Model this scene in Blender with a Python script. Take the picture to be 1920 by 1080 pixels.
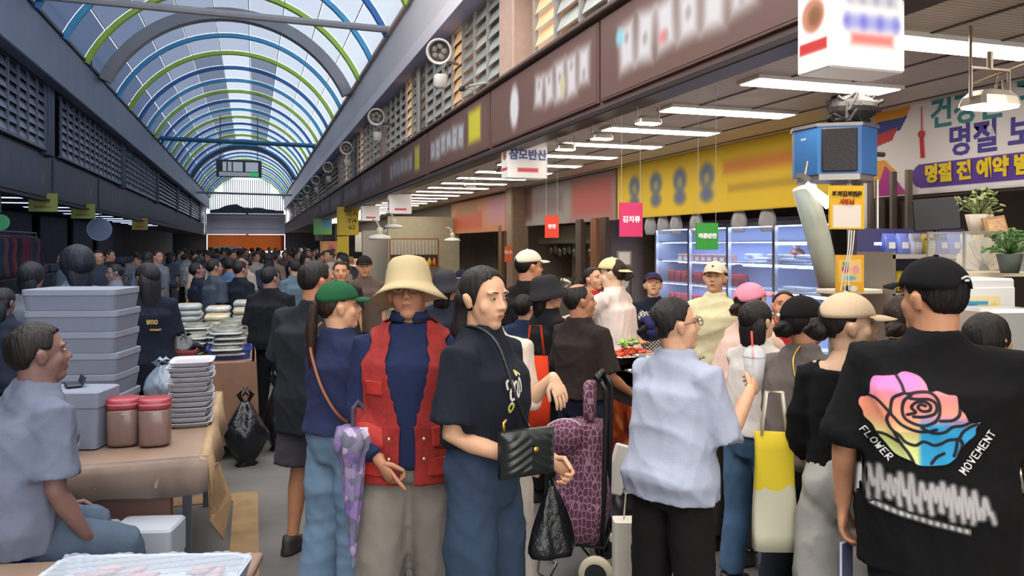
import bpy, bmesh, math, random
import numpy as np
from mathutils import Vector, Matrix, Euler
from mathutils.bvhtree import BVHTree
ORD = ['first', 'second', 'third', 'fourth', 'fifth', 'sixth', 'seventh', 'eighth', 'ninth', 'tenth', 'eleventh', 'twelfth', 'thirteenth', 'fourteenth']
random.seed(7); rng = np.random.RandomState(7)
V = Vector; PI = math.pi; R = math.radians
SC = bpy.context.scene; COL = SC.collection
for o in list(bpy.data.objects): bpy.data.objects.remove(o)

# ------------------------------------------------------------------ camera, world, exposure
F = 1480.0; TH = math.atan(485 / F); CH = 1.75; CS, SN = math.cos(TH), math.sin(TH)
cam_data = bpy.data.cameras.new('camera'); cam = bpy.data.objects.new('camera', cam_data); COL.objects.link(cam)
cam.location = (0, 0, CH); cam.rotation_euler = (PI / 2, 0, -TH)
cam_data.sensor_width = 36; cam_data.lens = 36 * F / 1920; cam_data.shift_y = -80 / 1920
cam_data.clip_start = 0.05; cam_data.clip_end = 500
SC.camera = cam
world = bpy.data.worlds.new('overcast_sky'); SC.world = world; world.use_nodes = True
wb = world.node_tree.nodes['Background']; wb.inputs[0].default_value = (1.0, 0.99, 0.97, 1); wb.inputs[1].default_value = 3.0
vs = SC.view_settings; vs.view_transform = 'Standard'; vs.look = 'None'; vs.gamma = 1; vs.use_curve_mapping = False
vs.exposure = 0.42
cy = SC.cycles; cy.max_bounces = 7; cy.diffuse_bounces = 5; cy.glossy_bounces = 3; cy.transmission_bounces = 4
cy.transparent_max_bounces = 8; cy.caustics_reflective = False; cy.caustics_refractive = False; cy.sample_clamp_indirect = 4

# ------------------------------------------------------------------ helpers: points, colours, materials
def W(u, v, d):
    """real-world point that the photograph shows at pixel u, v when it stands d metres deep"""
    r = (u - 960) / F * d; z = CH - (v - 460) / F * d
    return V((d * SN + r * CS, d * CS - r * SN, z))
def WX(u, v, x):
    """point at pixel u, v on the plane X = x that runs along the arcade"""
    d = x / (SN + (u - 960) / F * CS); return W(u, v, d)
def lin(h):
    h = h.lstrip('#'); c = [int(h[i:i + 2], 16) / 255 for i in (0, 2, 4)]
    return tuple(x / 12.92 if x <= .04045 else ((x + .055) / 1.055) ** 2.4 for x in c)
MATS = {}
def mat(h, rough=.6, metal=0., var=.0, vs_=8., bump=0., bs=60., emit=0., trans=0., stretch=None, alpha=1., spec=None, sheen=0.):
    key = (h, rough, metal, var, vs_, bump, bs, emit, trans, stretch, alpha, spec, sheen)
    if key in MATS: return MATS[key]
    m = bpy.data.materials.new('finish_' + h.strip('#')); m.use_nodes = True; nt = m.node_tree; b = nt.nodes['Principled BSDF']
    c = lin(h) + (1,)
    b.inputs['Base Color'].default_value = c; b.inputs['Roughness'].default_value = rough; b.inputs['Metallic'].default_value = metal
    if spec is not None: b.inputs['Specular IOR Level'].default_value = spec
    if sheen: b.inputs['Sheen Weight'].default_value = sheen
    if trans: b.inputs['Transmission Weight'].default_value = trans
    if alpha < 1: b.inputs['Alpha'].default_value = alpha
    if emit: b.inputs['Emission Color'].default_value = c; b.inputs['Emission Strength'].default_value = emit
    if var or bump:
        tc = nt.nodes.new('ShaderNodeTexCoord'); mp = nt.nodes.new('ShaderNodeMapping'); nt.links.new(tc.outputs['Object'], mp.inputs[0])
        if stretch: mp.inputs['Scale'].default_value = stretch
        if var:
            n = nt.nodes.new('ShaderNodeTexNoise'); n.inputs['Scale'].default_value = vs_; n.inputs['Detail'].default_value = 5
            nt.links.new(mp.outputs[0], n.inputs['Vector'])
            mx = nt.nodes.new('ShaderNodeMix'); mx.data_type = 'RGBA'
            mx.inputs[6].default_value = tuple(x * (1 - var) for x in c[:3]) + (1,); mx.inputs[7].default_value = tuple(min(1, x * (1 + var)) for x in c[:3]) + (1,)
            cr = nt.nodes.new('ShaderNodeMapRange'); cr.inputs[1].default_value = .3; cr.inputs[2].default_value = .7
            nt.links.new(n.outputs[0], cr.inputs[0]); nt.links.new(cr.outputs[0], mx.inputs[0]); nt.links.new(mx.outputs[2], b.inputs['Base Color'])
        if bump:
            n2 = nt.nodes.new('ShaderNodeTexNoise'); n2.inputs['Scale'].default_value = bs; n2.inputs['Detail'].default_value = 3
            nt.links.new(mp.outputs[0], n2.inputs['Vector']); bp = nt.nodes.new('ShaderNodeBump'); bp.inputs['Strength'].default_value = bump; bp.inputs['Distance'].default_value = .01
            nt.links.new(n2.outputs[0], bp.inputs['Height']); nt.links.new(bp.outputs[0], b.inputs['Normal'])
    MATS[key] = m; return m
def cloth(h, var=.12): return mat(h, .92, var=var, vs_=5, bump=.25, bs=220, spec=.2)
def glow(h, s):
    key = ('glow', h, s)
    if key in MATS: return MATS[key]
    m = bpy.data.materials.new('lamp_glow'); m.use_nodes = True; nt = m.node_tree; nt.nodes.clear()
    e = nt.nodes.new('ShaderNodeEmission'); e.inputs[0].default_value = lin(h) + (1,); e.inputs[1].default_value = s
    o = nt.nodes.new('ShaderNodeOutputMaterial'); nt.links.new(e.outputs[0], o.inputs[0]); MATS[key] = m; return m
def sheet(h, t=.7):
    """translucent sheet lit from behind by the sky"""
    key = ('sheet', h, t)
    if key in MATS: return MATS[key]
    m = bpy.data.materials.new('sheet'); m.use_nodes = True; nt = m.node_tree; nt.nodes.clear(); c = tuple(x * .86 for x in lin(h)) + (1,)
    a = nt.nodes.new('ShaderNodeBsdfTranslucent'); a.inputs[0].default_value = c; b = nt.nodes.new('ShaderNodeBsdfDiffuse'); b.inputs[0].default_value = c
    x = nt.nodes.new('ShaderNodeMixShader'); x.inputs[0].default_value = 1 - t; nt.links.new(a.outputs[0], x.inputs[1]); nt.links.new(b.outputs[0], x.inputs[2])
    o = nt.nodes.new('ShaderNodeOutputMaterial'); nt.links.new(x.outputs[0], o.inputs[0]); MATS[key] = m; return m
def vcol_mat(name='printed', rough=.6, emit=0.):
    if (name, rough, emit) in MATS: return MATS[(name, rough, emit)]
    m = bpy.data.materials.new(name); m.use_nodes = True; nt = m.node_tree; b = nt.nodes['Principled BSDF']
    a = nt.nodes.new('ShaderNodeAttribute'); a.attribute_name = 'ink'; nt.links.new(a.outputs['Color'], b.inputs['Base Color'])
    b.inputs['Roughness'].default_value = rough
    if emit: nt.links.new(a.outputs['Color'], b.inputs['Emission Color']); b.inputs['Emission Strength'].default_value = emit
    MATS[(name, rough, emit)] = m; return m
def wave_mat(h1, h2, scale, axis='X', rough=.5, metal=0., dist=0., bump=.6):
    m = bpy.data.materials.new('ribbed'); m.use_nodes = True; nt = m.node_tree; b = nt.nodes['Principled BSDF']; b.inputs['Roughness'].default_value = rough; b.inputs['Metallic'].default_value = metal
    tc = nt.nodes.new('ShaderNodeTexCoord'); w = nt.nodes.new('ShaderNodeTexWave'); w.bands_direction = axis; w.inputs['Scale'].default_value = scale; w.inputs['Distortion'].default_value = dist; w.inputs['Detail'].default_value = 3
    nt.links.new(tc.outputs['Object'], w.inputs[0]); mx = nt.nodes.new('ShaderNodeMix'); mx.data_type = 'RGBA'; mx.inputs[6].default_value = lin(h1) + (1,); mx.inputs[7].default_value = lin(h2) + (1,)
    nt.links.new(w.outputs[1], mx.inputs[0]); nt.links.new(mx.outputs[2], b.inputs['Base Color']); bp = nt.nodes.new('ShaderNodeBump'); bp.inputs['Strength'].default_value = bump; bp.inputs['Distance'].default_value = .01
    nt.links.new(w.outputs[1], bp.inputs['Height']); nt.links.new(bp.outputs[0], b.inputs['Normal']); return m
def check_mat(h1, h2, scale):
    m = bpy.data.materials.new('check'); m.use_nodes = True; nt = m.node_tree; b = nt.nodes['Principled BSDF']; b.inputs['Roughness'].default_value = .9
    tc = nt.nodes.new('ShaderNodeTexCoord'); k = nt.nodes.new('ShaderNodeTexChecker'); k.inputs['Scale'].default_value = scale; k.inputs[1].default_value = lin(h1) + (1,); k.inputs[2].default_value = lin(h2) + (1,)
    nt.links.new(tc.outputs['Object'], k.inputs[0]); nt.links.new(k.outputs[0], b.inputs['Base Color']); return m

# ------------------------------------------------------------------ helpers: mesh building
class MB:
    def __init__(s): s.v = []; s.f = []
    def add(s, vs, fs):
        n = len(s.v); s.v += [tuple(p) for p in vs]; s.f += [tuple(i + n for i in f) for f in fs]; return s
    def box(s, c, size, rot=None, bev=0.):
        a, b, h = [x / 2 for x in size]
        if bev:
            e = min(bev, a * .9, b * .9, h * .9); vs = []
            for sx in (-1, 1):
                for sy in (-1, 1):
                    for sz in (-1, 1):
                        vs += [(sx * (a - e), sy * (b - e), sz * h), (sx * (a - e), sy * b, sz * (h - e)), (sx * a, sy * (b - e), sz * (h - e))]
            I = lambda x, y, z, k: ((x * 2 + y) * 2 + z) * 3 + k
            fs = []
            for z in (0, 1):
                q = [I(0, 0, z, 0), I(1, 0, z, 0), I(1, 1, z, 0), I(0, 1, z, 0)]; fs.append(q if z else q[::-1])
            for y in (0, 1):
                q = [I(0, y, 0, 1), I(1, y, 0, 1), I(1, y, 1, 1), I(0, y, 1, 1)]; fs.append(q[::-1] if y else q)
            for x in (0, 1):
                q = [I(x, 0, 0, 2), I(x, 1, 0, 2), I(x, 1, 1, 2), I(x, 0, 1, 2)]; fs.append(q if x else q[::-1])
            for y in (0, 1):
                for z in (0, 1): fs.append([I(0, y, z, 0), I(1, y, z, 0), I(1, y, z, 1), I(0, y, z, 1)])
            for x in (0, 1):
                for z in (0, 1): fs.append([I(x, 0, z, 0), I(x, 1, z, 0), I(x, 1, z, 2), I(x, 0, z, 2)])
            for x in (0, 1):
                for y in (0, 1): fs.append([I(x, y, 0, 1), I(x, y, 1, 1), I(x, y, 1, 2), I(x, y, 0, 2)])
            for x in (0, 1):
                for y in (0, 1):
                    for z in (0, 1): fs.append([I(x, y, z, 0), I(x, y, z, 1), I(x, y, z, 2)])
        else:
            vs = [(x, y, z) for x in (-a, a) for y in (-b, b) for z in (-h, h)]
            fs = [(0, 1, 3, 2), (4, 6, 7, 5), (0, 4, 5, 1), (2, 3, 7, 6), (0, 2, 6, 4), (1, 5, 7, 3)]
        m = Euler(rot).to_matrix() if rot is not None and not isinstance(rot, Matrix) else rot
        c = V(c); return s.add([(m @ V(p) if m else V(p)) + c for p in vs], fs)
    def rings(s, rs, cap0=True, cap1=True, closed=True):
        n = len(rs[0]); base = len(s.v)
        for r in rs: s.v += [tuple(p) for p in r]
        for i in range(len(rs) - 1):
            for j in range(n if closed else n - 1):
                k = (j + 1) % n; s.f.append((base + i * n + j, base + i * n + k, base + (i + 1) * n + k, base + (i + 1) * n + j))
        if cap0: s.f.append(tuple(base + j for j in range(n))[::-1])
        if cap1: s.f.append(tuple(base + (len(rs) - 1) * n + j for j in range(n)))
        return s
    def tube(s, pts, rad, n=10, side=None, round_=False):
        """tube along pts; rad: number, or per point a number or (side radius, other radius)"""
        pts = [V(p) for p in pts]
        if not isinstance(rad, (list,)): rad = [rad] * len(pts)
        rad = [r if isinstance(r, tuple) else (r, r) for r in rad]
        if round_:
            d0 = (pts[1] - pts[0]).normalized(); d1 = (pts[-1] - pts[-2]).normalized()
            a = [(pts[0] - d0 * min(rad[0]) * k, (rad[0][0] * q, rad[0][1] * q)) for k, q in ((.95, .3), (.7, .72))]
            b = [(pts[-1] + d1 * min(rad[-1]) * k, (rad[-1][0] * q, rad[-1][1] * q)) for k, q in ((.7, .72), (.95, .3))]
            pts = [x[0] for x in a] + pts + [x[0] for x in b]; rad = [x[1] for x in a] + rad + [x[1] for x in b]
        rs = []; prev = V(side) if side is not None else None
        for i, p in enumerate(pts):
            t = (pts[min(i + 1, len(pts) - 1)] - pts[max(i - 1, 0)]).normalized()
            if prev is None: prev = V((1, 0, 0)) if abs(t.x) < .8 else V((0, 1, 0))
            a = (prev - t * prev.dot(t))
            a = a.normalized() if a.length > 1e-6 else t.orthogonal().normalized()
            b = t.cross(a); prev = a
            rs.append([p + a * math.cos(2 * PI * k / n) * rad[i][0] + b * math.sin(2 * PI * k / n) * rad[i][1] for k in range(n)])
        return s.rings(rs)
    def cyl(s, p0, p1, r0, r1=None, n=12): return s.tube([p0, p1], [r0, r0 if r1 is None else r1], n)
    def ball(s, c, r, n=12, m=8, rot=None):
        if not isinstance(r, (tuple, list)): r = (r, r, r)
        rs = []; c = V(c); M = Euler(rot).to_matrix() if rot is not None else None
        for i in range(m + 1):
            a = -PI / 2 + PI * (i * .94 / m + .03); ring = []
            for k in range(n):
                p = V((math.cos(a) * math.cos(2 * PI * k / n) * r[0], math.cos(a) * math.sin(2 * PI * k / n) * r[1], math.sin(a) * r[2]))
                ring.append((M @ p if M else p) + c)
            rs.append(ring)
        return s.rings(rs)
    def lathe(s, prof, c=(0, 0, 0), n=16, cap=True):
        c = V(c); return s.rings([[c + V((r * math.cos(2 * PI * k / n), r * math.sin(2 * PI * k / n), z)) for k in range(n)] for r, z in prof], cap, cap)
    def quad(s, a, b, c, d): return s.add([a, b, c, d], [(0, 1, 2, 3)])
    def mesh(s, name='m'):
        me = bpy.data.meshes.new(name); me.from_pydata(s.v, [], s.f); me.update(); return me
    def build(s, name, m, parent=None, smooth=False, loc=None, fix=True, **kw):
        me = s.mesh(name)
        if fix:
            bm = bmesh.new(); bm.from_mesh(me); bmesh.ops.recalc_face_normals(bm, faces=bm.faces); bm.to_mesh(me); bm.free()
        if smooth: me.polygons.foreach_set('use_smooth', [True] * len(me.polygons))
        return link(name, me, m, parent, loc, **kw)
def link(name, me, m, parent=None, loc=None, **kw):
    o = bpy.data.objects.new(name, me); COL.objects.link(o)
    if m is not None: me.materials.append(m)
    if parent is not None: o.parent = parent
    if loc is not None: o.location = loc
    for k, v in kw.items(): o[k] = v
    return o
def tag(o, label, cat, group=None):
    o['label'] = label; o['category'] = cat
    if group: o['group'] = group
    return o
def thing(name, label, cat, loc=(0, 0, 0), rz=0, group=None, scale=1):
    o = bpy.data.objects.new(name, None); COL.objects.link(o); o.location = loc; o.rotation_euler = (0, 0, rz); o.scale = (scale,) * 3
    o.empty_display_size = .1; return tag(o, label, cat, group)
def S(o, label=None):
    o['kind'] = 'structure'
    if label: o['label'] = label
    return o
def sthing(name, loc=(0, 0, 0), label=None):
    o = bpy.data.objects.new(name, None); COL.objects.link(o); o.location = loc; o['kind'] = 'structure'
    if label: o['label'] = label
    return o
def one(name, mb, m, label, cat, loc=None, rz=0, group=None, smooth=False):
    o = mb.build(name, m, None, smooth, loc); o.rotation_euler = (0, 0, rz); return tag(o, label, cat, group)
def dup(root, loc=None, rz=None, label=None, group=None, scale=None, mats=None):
    r = root.copy(); COL.objects.link(r)
    if loc is not None: r.location = loc
    if rz is not None: r.rotation_euler = (0, 0, rz)
    if label: r['label'] = label
    if group: r['group'] = group
    if scale is not None: r.scale = (scale,) * 3
    if root.get('kind') and 'kind' in root: r['kind'] = root['kind']
    for ch in list(root.children):
        c = ch.copy(); COL.objects.link(c); c.parent = r
        nm = ch.name.split('.')[0]
        if mats and nm in mats: c.material_slots[0].link = 'OBJECT'; c.material_slots[0].material = mats[nm]
        for g in list(ch.children):
            d = g.copy(); COL.objects.link(d); d.parent = c
            if mats and g.name.split('.')[0] in mats: d.material_slots[0].link = 'OBJECT'; d.material_slots[0].material = mats[g.name.split('.')[0]]
    return r
TEXTS = []
def text(s, size, m, parent, loc, rot=(PI / 2, 0, 0), name='lettering', bold=0., align='CENTER', sx=1., depth=.002, label=None):
    c = bpy.data.curves.new(name, 'FONT'); c.body = s; c.size = size; c.align_x = align; c.align_y = 'CENTER'; c.extrude = depth; c.offset = bold; c.resolution_u = 2
    o = bpy.data.objects.new(name, c); COL.objects.link(o); c.materials.append(m); o.parent = parent; o.location = loc; o.rotation_euler = rot; o.scale = (sx, 1, 1)
    if label: o['label'] = label
    TEXTS.append(o); return o
def sm(x, a, b):
    t = np.clip((x - a) / (b - a), 0, 1); return t * t * (3 - 2 * t)
def print_sheet(name, w, h, nx, ny, func, parent, loc, rot=(PI / 2, 0, 0), thick=0, m=None, mask=None, **kw):
    """flat printed sheet in its own XY plane (centre origin); func(x,y)->rgb srgb 0..1 arrays, per point"""
    xs = np.linspace(-w / 2, w / 2, nx); ys = np.linspace(-h / 2, h / 2, ny); X, Y = np.meshgrid(xs, ys)
    c = func(X, Y); c = np.clip(c, 0, 1); c = np.where(c <= .04045, c / 12.92, ((c + .055) / 1.055) ** 2.4)
    co = np.stack([X, Y, np.zeros_like(X)], -1).reshape(-1, 3); idx = np.arange(nx * ny).reshape(ny, nx)
    f = np.stack([idx[:-1, :-1], idx[:-1, 1:], idx[1:, 1:], idx[1:, :-1]], -1).reshape(-1, 4)
    if mask is not None:
        mk = mask(X, Y).reshape(-1); f = f[mk[f].all(1)]
    me = bpy.data.meshes.new(name); me.from_pydata(co.tolist(), [], f.tolist())
    a = me.color_attributes.new('ink', 'FLOAT_COLOR', 'POINT'); col = np.ones((nx * ny, 4), dtype=np.float32); col[:, :3] = c.reshape(-1, 3); a.data.foreach_set('color', col.ravel())
    me.update(); o = link(name, me, m or vcol_mat(), parent, loc, **kw); o.rotation_euler = rot; return o
def hx(h): h = h.lstrip('#'); return np.array([int(h[i:i + 2], 16) / 255 for i in (0, 2, 4)])
def paint(base, blobs):
    """ink function: base colour and soft-edged rectangles / ellipses (kind, cx, cy, half w, half h, colour, feather, angle, strength)"""
    def fn(X, Y):
        c = np.ones(X.shape + (3,)) * hx(base)
        for b in blobs:
            k, cx, cy_, a, bb, col, fe = b[:7]; an = b[7] if len(b) > 7 else 0; st = b[8] if len(b) > 8 else 1
            x = (X - cx) * math.cos(an) + (Y - cy_) * math.sin(an); y = -(X - cx) * math.sin(an) + (Y - cy_) * math.cos(an)
            if k == 'r': q = np.maximum(np.abs(x) - a, np.abs(y) - bb)
            else: q = (np.sqrt((x / a) ** 2 + (y / bb) ** 2) - 1) * min(a, bb)
            al = (1 - sm(q, -fe, fe)) * st; c = c * (1 - al[..., None]) + hx(col) * al[..., None]
        return c
    return fn
# ------------------------------------------------------------------ people
JOBS = []
def job(o, voxel, smooth=4, wr=None, extra=()):
    """union of overlapping closed shells into one continuous surface, done for all together in finish_jobs()"""
    m = o.modifiers.new('union', 'REMESH'); m.mode = 'VOXEL'; m.voxel_size = voxel; m.use_smooth_shade = True
    s = o.modifiers.new('soft', 'SMOOTH'); s.iterations = smooth; s.factor = .5
    JOBS.append((o, wr, list(extra)))
def folds(co, no, wr):
    amp, fr, stretch, seed = wr; r = np.random.RandomState(seed); q = co * np.array(stretch); d = np.zeros(len(co))
    for i in range(4):
        a = r.randn(3); a /= np.linalg.norm(a); b = r.randn(3); b /= np.linalg.norm(b); f = fr * (1 + .55 * i)
        x = q @ a * f + 1.6 * np.sin(q @ b * f * .45 + r.rand() * 6) + r.rand() * 6
        d += (1 - np.abs(np.sin(x))) ** 2.2 * (.9 - .18 * i)
    x = q @ np.array([.5, .3, .8]) * fr * 2.6 + 2 * np.sin(q @ np.array([.9, -.4, .2]) * fr * .8); d += .35 * (1 - np.abs(np.sin(x))) ** 3
    return co + no * (amp * (d - .95))[:, None]
def finish_jobs():
    bpy.context.view_layer.update(); dg = bpy.context.evaluated_depsgraph_get(); done = {}
    for o, wr, extra in JOBS:
        me = bpy.data.meshes.new_from_object(o.evaluated_get(dg), preserve_all_data_layers=False, depsgraph=dg); n = len(me.vertices)
        if wr and n:
            co = np.empty(n * 3, 'f'); me.vertices.foreach_get('co', co); no = np.empty(n * 3, 'f'); me.vertex_normals.foreach_get('vector', no)
            me.vertices.foreach_set('co', folds(co.reshape(-1, 3), no.reshape(-1, 3), wr).astype('f').ravel())
        if extra:
            bm = bmesh.new(); bm.from_mesh(me)
            for em, M in extra:
                k = len(bm.verts); bm.from_mesh(em); bm.verts.ensure_lookup_table()
                if M is not None: bmesh.ops.transform(bm, matrix=M, verts=bm.verts[k:])
            bm.to_mesh(me); bm.free()
        me.polygons.foreach_set('use_smooth', [True] * len(me.polygons)); done[o.name] = (o, me)
    for o, me in done.values():
        old = o.data; mt = [x for x in old.materials]; o.modifiers.clear(); o.data = me
        me.materials.clear()
        for x in mt: me.materials.append(x)
    JOBS.clear()

def head_raw(fem):
    b = MB(); k = .96 if fem else 1.
    b.ball((0, -.012, .026), (.077 * k, .096, .089), 24, 16); b.ball((0, .018, -.03), (.062 * k, .068, .078), 20, 14)
    b.ball((0, .046, -.088), (.03 if fem else .036, .032, .026), 14, 8); b.ball((0, .02, -.07), (.052 * k, .045, .04), 16, 10)
    for s in (-1, 1):
        b.ball((s * .031, .0735, .024), (.026, .013, .007 if fem else .009), 10, 6); b.ball((s * .034, .048, -.026), (.03, .024, .032), 12, 8)
        b.ball((s * .079 * k, -.006, -.006), (.008, .02, .031), 10, 8, (0, s * .15, 0)); b.ball((s * .086 * k, -.014, .002), (.007, .014, .022), 10, 8, (0, s * .25, -s * .4))
        b.ball((s * .012, .088, -.032), (.009, .011, .009), 8, 6)
    b.tube([(0, .078, .02), (0, .09, -.008), (0, .0985, -.028)], [.007, .0085, .011], 10, round_=True)
    b.ball((0, .077, -.056), (.024, .0125, .009), 12, 6); b.ball((0, .075, -.067), (.02, .0125, .009), 12, 6)
    nk_ = .05 if fem else .062; b.tube([(0, -.03, -.17), (0, -.022, -.1), (0, -.02, -.03)], [(nk_ + .006, nk_ + .006), (nk_, nk_ + .002), (nk_ + .002, .062)], 16)
    return b
HEADS = {}
def make_heads():
    tmp = []
    for fem in (0, 1):
        for lo, vx in ((0, .0056), (2, .0088), (1, .0105)):
            o = head_raw(fem).build('head_shape', None, fix=False); job(o, vx, 6); tmp.append((o, (fem, lo)))
    finish_jobs()
    for o, k in tmp: HEADS[k] = o.data; bpy.data.objects.remove(o)
make_heads()

def shell(el0, rad, c, m=13, n=60, top=89, thick=.80, bulge=None):
    """hair or hat dome: el0(az degrees) gives the lower rim's elevation"""
    rs = []
    def ring(t, k):
        out = []
        for j in range(n):
            az = 360 * j / n; az = az - 360 if az > 180 else az; e0 = el0(az); el = R(e0 + (top - e0) * t); a = R(az); q = k * (1 + (bulge(az, math.degrees(el)) if bulge else 0))
            out.append((c[0] + math.cos(el) * math.sin(a) * rad[0] * q, c[1] + math.cos(el) * math.cos(a) * rad[1] * q, c[2] + math.sin(el) * rad[2] * q))
        return out
    b = MB(); rs = [ring(.5, thick - .12), ring(0, thick), ring(0, .97)] + [ring(i / m, 1) for i in range(m + 1)]
    return b.rings(rs)
def lerp_line(pts):
    def f(az):
        a = abs(az)
        for (x0, y0), (x1, y1) in zip(pts, pts[1:]):
            if a <= x1: return y0 + (y1 - y0) * (a - x0) / max(1e-6, x1 - x0)
        return pts[-1][1]
    return f
HC = (0, -.012, .028)
HAIRL = {
    'short': lerp_line([(0, 36), (30, 34), (55, 26), (68, -8), (82, -4), (92, 6), (104, -18), (130, -48), (180, -52)]),
    'balding': lerp_line([(0, 60), (50, 55), (66, 10), (82, -4), (92, 6), (104, -18), (130, -46), (180, -50)]),
    'long': lerp_line([(0, 40), (25, 32), (50, 16), (66, -20), (85, -52), (180, -58)]),
    'updo': lerp_line([(0, 40), (35, 36), (60, 18), (78, -2), (95, 4), (110, -22), (140, -44), (180, -48)]),
}
def jit(f, seed, a=4):
    r = random.Random(seed); t = [r.uniform(-a, a) for _ in range(40)]
    return lambda az: f(az) + t[int((az + 180) / 9.1) % 40]
HAIRC = {'black': '#16120f', 'brown': '#2c1c14', 'grey': '#5c5650', 'dark': '#1c1613'}
def hairmat(h): return mat(h, .58, var=.6, vs_=40, bump=.9, bs=70, stretch=(1, 1, .12), spec=.3)
def hair_mesh(style, seed=0, length=.3, vol=1.):
    """style: short, balding, long, bob, pony, bun, updo"""
    key = {'bob': 'long', 'pony': 'updo', 'bun': 'updo'}.get(style, style)
    r = (.0835 * vol, .1 * vol, .095 * vol) if style not in ('balding',) else (.0835, .101, .094)
    rr = random.Random(seed); ph = [rr.uniform(0, 6) for _ in range(4)]
    bl = lambda az, el: .014 * math.sin(az * .087 + ph[0]) * math.cos(R(el)) + .012 * math.sin(el * .12 + ph[1]) + .016 * (abs(math.sin(R(az) * 9 + ph[2] + el * .03)) - .5) * math.cos(R(el)) + .010 * math.sin(R(az) * 23 + el * .09 + ph[3]) * math.cos(R(el))
    b = shell(jit(HAIRL[key], seed), r, HC, top=50 if style == 'balding' else 89, bulge=bl)
    if style in ('long', 'bob'):
        L = length if style == 'long' else .12
        pts = [(0, -.035, .03)]; rad = [(.082, .062)]
        for i in range(1, 7):
            t = i / 6; pts.append((.006 * math.sin(t * 5 + ph[2]), -.045 - .035 * math.sin(min(1, t * 1.3) * 1.57), .03 - (L + .07) * t)); rad.append((.086 - .012 * t + .006 * math.sin(t * 7 + ph[3]), .058 - .018 * t))
        rad[-1] = (.05, .016); b.tube(pts, rad, 16, side=(1, 0, 0))
    if style == 'pony':
        b.ball((0, -.112, .03), (.024, .022, .026)); pts = []; rad = []
        for i in range(8):
            t = i / 7; pts.append((.012 * math.sin(t * 4 + ph[0]), -.115 - .045 * math.sin(t * 2.2), .035 - length * t)); rad.append((.02 + .016 * math.sin(min(1, t * 1.6) * 2.6), .018 + .012 * math.sin(min(1, t * 1.6) * 2.6)))
        rad[-1] = (.008, .006); b.tube(pts, rad, 12, side=(1, 0, 0))
    if style in ('bun',):
        b.ball((.005, -.118, -.005), (.048, .036, .042), 14, 10, (.3, 0, .3)); b.tube([(.03, -.13, .02), (.0, -.155, -.0), (-.03, -.13, -.03)], [.014, .02, .014], 8, round_=True)
    return b
def cap_parts(col, parent, M, visor_yaw=0, brim=.072, low=6, big=1., backhole=True, col2=None):
    """cap dome, visor, button; M places head-local coordinates"""
    m = cloth(col, .06); rz = Matrix.Rotation(R(visor_yaw), 4, 'Z')
    hole = (lambda az: low + (20 * math.exp(-((abs(az) - 180) / 16) ** 2) if backhole else 0))
    d = shell(hole, (.0885 * big, .106 * big, .097 * big), (0, -.01, .034), m=9, n=44)
    o = d.build('cap', m, parent, True); o.matrix_local = M @ rz
    b = MB(); top = []; bot = []
    nn = 15; rs = []
    for i in range(nn):
        a = R(-52 + 104 * i / (nn - 1)); e = R(low + 1); c = math.cos(e)
        x0, y0, z0 = c * math.sin(a) * .0855 * big, -.01 + c * math.cos(a) * .103 * big, .034 + math.sin(e) * .1
        k = math.cos(a * 1.55) ** .6 if abs(a * 1.55) < PI / 2 else 0
        y1 = y0 + brim * k + .004; x1 = x0 * 1.02; dz = -.016 * k - 6.5 * x0 * x0 * .4
        rs.append([(x0 * .97, y0 - .008, z0 + .004), (x1, (y0 + y1) / 2, z0 + dz * .4 + .004), (x1, y1, z0 + dz + .002), (x1, y1, z0 + dz - .002), (x1, (y0 + y1) / 2, z0 + dz * .4 - .001), (x0 * .97, y0 - .008, z0 - .001)])
    b.rings(rs); v = b.build('visor', cloth(col2 or col, .06), o, True)
    MB().ball((0, -.01, .131 * big), (.009, .009, .005), 8, 5).build('button', m, o, True)
    return o
def bucket_parts(col, parent, M, brim=.05, drop=.035, wavy=0., top=None, big=1.):
    n = 36; c = (0, -.01, .03); R0 = (.093 * big, .108 * big); hh = top or .098; rs = []
    def ring(kx, z, w=0.):
        return [((R0[0] + kx) * math.sin(2 * PI * j / n), c[1] + (R0[1] + kx) * math.cos(2 * PI * j / n), c[2] + z + w * wavy * (math.sin(4 * PI * j / n + .6) + .5 * math.sin(6 * PI * j / n + 2))) for j in range(n)]
    rs = [ring(-.012, -.003), ring(brim * .9, -drop - .004, 1), ring(brim, -drop, 1), ring(brim * .5, -drop * .5 + .003, .5), ring(.004, .006), ring(0, .012), ring(-.006, hh * .5), ring(-.016, hh * .85), ring(-.03, hh), ring(-.055, hh + .008), ring(-.085, hh + .01)]
    o = MB().rings(rs).build('hat', cloth(col, .08), parent, True); o.matrix_local = M
    MB().rings([ring(.002, .0), ring(.003, .012), ring(-.001, .013), ring(-.001, -.001)], False, False).build('hat_band', cloth(col, .16), o, True)
    return o

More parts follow.
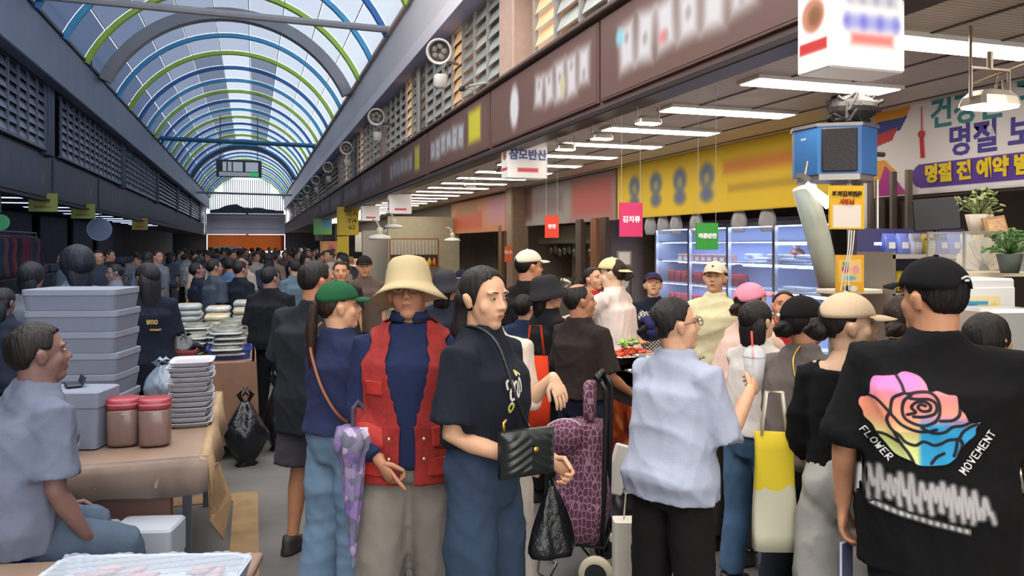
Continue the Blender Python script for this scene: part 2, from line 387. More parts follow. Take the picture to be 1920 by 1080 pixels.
def limb_hand(root, hdir, thumb, up, curl=.35, point=False):
    """palm tube spec and finger meshes. hdir: hand direction, thumb: side the thumb is on, fingers curl towards up"""
    h = V(hdir).normalized(); s = (V(thumb) - h * V(thumb).dot(h)).normalized(); n = h.cross(s)
    if n.dot(V(up)) < 0: n = -n
    root = V(root); b = MB()
    for i, (off, L) in enumerate(((.03, .072), (.01, .08), (-.01, .075), (-.029, .06))):
        cu = 0.08 if point and i == 0 else curl
        p0 = root + h * (.082 if i != 3 else .075) + s * off; d1 = (h * math.cos(cu * .8) + n * math.sin(cu * .8) + s * off * 1.2); d2 = h * math.cos(cu * 2.1) + n * math.sin(cu * 2.1); d3 = h * math.cos(cu * 3.0) + n * math.sin(cu * 3.0)
        p1 = p0 + d1 * L * .45; p2 = p1 + d2 * L * .32; p3 = p2 + d3 * L * .23
        b.tube([p0 - h * .02, p0, p1, p2, p3], [.0085, .009, .0085, .0078, .0066], 8, round_=True)
    t0 = root + h * .022 + s * .026; d = (h * .75 + s * .62 + n * .25).normalized(); d2 = (h * .95 + s * .1 + n * (.2 + curl * .5)).normalized()
    b.tube([t0 - s * .012, t0 + d * .035, t0 + d * .035 + d2 * .03, t0 + d * .035 + d2 * .05], [.013, .0105, .0095, .0075], 8, round_=True)
    palm = ([root - h * .01, root + h * .02, root + h * .055, root + h * .088], [(.026, .02), (.034, .018), (.042, .017), (.041, .012)], s)
    return palm, b
def superring(w, d, y, z, n=24, e=2.35, x=0.):
    out = []
    for k in range(n):
        a = 2 * PI * k / n; c, s_ = math.cos(a), math.sin(a)
        out.append((x + w * abs(c) ** (2 / e) * (1 if c >= 0 else -1), y + d * abs(s_) ** (2 / e) * (1 if s_ >= 0 else -1), z))
    return out
SKIN = {'a': '#d9a684', 'b': '#c98f6c', 'c': '#e3b795', 'd': '#b57f60', 'e': '#8d6f68', 'f': '#efc9a8'}
PEOPLE = []
def person(label, loc, face, height, fem=0, build=1., skin='a', lean=0, twist=0, head=(0, 0, 0), hair='short', hairc='black', hair_len=.3, hair_vol=1., hairM=None,
           hat=None, top=None, bottom=None, shoes='#2a2826', armL=None, armR=None, handL={}, handR={}, knees=None, ankles=None, hips_z=None, lo=0, eyes=True,
           group=None, voxel=None, seed=0, stance=.1, lips='#a8604f', aprons=None):
    """face: heading in degrees turned from facing straight away from the camera (positive towards the picture's right side)"""
    rz = -TH - R(face); vox = voxel or (.0115 if not lo else .02); k = height / 1.70
    P = thing('person', label, 'person', (loc[0], loc[1], 0), rz, group, k)
    if not lo: P['group'] = group or 'shoppers and sellers in the market'
    la = R(lean); bw = build
    def B(p):
        p = V(p); t = min(1, max(0, (p.z - .95) / .35)); a = la * t; w = R(twist) * t
        x, y = p.x * math.cos(w) - p.y * math.sin(w), p.x * math.sin(w) + p.y * math.cos(w); z = p.z - .95
        return V((x, y * math.cos(a) + z * math.sin(a), .95 + z * math.cos(a) - y * math.sin(a)))
    BM_ = Matrix.Translation((0, 0, .95)) @ Matrix.Rotation(-la, 4, 'X') @ Matrix.Translation((0, 0, -.95)) @ Matrix.Rotation(R(twist), 4, 'Z')
    nk = V((0, -.02, 1.47))
    HM = BM_ @ Matrix.Translation(nk) @ Euler((R(-head[1]), R(head[2]), R(-head[0])), 'XYZ').to_matrix().to_4x4() @ Matrix.Translation(V((0, .004, 1.568)) - nk) @ Matrix.Scale(1.04, 4)
    if fem: T = [(.80, .10, .09, 0), (.86, .160, .105, 0), (.93, .168, .118, -.01), (1.02, .140, .1, 0), (1.08, .125, .092, .0), (1.2, .138, .105, .01), (1.30, .140, .104, .004), (1.355, .112, .072, -.01), (1.40, .066, .056, -.014), (1.44, .05, .052, -.014)]; sh = .143
    else: T = [(.80, .10, .09, 0), (.86, .155, .105, 0), (.93, .162, .115, -.008), (1.02, .148, .108, 0), (1.10, .147, .106, .0), (1.22, .162, .112, 0), (1.30, .160, .108, -.002), (1.355, .128, .078, -.01), (1.40, .075, .06, -.014), (1.44, .056, .054, -.014)]; sh = .166
    if hips_z is not None: dz = hips_z - .88
    else: dz = 0
    b = MB(); cl = MB(); sk_ex = MB()
    b.rings([[B(q) for q in superring(w * bw, d * bw, y, z, 20)] for z, w, d, y in T])
    b.rings([[B(q) for q in superring(w * (1 if fem else 1.16), w * 1.08, y, z, 16, 2)] for z, w, y in ((1.38, .064, -.014), (1.44, .056, -.016), (1.50, .051, -.016), (1.54, .05, -.014))])
    shz = 1.366; S_ = {}; E_ = {}; Wr = {}
    for sd, arm, hand, nm in ((-1, armL, handL, 'L'), (1, armR, handR, 'R')):
        e_dir, f_dir = arm or ((sd * .13, -.02, -1), (sd * .02, .16, -1))
        s0 = B((sd * sh * bw ** .6, -.005, shz)); e = s0 + V(e_dir).normalized() * .285; w = e + V(f_dir).normalized() * .24
        S_[sd], E_[sd], Wr[sd] = s0, e, w; q = (bw - 1) * .03
        b.tube([s0 + V((-sd * .03, 0, .005)), s0, s0.lerp(e, .35), e, e.lerp(w, .3), w], [(.05, .055), (.052 + q, .052 + q), (.046 + q, .046 + q), (.038 + q, .04 + q), (.04 + q, .038 + q), (.024, .028)], 12, round_=True)
        hd = V(hand.get('dir', f_dir)); th = V(hand.get('thumb', (0, 1, 0) if abs(hd.normalized().y) < .8 else (-sd, 0, 0))); up = V(hand.get('up', (-sd, .2, .2)))
        palm, fing = limb_hand(w, hd, th, up, hand.get('curl', .3), hand.get('point', False))
        b.tube(palm[0], palm[1], 10, side=palm[2], round_=True)
        if not lo: sk_ex.v += [] ; sk_ex.add(fing.v, fing.f)
    kn = knees or [(-.095 - stance * .2, .015, .47), (.095 + stance * .2, .015, .47)]; an = ankles or [(-.09 - stance * .5, -.02, .085), (.09 + stance * .5, -.02, .085)]
    HP = [V((-.088 * bw, 0, .87)), V((.088 * bw, 0, .87))]
    for h_, k_, a_ in zip(HP, kn, an):
        k_, a_ = V(k_), V(a_); b.tube([h_, h_.lerp(k_, .5), k_, k_.lerp(a_, .3), a_.lerp(k_, .15), a_], [.082 * bw ** .5, .07, .052, .056, .036, .036], 14, round_=True)
    # --- clothes
    t = dict(col='#222226', sleeve=.8, hem=.84, loose=.02, long=None, neck=0.); t.update(top or {})
    L = t['loose']; st = MB()
    ring_t = [(t['hem'], 1.06 + L * 1.5, .02 + L * .8)] + [(z, 1.0, .016 + L) for z in (.93, 1.02, 1.10, 1.2, 1.3)]
    def tw(z):
        for (z0, w0, d0, y0), (z1, w1, d1, y1) in zip(T, T[1:]):
            if z <= z1:
                f = max(0, (z - z0) / (z1 - z0)); return w0 + (w1 - w0) * f, d0 + (d1 - d0) * f, y0 + (y1 - y0) * f
        return T[-1][1:]
    rr = []
    for z in [zz for zz in (t['hem'], t['hem'] + .03, .93, 1.02, 1.1, 1.2, 1.29) if zz >= t['hem']]:
        w, d, y = tw(max(z, .87)); w = max(w, .148 if not fem else .138) if L > .01 else w
        rr.append([B(q) for q in superring(w * bw + .012 + L, d * bw + .014 + L * .8, y, z, 24)])
    shw = sh * bw ** .6
    for z, w, d, y in ((1.34, shw + .012, .1 * bw, -.004), (1.385, shw - .004, .09, -.01), (1.415, shw * .80, .083, -.013), (1.440, shw * .54 + t['neck'], .078, -.015), (1.460 - t['neck'] * .5, .080 + t['neck'], .074, -.015), (1.474 - t['neck'] * 1.2, (.064 if fem else .072) + t['neck'], .07, -.014)):
        rr.append([B(q) for q in superring(w + (.006 if L > .02 else 0), d + .01, y, z, 24)])
    if t['neck'] > .03:
        rr = rr[:-4] + [[B(q) for q in superring(w, d, -.012, z, 24)] for z, w, d in ((1.382, shw - .004, .096), (1.398, shw * .84, .093))]
        b.rings([[B(q) for q in superring(w, d, -.013, z, 20)] for z, w, d in ((1.30, .11, .085), (1.375, shw * .86, .088), (1.408, shw * .70, .082), (1.432, shw * .50, .074), (1.46, .06, .062))])
    st.rings(rr)
    sl = t['sleeve']
    for sd in (-1, 1):
        s0, e, w = S_[sd], E_[sd], Wr[sd]; q = L * .55 + (bw - 1) * .03
        if sl <= 0: continue
        base = [s0 + V((-sd * .045, 0, .0)), s0 + V((0, 0, -.002))]; rad = [(.06, .068), (.058 + q, .062 + q)]
        if sl <= 1:
            base += [s0.lerp(e, sl * .5), s0.lerp(e, sl)]; rad += [(.06 + q, .06 + q), (.058 + q * 1.5, .06 + q * 1.5)]
        else:
            f = sl - 1; base += [s0.lerp(e, .5), e, e.lerp(w, f * .5), e.lerp(w, f)]; rad += [(.056 + q, .056 + q), (.052 + q, .054 + q), (.048 + q, .048 + q), (.036 + q * .9, .038 + q * .9)]
        st.tube(base, rad, 14)
    o = st.build('shirt', cloth(t['col']), P, True, fix=False)
    if t.get('mat'): o.data.materials.clear(); o.data.materials.append(t['mat'])
    job(o, vox * 1.06, 3, (.0075 if not lo else .005, 17, (1, 1, .55), seed + 3))
    PS = o
    bt = dict(col='#2b3550', kind='pants', hem=.1, loose=.02, waist=1.0); bt.update(bottom or {})
    pt = MB(); LL = bt['loose']; wz = bt['waist']
    rr = []
    for z in (.80, .84, .90, min(.95, wz - .03), wz):
        w, d, y = tw(z); rr.append([B(q) for q in superring(w * bw + .016, d * bw + .017, y, z, 24)])
    pt.rings(rr)
    if bt['kind'] == 'skirt':
        pt.rings([superring(.165 * bw + .1 * (0.9 - z), .115 * bw + .09 * (.9 - z), 0, z, 24) for z in (bt['hem'], .6, .75, .9)])
    else:
        for h_, k_, a_ in zip(HP, kn, an):
            k_, a_ = V(k_), V(a_); hem = bt['hem']
            if hem > k_.z and bt['kind'] == 'shorts':
                f = (h_.z - hem) / (h_.z - k_.z); pt.tube([h_ + V((0, 0, .02)), h_.lerp(k_, f * .5), h_.lerp(k_, f)], [.088 * bw ** .5 + .01, .085 + LL * 1.2, .085 + LL * 1.8], 16)
            elif bt['kind'] == 'shorts':
                f = .15; pt.tube([h_ + V((0, 0, .02)), h_.lerp(k_, .5), k_, k_.lerp(a_, f)], [.088 * bw ** .5 + .01, .08 + LL, .07 + LL * 1.3, .072 + LL * 1.6], 16)
            else:
                e_ = k_.lerp(a_, .96); pt.tube([h_ + V((0, 0, .02)), h_.lerp(k_, .45), k_, k_.lerp(a_, .5), e_], [.088 * bw ** .5 + .008, .076 * bw ** .5 + LL * .8, .06 + LL, .056 + LL * 1.1, .052 + LL * 1.4], 16)
    o2 = pt.build('trousers' if bt['kind'] == 'pants' else bt['kind'], cloth(bt['col'], .16), P, True, fix=False)
    job(o2, vox * 1.3, 3, (.0065 if not lo else .005, 15, (1, 1, .85), seed + 9))
    # --- body
    ex = [(HEADS[(1 if fem else 0, 1 if lo else 2 if vox > .012 else 0)], HM)]
    if sk_ex.v: ex.append((sk_ex.mesh(), None))
    body = b.build('body', mat(SKIN.get(skin, skin), .55, var=.06, vs_=25, spec=.35), P, True, fix=False); job(body, .018 if lo else   .017 if vox > .012 else .012, 3, None, ex)
    # --- face
    if eyes:
        for s in (-1, 1):
            e = MB().ball((s * .0305, .0775, .004), (.012, .007, .004), 10, 6).build('eye', mat('#a89e96', .5), P, True); e.matrix_local = HM
            MB().ball((s * .0305, .083, .004), (.0052, .0022, .0042), 8, 6).build('iris', mat('#1a120e', .2), e, True)
            br = MB().tube([(s * .014, .0868, .0225), (s * .03, .0868, .0265), (s * .046, .0735, .0225)], [(.0035, .002)] * 3, 6, round_=True).build('eyebrow', mat(HAIRC.get(hairc, hairc), .8), P, True); br.matrix_local = HM
        m_ = MB().ball((0, .0865, -.0570), (.019, .0045, .0034), 12, 6).ball((0, .0850, -.0640), (.016, .0045, .0038), 12, 6).build('lips', mat(lips, .5), P, True, fix=False); m_.matrix_local = HM
    # --- hair, hat, shoes
    hair_o = None
    if hair:
        hm = hairM or hair_mesh(hair, seed, hair_len, hair_vol)
        hair_o = (hm if isinstance(hm, MB) else hm).build('hair', hairmat(HAIRC.get(hairc, hairc)), P, True); hair_o.matrix_local = HM
    hat_o = None
    if hat:
        hk = dict(hat); kd = hk.pop('kind'); c_ = hk.pop('col'); tl = hk.pop('tilt', 0); HH = HM @ Matrix.Rotation(R(tl), 4, 'X')
        hat_o = cap_parts(c_, P, HH, **hk) if kd == 'cap' else bucket_parts(c_, P, HH, **hk)
    for a_, k_ in zip(an, kn):
        a_ = V(a_); z0 = a_.z - .085
        f = MB().rings([superring(.05, .135, a_.x * 0 + .05, z, 16, 2.6) for z in (0, .02)] + [superring(.046, .125, .045, .045, 16, 2.4), superring(.04, .075, .0, .075, 16), superring(.036, .045, -.02, .1, 16)]).build('shoe', mat(shoes, .6), P, True)
        f.location = (a_.x, a_.y - .01, z0)
    rec = dict(P=P, S=S_, E=E_, W=Wr, HM=HM, B=B, shirt=PS, trousers=o2, body=body, hair=hair_o, hat=hat_o, k=k, T=tw, bw=bw, L=L, rz=rz)
    PEOPLE.append(rec); return rec
def wp(rec, p):
    """person-local point to world"""
    return Matrix.Translation(rec['P'].location) @ Matrix.Rotation(rec['rz'], 4, 'Z') @ (V(p) * rec['k'])
def front_sheet(rec, name, m, z0, z1, az0, az1, off=.03, straps=False, skip=None, nz=30, na=40, flare=0., thick=.006, hug=None):
    """a garment panel wrapped round the torso between two azimuths (0 = front, degrees), e.g. apron or vest"""
    b = MB(); B = rec['B']; vs = []; keep = []
    for i in range(nz + 1):
        z = z0 + (z1 - z0) * i / nz; w, d, y = rec['T'](max(z, .87)); w = w * rec['bw'] + .012 + rec['L'] + off + flare * max(0, .9 - z); d = d * rec['bw'] + .014 + rec['L'] * .8 + off + flare * max(0, .9 - z)
        if z > 1.3: f = min(1, (z - 1.3) / .14); w = w * (1 - f) + (.13 + off) * f * .9 + .0; d = d * (1 - f * .35)
        for j in range(na + 1):
            az = R(az0 + (az1 - az0) * j / na); e = 2.3; c, s_ = math.sin(az), math.cos(az)
            p = V((w * abs(c) ** (2 / e) * (1 if c >= 0 else -1), y + d * abs(s_) ** (2 / e) * (1 if s_ >= 0 else -1), z))
            vs.append(B(p)); keep.append(not (skip and skip(math.degrees(az), z)))
    fs = []
    for i in range(nz):
        for j in range(na):
            q = (i * (na + 1) + j, i * (na + 1) + j + 1, (i + 1) * (na + 1) + j + 1, (i + 1) * (na + 1) + j)
            if all(keep[x] for x in q): fs.append(q)
    b.add(vs, fs); o = b.build(name, m, rec['P'], True)
    bm = bmesh.new(); bm.from_mesh(o.data); bmesh.ops.delete(bm, geom=[v for v in bm.verts if not v.link_faces], context='VERTS')
    if hug is not None:
        me = rec['shirt'].data; bvh = BVHTree.FromPolygons([v.co.copy() for v in me.vertices], [tuple(p.vertices) for p in me.polygons])
        for v in bm.verts:
            loc, nor, ix, ds = bvh.find_nearest(v.co)
            if loc is not None:
                f = min(1, max(0, (v.co.z - .9) / .12)); side = (v.co - loc).dot(nor)
                if f > 0 or side < hug: v.co = v.co.lerp(loc + nor * hug, max(f, .0 if side > hug else 1))
    bm.to_mesh(o.data); bm.free()
    ss = o.modifiers.new('soft', 'SMOOTH'); ss.iterations = 5; ss.factor = .6; sd = o.modifiers.new('thick', 'SOLIDIFY'); sd.thickness = thick; sd.offset = 0; JOBS.append((o, (.005, 18, (1, 1, .5), 5), []))
    return o
# ------------------------------------------------------------------ setting: floor, walls, canopies, roof; dimness of the opposite side put into colour
XR, XL = 2.5, -3.55; XC = (XR + XL) / 2; SPR = 5.80; RA = 3.33; ZC = SPR - (RA ** 2 - ((XR - XL) / 2) ** 2) ** .5
FXR, FXL = 2.63, -3.9; CEIL = 2.89; YE = 72
RX = (PI / 2, 0, -PI / 2); LX = (PI / 2, 0, PI / 2); FC = (PI / 2, 0, 0)
S(MB().box((1, 34, -.05), (20, 84, .1)).build('floor', mat('#5d5a58', .75, var=.35, vs_=1.6, bump=.3, bs=120)), 'grey asphalt arcade floor')
# painted bay markings on the floor
ln = mat('#8a6f4c', .8, var=.25, vs_=6)
for a, b in (((-.13, 4.1), (.03, 5.9)), ((-1.3, 5.72), (-.13, 5.9))):
    S(MB().box(((a[0] + b[0]) / 2, (a[1] + b[1]) / 2, .003), (b[0] - a[0], b[1] - a[1], .006)).build('floor_marking', ln))
S(MB().box((4.3, 30, .03), (3.4, 84, .06)).build('floor_kerb', mat('#8a8177', .8, var=.3, vs_=5)), 'raised pavement of the stalls')
# canopy ceilings with ribbed metal lining
ribR = wave_mat('#b9ada0', '#e0d5c8', 9, 'Y', .5, .2, bump=.4); ribL = wave_mat('#4a4f5c', '#666c7a', 9, 'Y', .6, bump=.3)  # ribL: opposite ceiling, dimness put into darker blue-grey tones
S(MB().box((4.75, 33, CEIL + .04), (4.1, 84, .08)).build('ceiling', ribR), 'ribbed brown metal ceiling of the stall canopy')
for k in range(5):
    S(MB().box((2.95 + k * .5, 33, CEIL - .004), (.02, 84, .008)).build('trim_seam', mat('#5a5048', .5, .3)))
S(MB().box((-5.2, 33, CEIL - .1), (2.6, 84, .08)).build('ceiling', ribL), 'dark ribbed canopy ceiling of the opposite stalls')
# fascias
fr = S(MB().box((FXR + .05, 33, 3.2), (.1, 84, .74), bev=.01).build('wall_fascia', mat('#75574e', .45, var=.12, vs_=1.2)), 'brown sign band above the stalls')
S(MB().box((FXR + .07, 33, 2.81), (.2, 84, .05), bev=.008).build('trim_1', mat('#39302d', .4)))
S(MB().box((FXR + .03, 33, 3.58), (.2, 84, .04), bev=.008).build('trim_2', mat('#6e5a52', .4)))
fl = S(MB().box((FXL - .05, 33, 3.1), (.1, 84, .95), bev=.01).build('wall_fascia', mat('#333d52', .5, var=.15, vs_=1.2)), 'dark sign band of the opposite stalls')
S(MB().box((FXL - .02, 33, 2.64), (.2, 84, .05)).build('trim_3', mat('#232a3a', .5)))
# gutters
S(MB().add([(XR, -6, SPR), (XR + .04, -6, 5.1), (XR + .02, -6, 4.85), (2.82, -6, 4.85), (2.82, -6, SPR + .1), (XR, YE, SPR), (XR + .04, YE, 5.1), (XR + .02, YE, 4.85), (2.82, YE, 4.85), (2.82, YE, SPR + .1)],
           [(0, 1, 6, 5), (1, 2, 7, 6), (2, 3, 8, 7), (3, 4, 9, 8), (4, 0, 5, 9), (0, 4, 3, 2, 1), (5, 6, 7, 8, 9)]).build('beam_gutter', mat('#e2dadd', .45, var=.08, vs_=1.5, stretch=(1, .2, 1))), 'grey box gutter along the roof edge')
S(MB().box((XR - .03, 33, SPR + .02), (.08, 78, .06)).build('trim_4', mat('#cdb5a8', .5)))
S(MB().box((2.66, 33, 4.842), (.3, 78, .012)).build('trim_5', mat('#a29fc4', .5)))
S(MB().box((XL - .12, 33, 5.33), (.25, 78, .95), bev=.02).build('beam_gutter', mat('#5d6b88', .5, var=.12, vs_=1.5)), 'blue-grey box gutter on the opposite side')  # blue-grey tone carries the dimness of this side
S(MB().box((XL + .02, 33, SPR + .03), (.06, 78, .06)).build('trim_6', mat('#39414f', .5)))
for y in np.arange(14, 40, 6.):
    S(MB().tube([(XL + .06, y, SPR - .1), (XL + .06, y, SPR + .28)], .012, 6).tube([(XL + .06, y, SPR + .28), (XL + .06, y + 3.2, SPR + .28)], .008, 6).build('trim_railing', mat('#2b3343', .5)))
S(MB().box((-3.95, 33, 5.02), (.7, 84, .2)).build('trim_soffit', mat('#46536d', .6))); S(MB().box((2.98, 33, 5.0), (.4, 84, .24)).build('trim_soffit', mat('#a9a3ab', .6)))
# pillars between the louvre bays
for i, y in enumerate((-.8, 8.3, 17.5, 26.7, 35.9, 45.1, 54.3)):
    S(MB().box((2.86, y + .27, 4.22), (.26, .52, 1.3), bev=.02).build('wall_pillar', mat('#c9a898', .7, var=.08)), 'plaster pillar between louvred windows')
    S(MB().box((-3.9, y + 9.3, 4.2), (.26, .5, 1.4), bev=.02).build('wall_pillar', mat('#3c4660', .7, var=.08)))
    for s in (0, .1):
        S(MB().tube([(2.73, y + 5.2 + s, 4.86), (2.73, y + 5.2 + s, 3.58)], .03, 8).build('trim_pipe', mat('#9a958f', .4)))
S(MB().box((3.04, 33, 4.25), (.06, 84, 1.5)).build('wall_right', mat('#cfc8c0', .8)))
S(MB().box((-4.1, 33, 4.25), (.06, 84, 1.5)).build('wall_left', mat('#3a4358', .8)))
# louvred windows: every slat is its own pane
slat_me = {}
def slat_mesh(ang, w=.545, h=.2):
    k = (ang, w)
    if k not in slat_me: slat_me[k] = MB().box((0, 0, 0), (.006, w, h), (0, R(ang), 0)).mesh('pane')
    return slat_me[k]
SLR = [mat('#b2b6b0', .18, .0, var=.12, vs_=3), mat('#c8c9c2', .2, var=.12, vs_=3), mat('#a0a5a0', .15, var=.15, vs_=3)]; PEA = mat('#e6bc8c', .3, var=.12, vs_=3, emit=.3)  # PEA: light from behind the panes put into peach colour and glow
SLL = [mat('#56607a', .3, var=.12, vs_=3), mat('#6b7389', .3, var=.12, vs_=3), mat('#48526a', .3, var=.1)]  # opposite slats: same glass with dimness put into a darker blue
slat_data = {}
def pane(parent, x, y, z, ang, m, w=.53):
    k = (ang, w, m.name)
    if k not in slat_data: me = slat_mesh(ang, w).copy(); me.materials.append(m); slat_data[k] = me
    o = bpy.data.objects.new('pane', slat_data[k]); COL.objects.link(o); o.parent = parent; o.location = (x, y, z); return o
wn = 0
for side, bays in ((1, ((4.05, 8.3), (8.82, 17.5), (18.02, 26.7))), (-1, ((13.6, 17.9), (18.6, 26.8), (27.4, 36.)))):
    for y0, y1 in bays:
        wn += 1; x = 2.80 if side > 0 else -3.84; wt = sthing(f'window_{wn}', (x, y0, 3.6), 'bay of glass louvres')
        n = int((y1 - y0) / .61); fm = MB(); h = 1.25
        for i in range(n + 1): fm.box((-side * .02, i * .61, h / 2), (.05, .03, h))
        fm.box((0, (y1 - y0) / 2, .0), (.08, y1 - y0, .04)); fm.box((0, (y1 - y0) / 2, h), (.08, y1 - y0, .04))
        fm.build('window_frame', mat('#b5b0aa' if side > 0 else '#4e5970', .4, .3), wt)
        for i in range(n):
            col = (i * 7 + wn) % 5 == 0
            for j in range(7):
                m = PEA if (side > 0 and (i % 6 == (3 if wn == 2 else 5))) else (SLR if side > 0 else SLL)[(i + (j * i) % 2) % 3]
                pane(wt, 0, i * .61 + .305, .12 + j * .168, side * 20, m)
for side, x, y0 in ((1, 2.80, 27.3), (-1, -3.84, 36.6)):
    b = MB()
    for i in range(int((70 - y0) / .61)):
        for j in range(7): b.box((0, i * .61, .12 + j * .168), (.006, .55, .185), (0, R(28 * side), 0))
    wt = sthing(f'window_{7 if side > 0 else 8}', (x, y0, 3.6)); b.build('louvre', SLR[0] if side > 0 else SLL[0], wt, kind='stuff')
# roof: translucent panels, arches, tie beams
phi = math.asin((XR - XL) / 2 / RA); NC = 9
def arc(a, r=RA): return V((XC + r * math.sin(a), 0, ZC + r * math.cos(a)))
roof = sthing('roof', (0, 0, 0), 'barrel roof of translucent panels')
CT = ['#3c475d', '#4a556b', '#5b6579', '#6b7486', '#7a8393', '#858e9c', '#8f98a5', '#949ca8', '#98a0ab']  # dimness of the left side put into the sheet colours, CT2 too
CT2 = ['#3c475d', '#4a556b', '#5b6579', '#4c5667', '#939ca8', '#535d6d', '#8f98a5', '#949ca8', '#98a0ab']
pan = {}
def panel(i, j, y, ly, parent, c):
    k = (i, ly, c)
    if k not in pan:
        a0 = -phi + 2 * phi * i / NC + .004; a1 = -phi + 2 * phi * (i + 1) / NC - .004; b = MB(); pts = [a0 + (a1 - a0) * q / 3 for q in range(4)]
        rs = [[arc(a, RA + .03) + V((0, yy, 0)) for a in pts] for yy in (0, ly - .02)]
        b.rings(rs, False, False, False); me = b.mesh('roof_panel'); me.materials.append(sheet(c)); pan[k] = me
    o = bpy.data.objects.new('roof_panel', pan[k]); COL.objects.link(o); o.parent = parent; o.location = (0, y, 0)
SP = 2.12
YS = [21.6 + SP * k for k in range(-5, 24)]
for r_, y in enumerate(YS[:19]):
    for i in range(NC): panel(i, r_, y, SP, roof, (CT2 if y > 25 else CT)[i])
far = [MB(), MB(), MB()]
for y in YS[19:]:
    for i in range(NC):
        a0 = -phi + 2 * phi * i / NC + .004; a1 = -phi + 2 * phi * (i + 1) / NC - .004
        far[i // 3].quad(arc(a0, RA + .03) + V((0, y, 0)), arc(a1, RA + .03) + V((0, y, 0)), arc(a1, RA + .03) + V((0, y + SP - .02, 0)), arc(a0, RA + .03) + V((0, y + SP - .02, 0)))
for b, c in zip(far, ('#4e586b', '#858e9c', '#929aa6')): b.build('roof_panel', sheet(c), roof, kind='stuff')  # far sheets carry the same leftward dimming in their colours
bl, lb, gr, gy = (mat(c, .45, var=.08, vs_=3) for c in ('#2f6cb4', '#4aa2d4', '#a4cc4c', '#8d8e96'))
def arch(y, m, w=.09, r=RA, d=.1, name='roof_arch', n=28):
    b = MB(); rs = []
    for q in range(n + 1):
        a = -phi + 2 * phi * q / n; p0, p1 = arc(a, r), arc(a, r - d)
        rs.append([p0 + V((0, -w / 2, 0)), p0 + V((0, w / 2, 0)), p1 + V((0, w / 2, 0)), p1 + V((0, -w / 2, 0))])
    o = b.rings(rs).build(name, m, None); o.location = (0, y, 0); return S(o)
for k, y in enumerate(YS):
    i = k - 5
    arch(y, (bl, lb, gr)[i % 3], .12 if i % 3 != 2 else .15)
for y in (21.25, 49.5): arch(y, gy if y < 30 else mat('#4a5872', .5), .3, RA - .0, .28, 'roof_truss')
for y, z, m, r_ in ((15.1, SPR + .1, gy, .07), (33.7, SPR + .1, mat('#2f6d92', .5), .09), (56, SPR - .6, gy, .07)):
    S(MB().tube([(XL, y, z + .05), (XR, y, z - .02)], r_, 8).build('beam_tie', m))
for i in range(1, NC):
    a = -phi + 2 * phi * i / NC; b = MB(); b.tube([arc(a, RA + .01) + V((0, YS[0], 0)), arc(a, RA + .01) + V((0, 71, 0))], .012, 4); S(b.build('trim_seam', mat('#55606e', .5)))
# far end: bright gable screen with bars, hill behind, banners
gl = sheet('#b4bbc4', .9)
S(MB().quad((XL, YE, 3.2), (XR, YE, 3.2), (XR, YE, SPR), (XL, YE, SPR)).add([arc(-phi + 2 * phi * q / 12) + V((0, YE, 0)) for q in range(13)], [tuple(range(13))]).build('wall_gable', gl))
hb = MB()
for k in range(34): hb.box((XL + .1 + k * .178, YE - .1, 5.6 if 5 < k < 28 else 4.9), (.05, .05, 3.6 if 5 < k < 28 else 2.6))
gt = S(hb.build('window_9', mat('#4a4d52', .6)))
bb = MB(); r = random.Random(3)
pts = [(XL + .1 + .3 * i, 4.75 + .55 * math.exp(-((i - 6) / 3.2) ** 2) + .25 * math.exp(-((i - 13) / 3.) ** 2) + r.uniform(-.05, .05)) for i in range(21)]
bb.rings([[(x, YE - .35, 4.5), (x, YE - .35, z), (x, YE - .25, z), (x, YE - .25, 4.5)] for x, z in pts])
bb.box((-.5, YE - .3, 2.3), (.2, .05, 4.5)); one('tree_line', bb, mat('#3f464e', .9, var=.3, vs_=6), 'dark line of treetops beyond the end of the arcade', 'trees')['kind'] = 'stuff'
for x in (-6.2, 4.9): S(MB().box((x, YE + .5, 1.6), (4.4 if x > 0 else 4.6, .2, 3.3)).build('wall_end', mat('#8f949e', .8, var=.1)))
S(MB().box((-.5, YE - .5, 4.62), (6, .12, .1)).build('beam_end', mat('#3f444c', .6)))
# outer walls behind the stalls
S(MB().box((6.75, 33, 1.5), (.1, 84, 3.1)).build('wall_back_right', mat('#6b6058', .8, var=.15, vs_=2)))
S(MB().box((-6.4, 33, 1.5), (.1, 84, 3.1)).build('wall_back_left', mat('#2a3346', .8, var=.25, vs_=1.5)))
# fluorescent fittings
ft = thing('ceiling_light', 'long fluorescent ceiling light over the food stall', 'light', (3.80, 2.30, CEIL - .012), 0, 'fluorescent lights in the canopy ceiling')
MB().box((0, 0, 0), (1.22, .27, .03), bev=.006).build('housing', mat('#e6e2dc', .4), ft)
MB().box((0, 0, -.017), (1.17, .22, .006)).build('diffuser', glow('#fff3e4', 13), ft)
for k in range(1, 34):
    dup(ft, (3.80, 2.30 + 1.15 * k, CEIL - .012), 0, 'long fluorescent ceiling light over the stalls, far along the row' if k > 9 else f'long fluorescent ceiling light over the food stalls, {["second","third","fourth","fifth","sixth","seventh","eighth","ninth","tenth"][k-1]} from the near end of its row')
for ch in ():
    pass
fl2 = thing('ceiling_light', 'pale fluorescent light under the opposite canopy', 'light', (-4.9, 14, CEIL - .155), 0, 'fluorescent lights under the opposite canopy')
MB().box((0, 0, 0), (1.3, .3, .03)).build('housing', mat('#5b6478', .5), fl2); MB().box((0, 0, -.017), (1.2, .24, .006)).build('diffuser', glow('#9fb0d4', 4.5), fl2)
for k in range(1, 14): dup(fl2, (-4.9, 14 + 2.2 * k, CEIL - .155), 0)
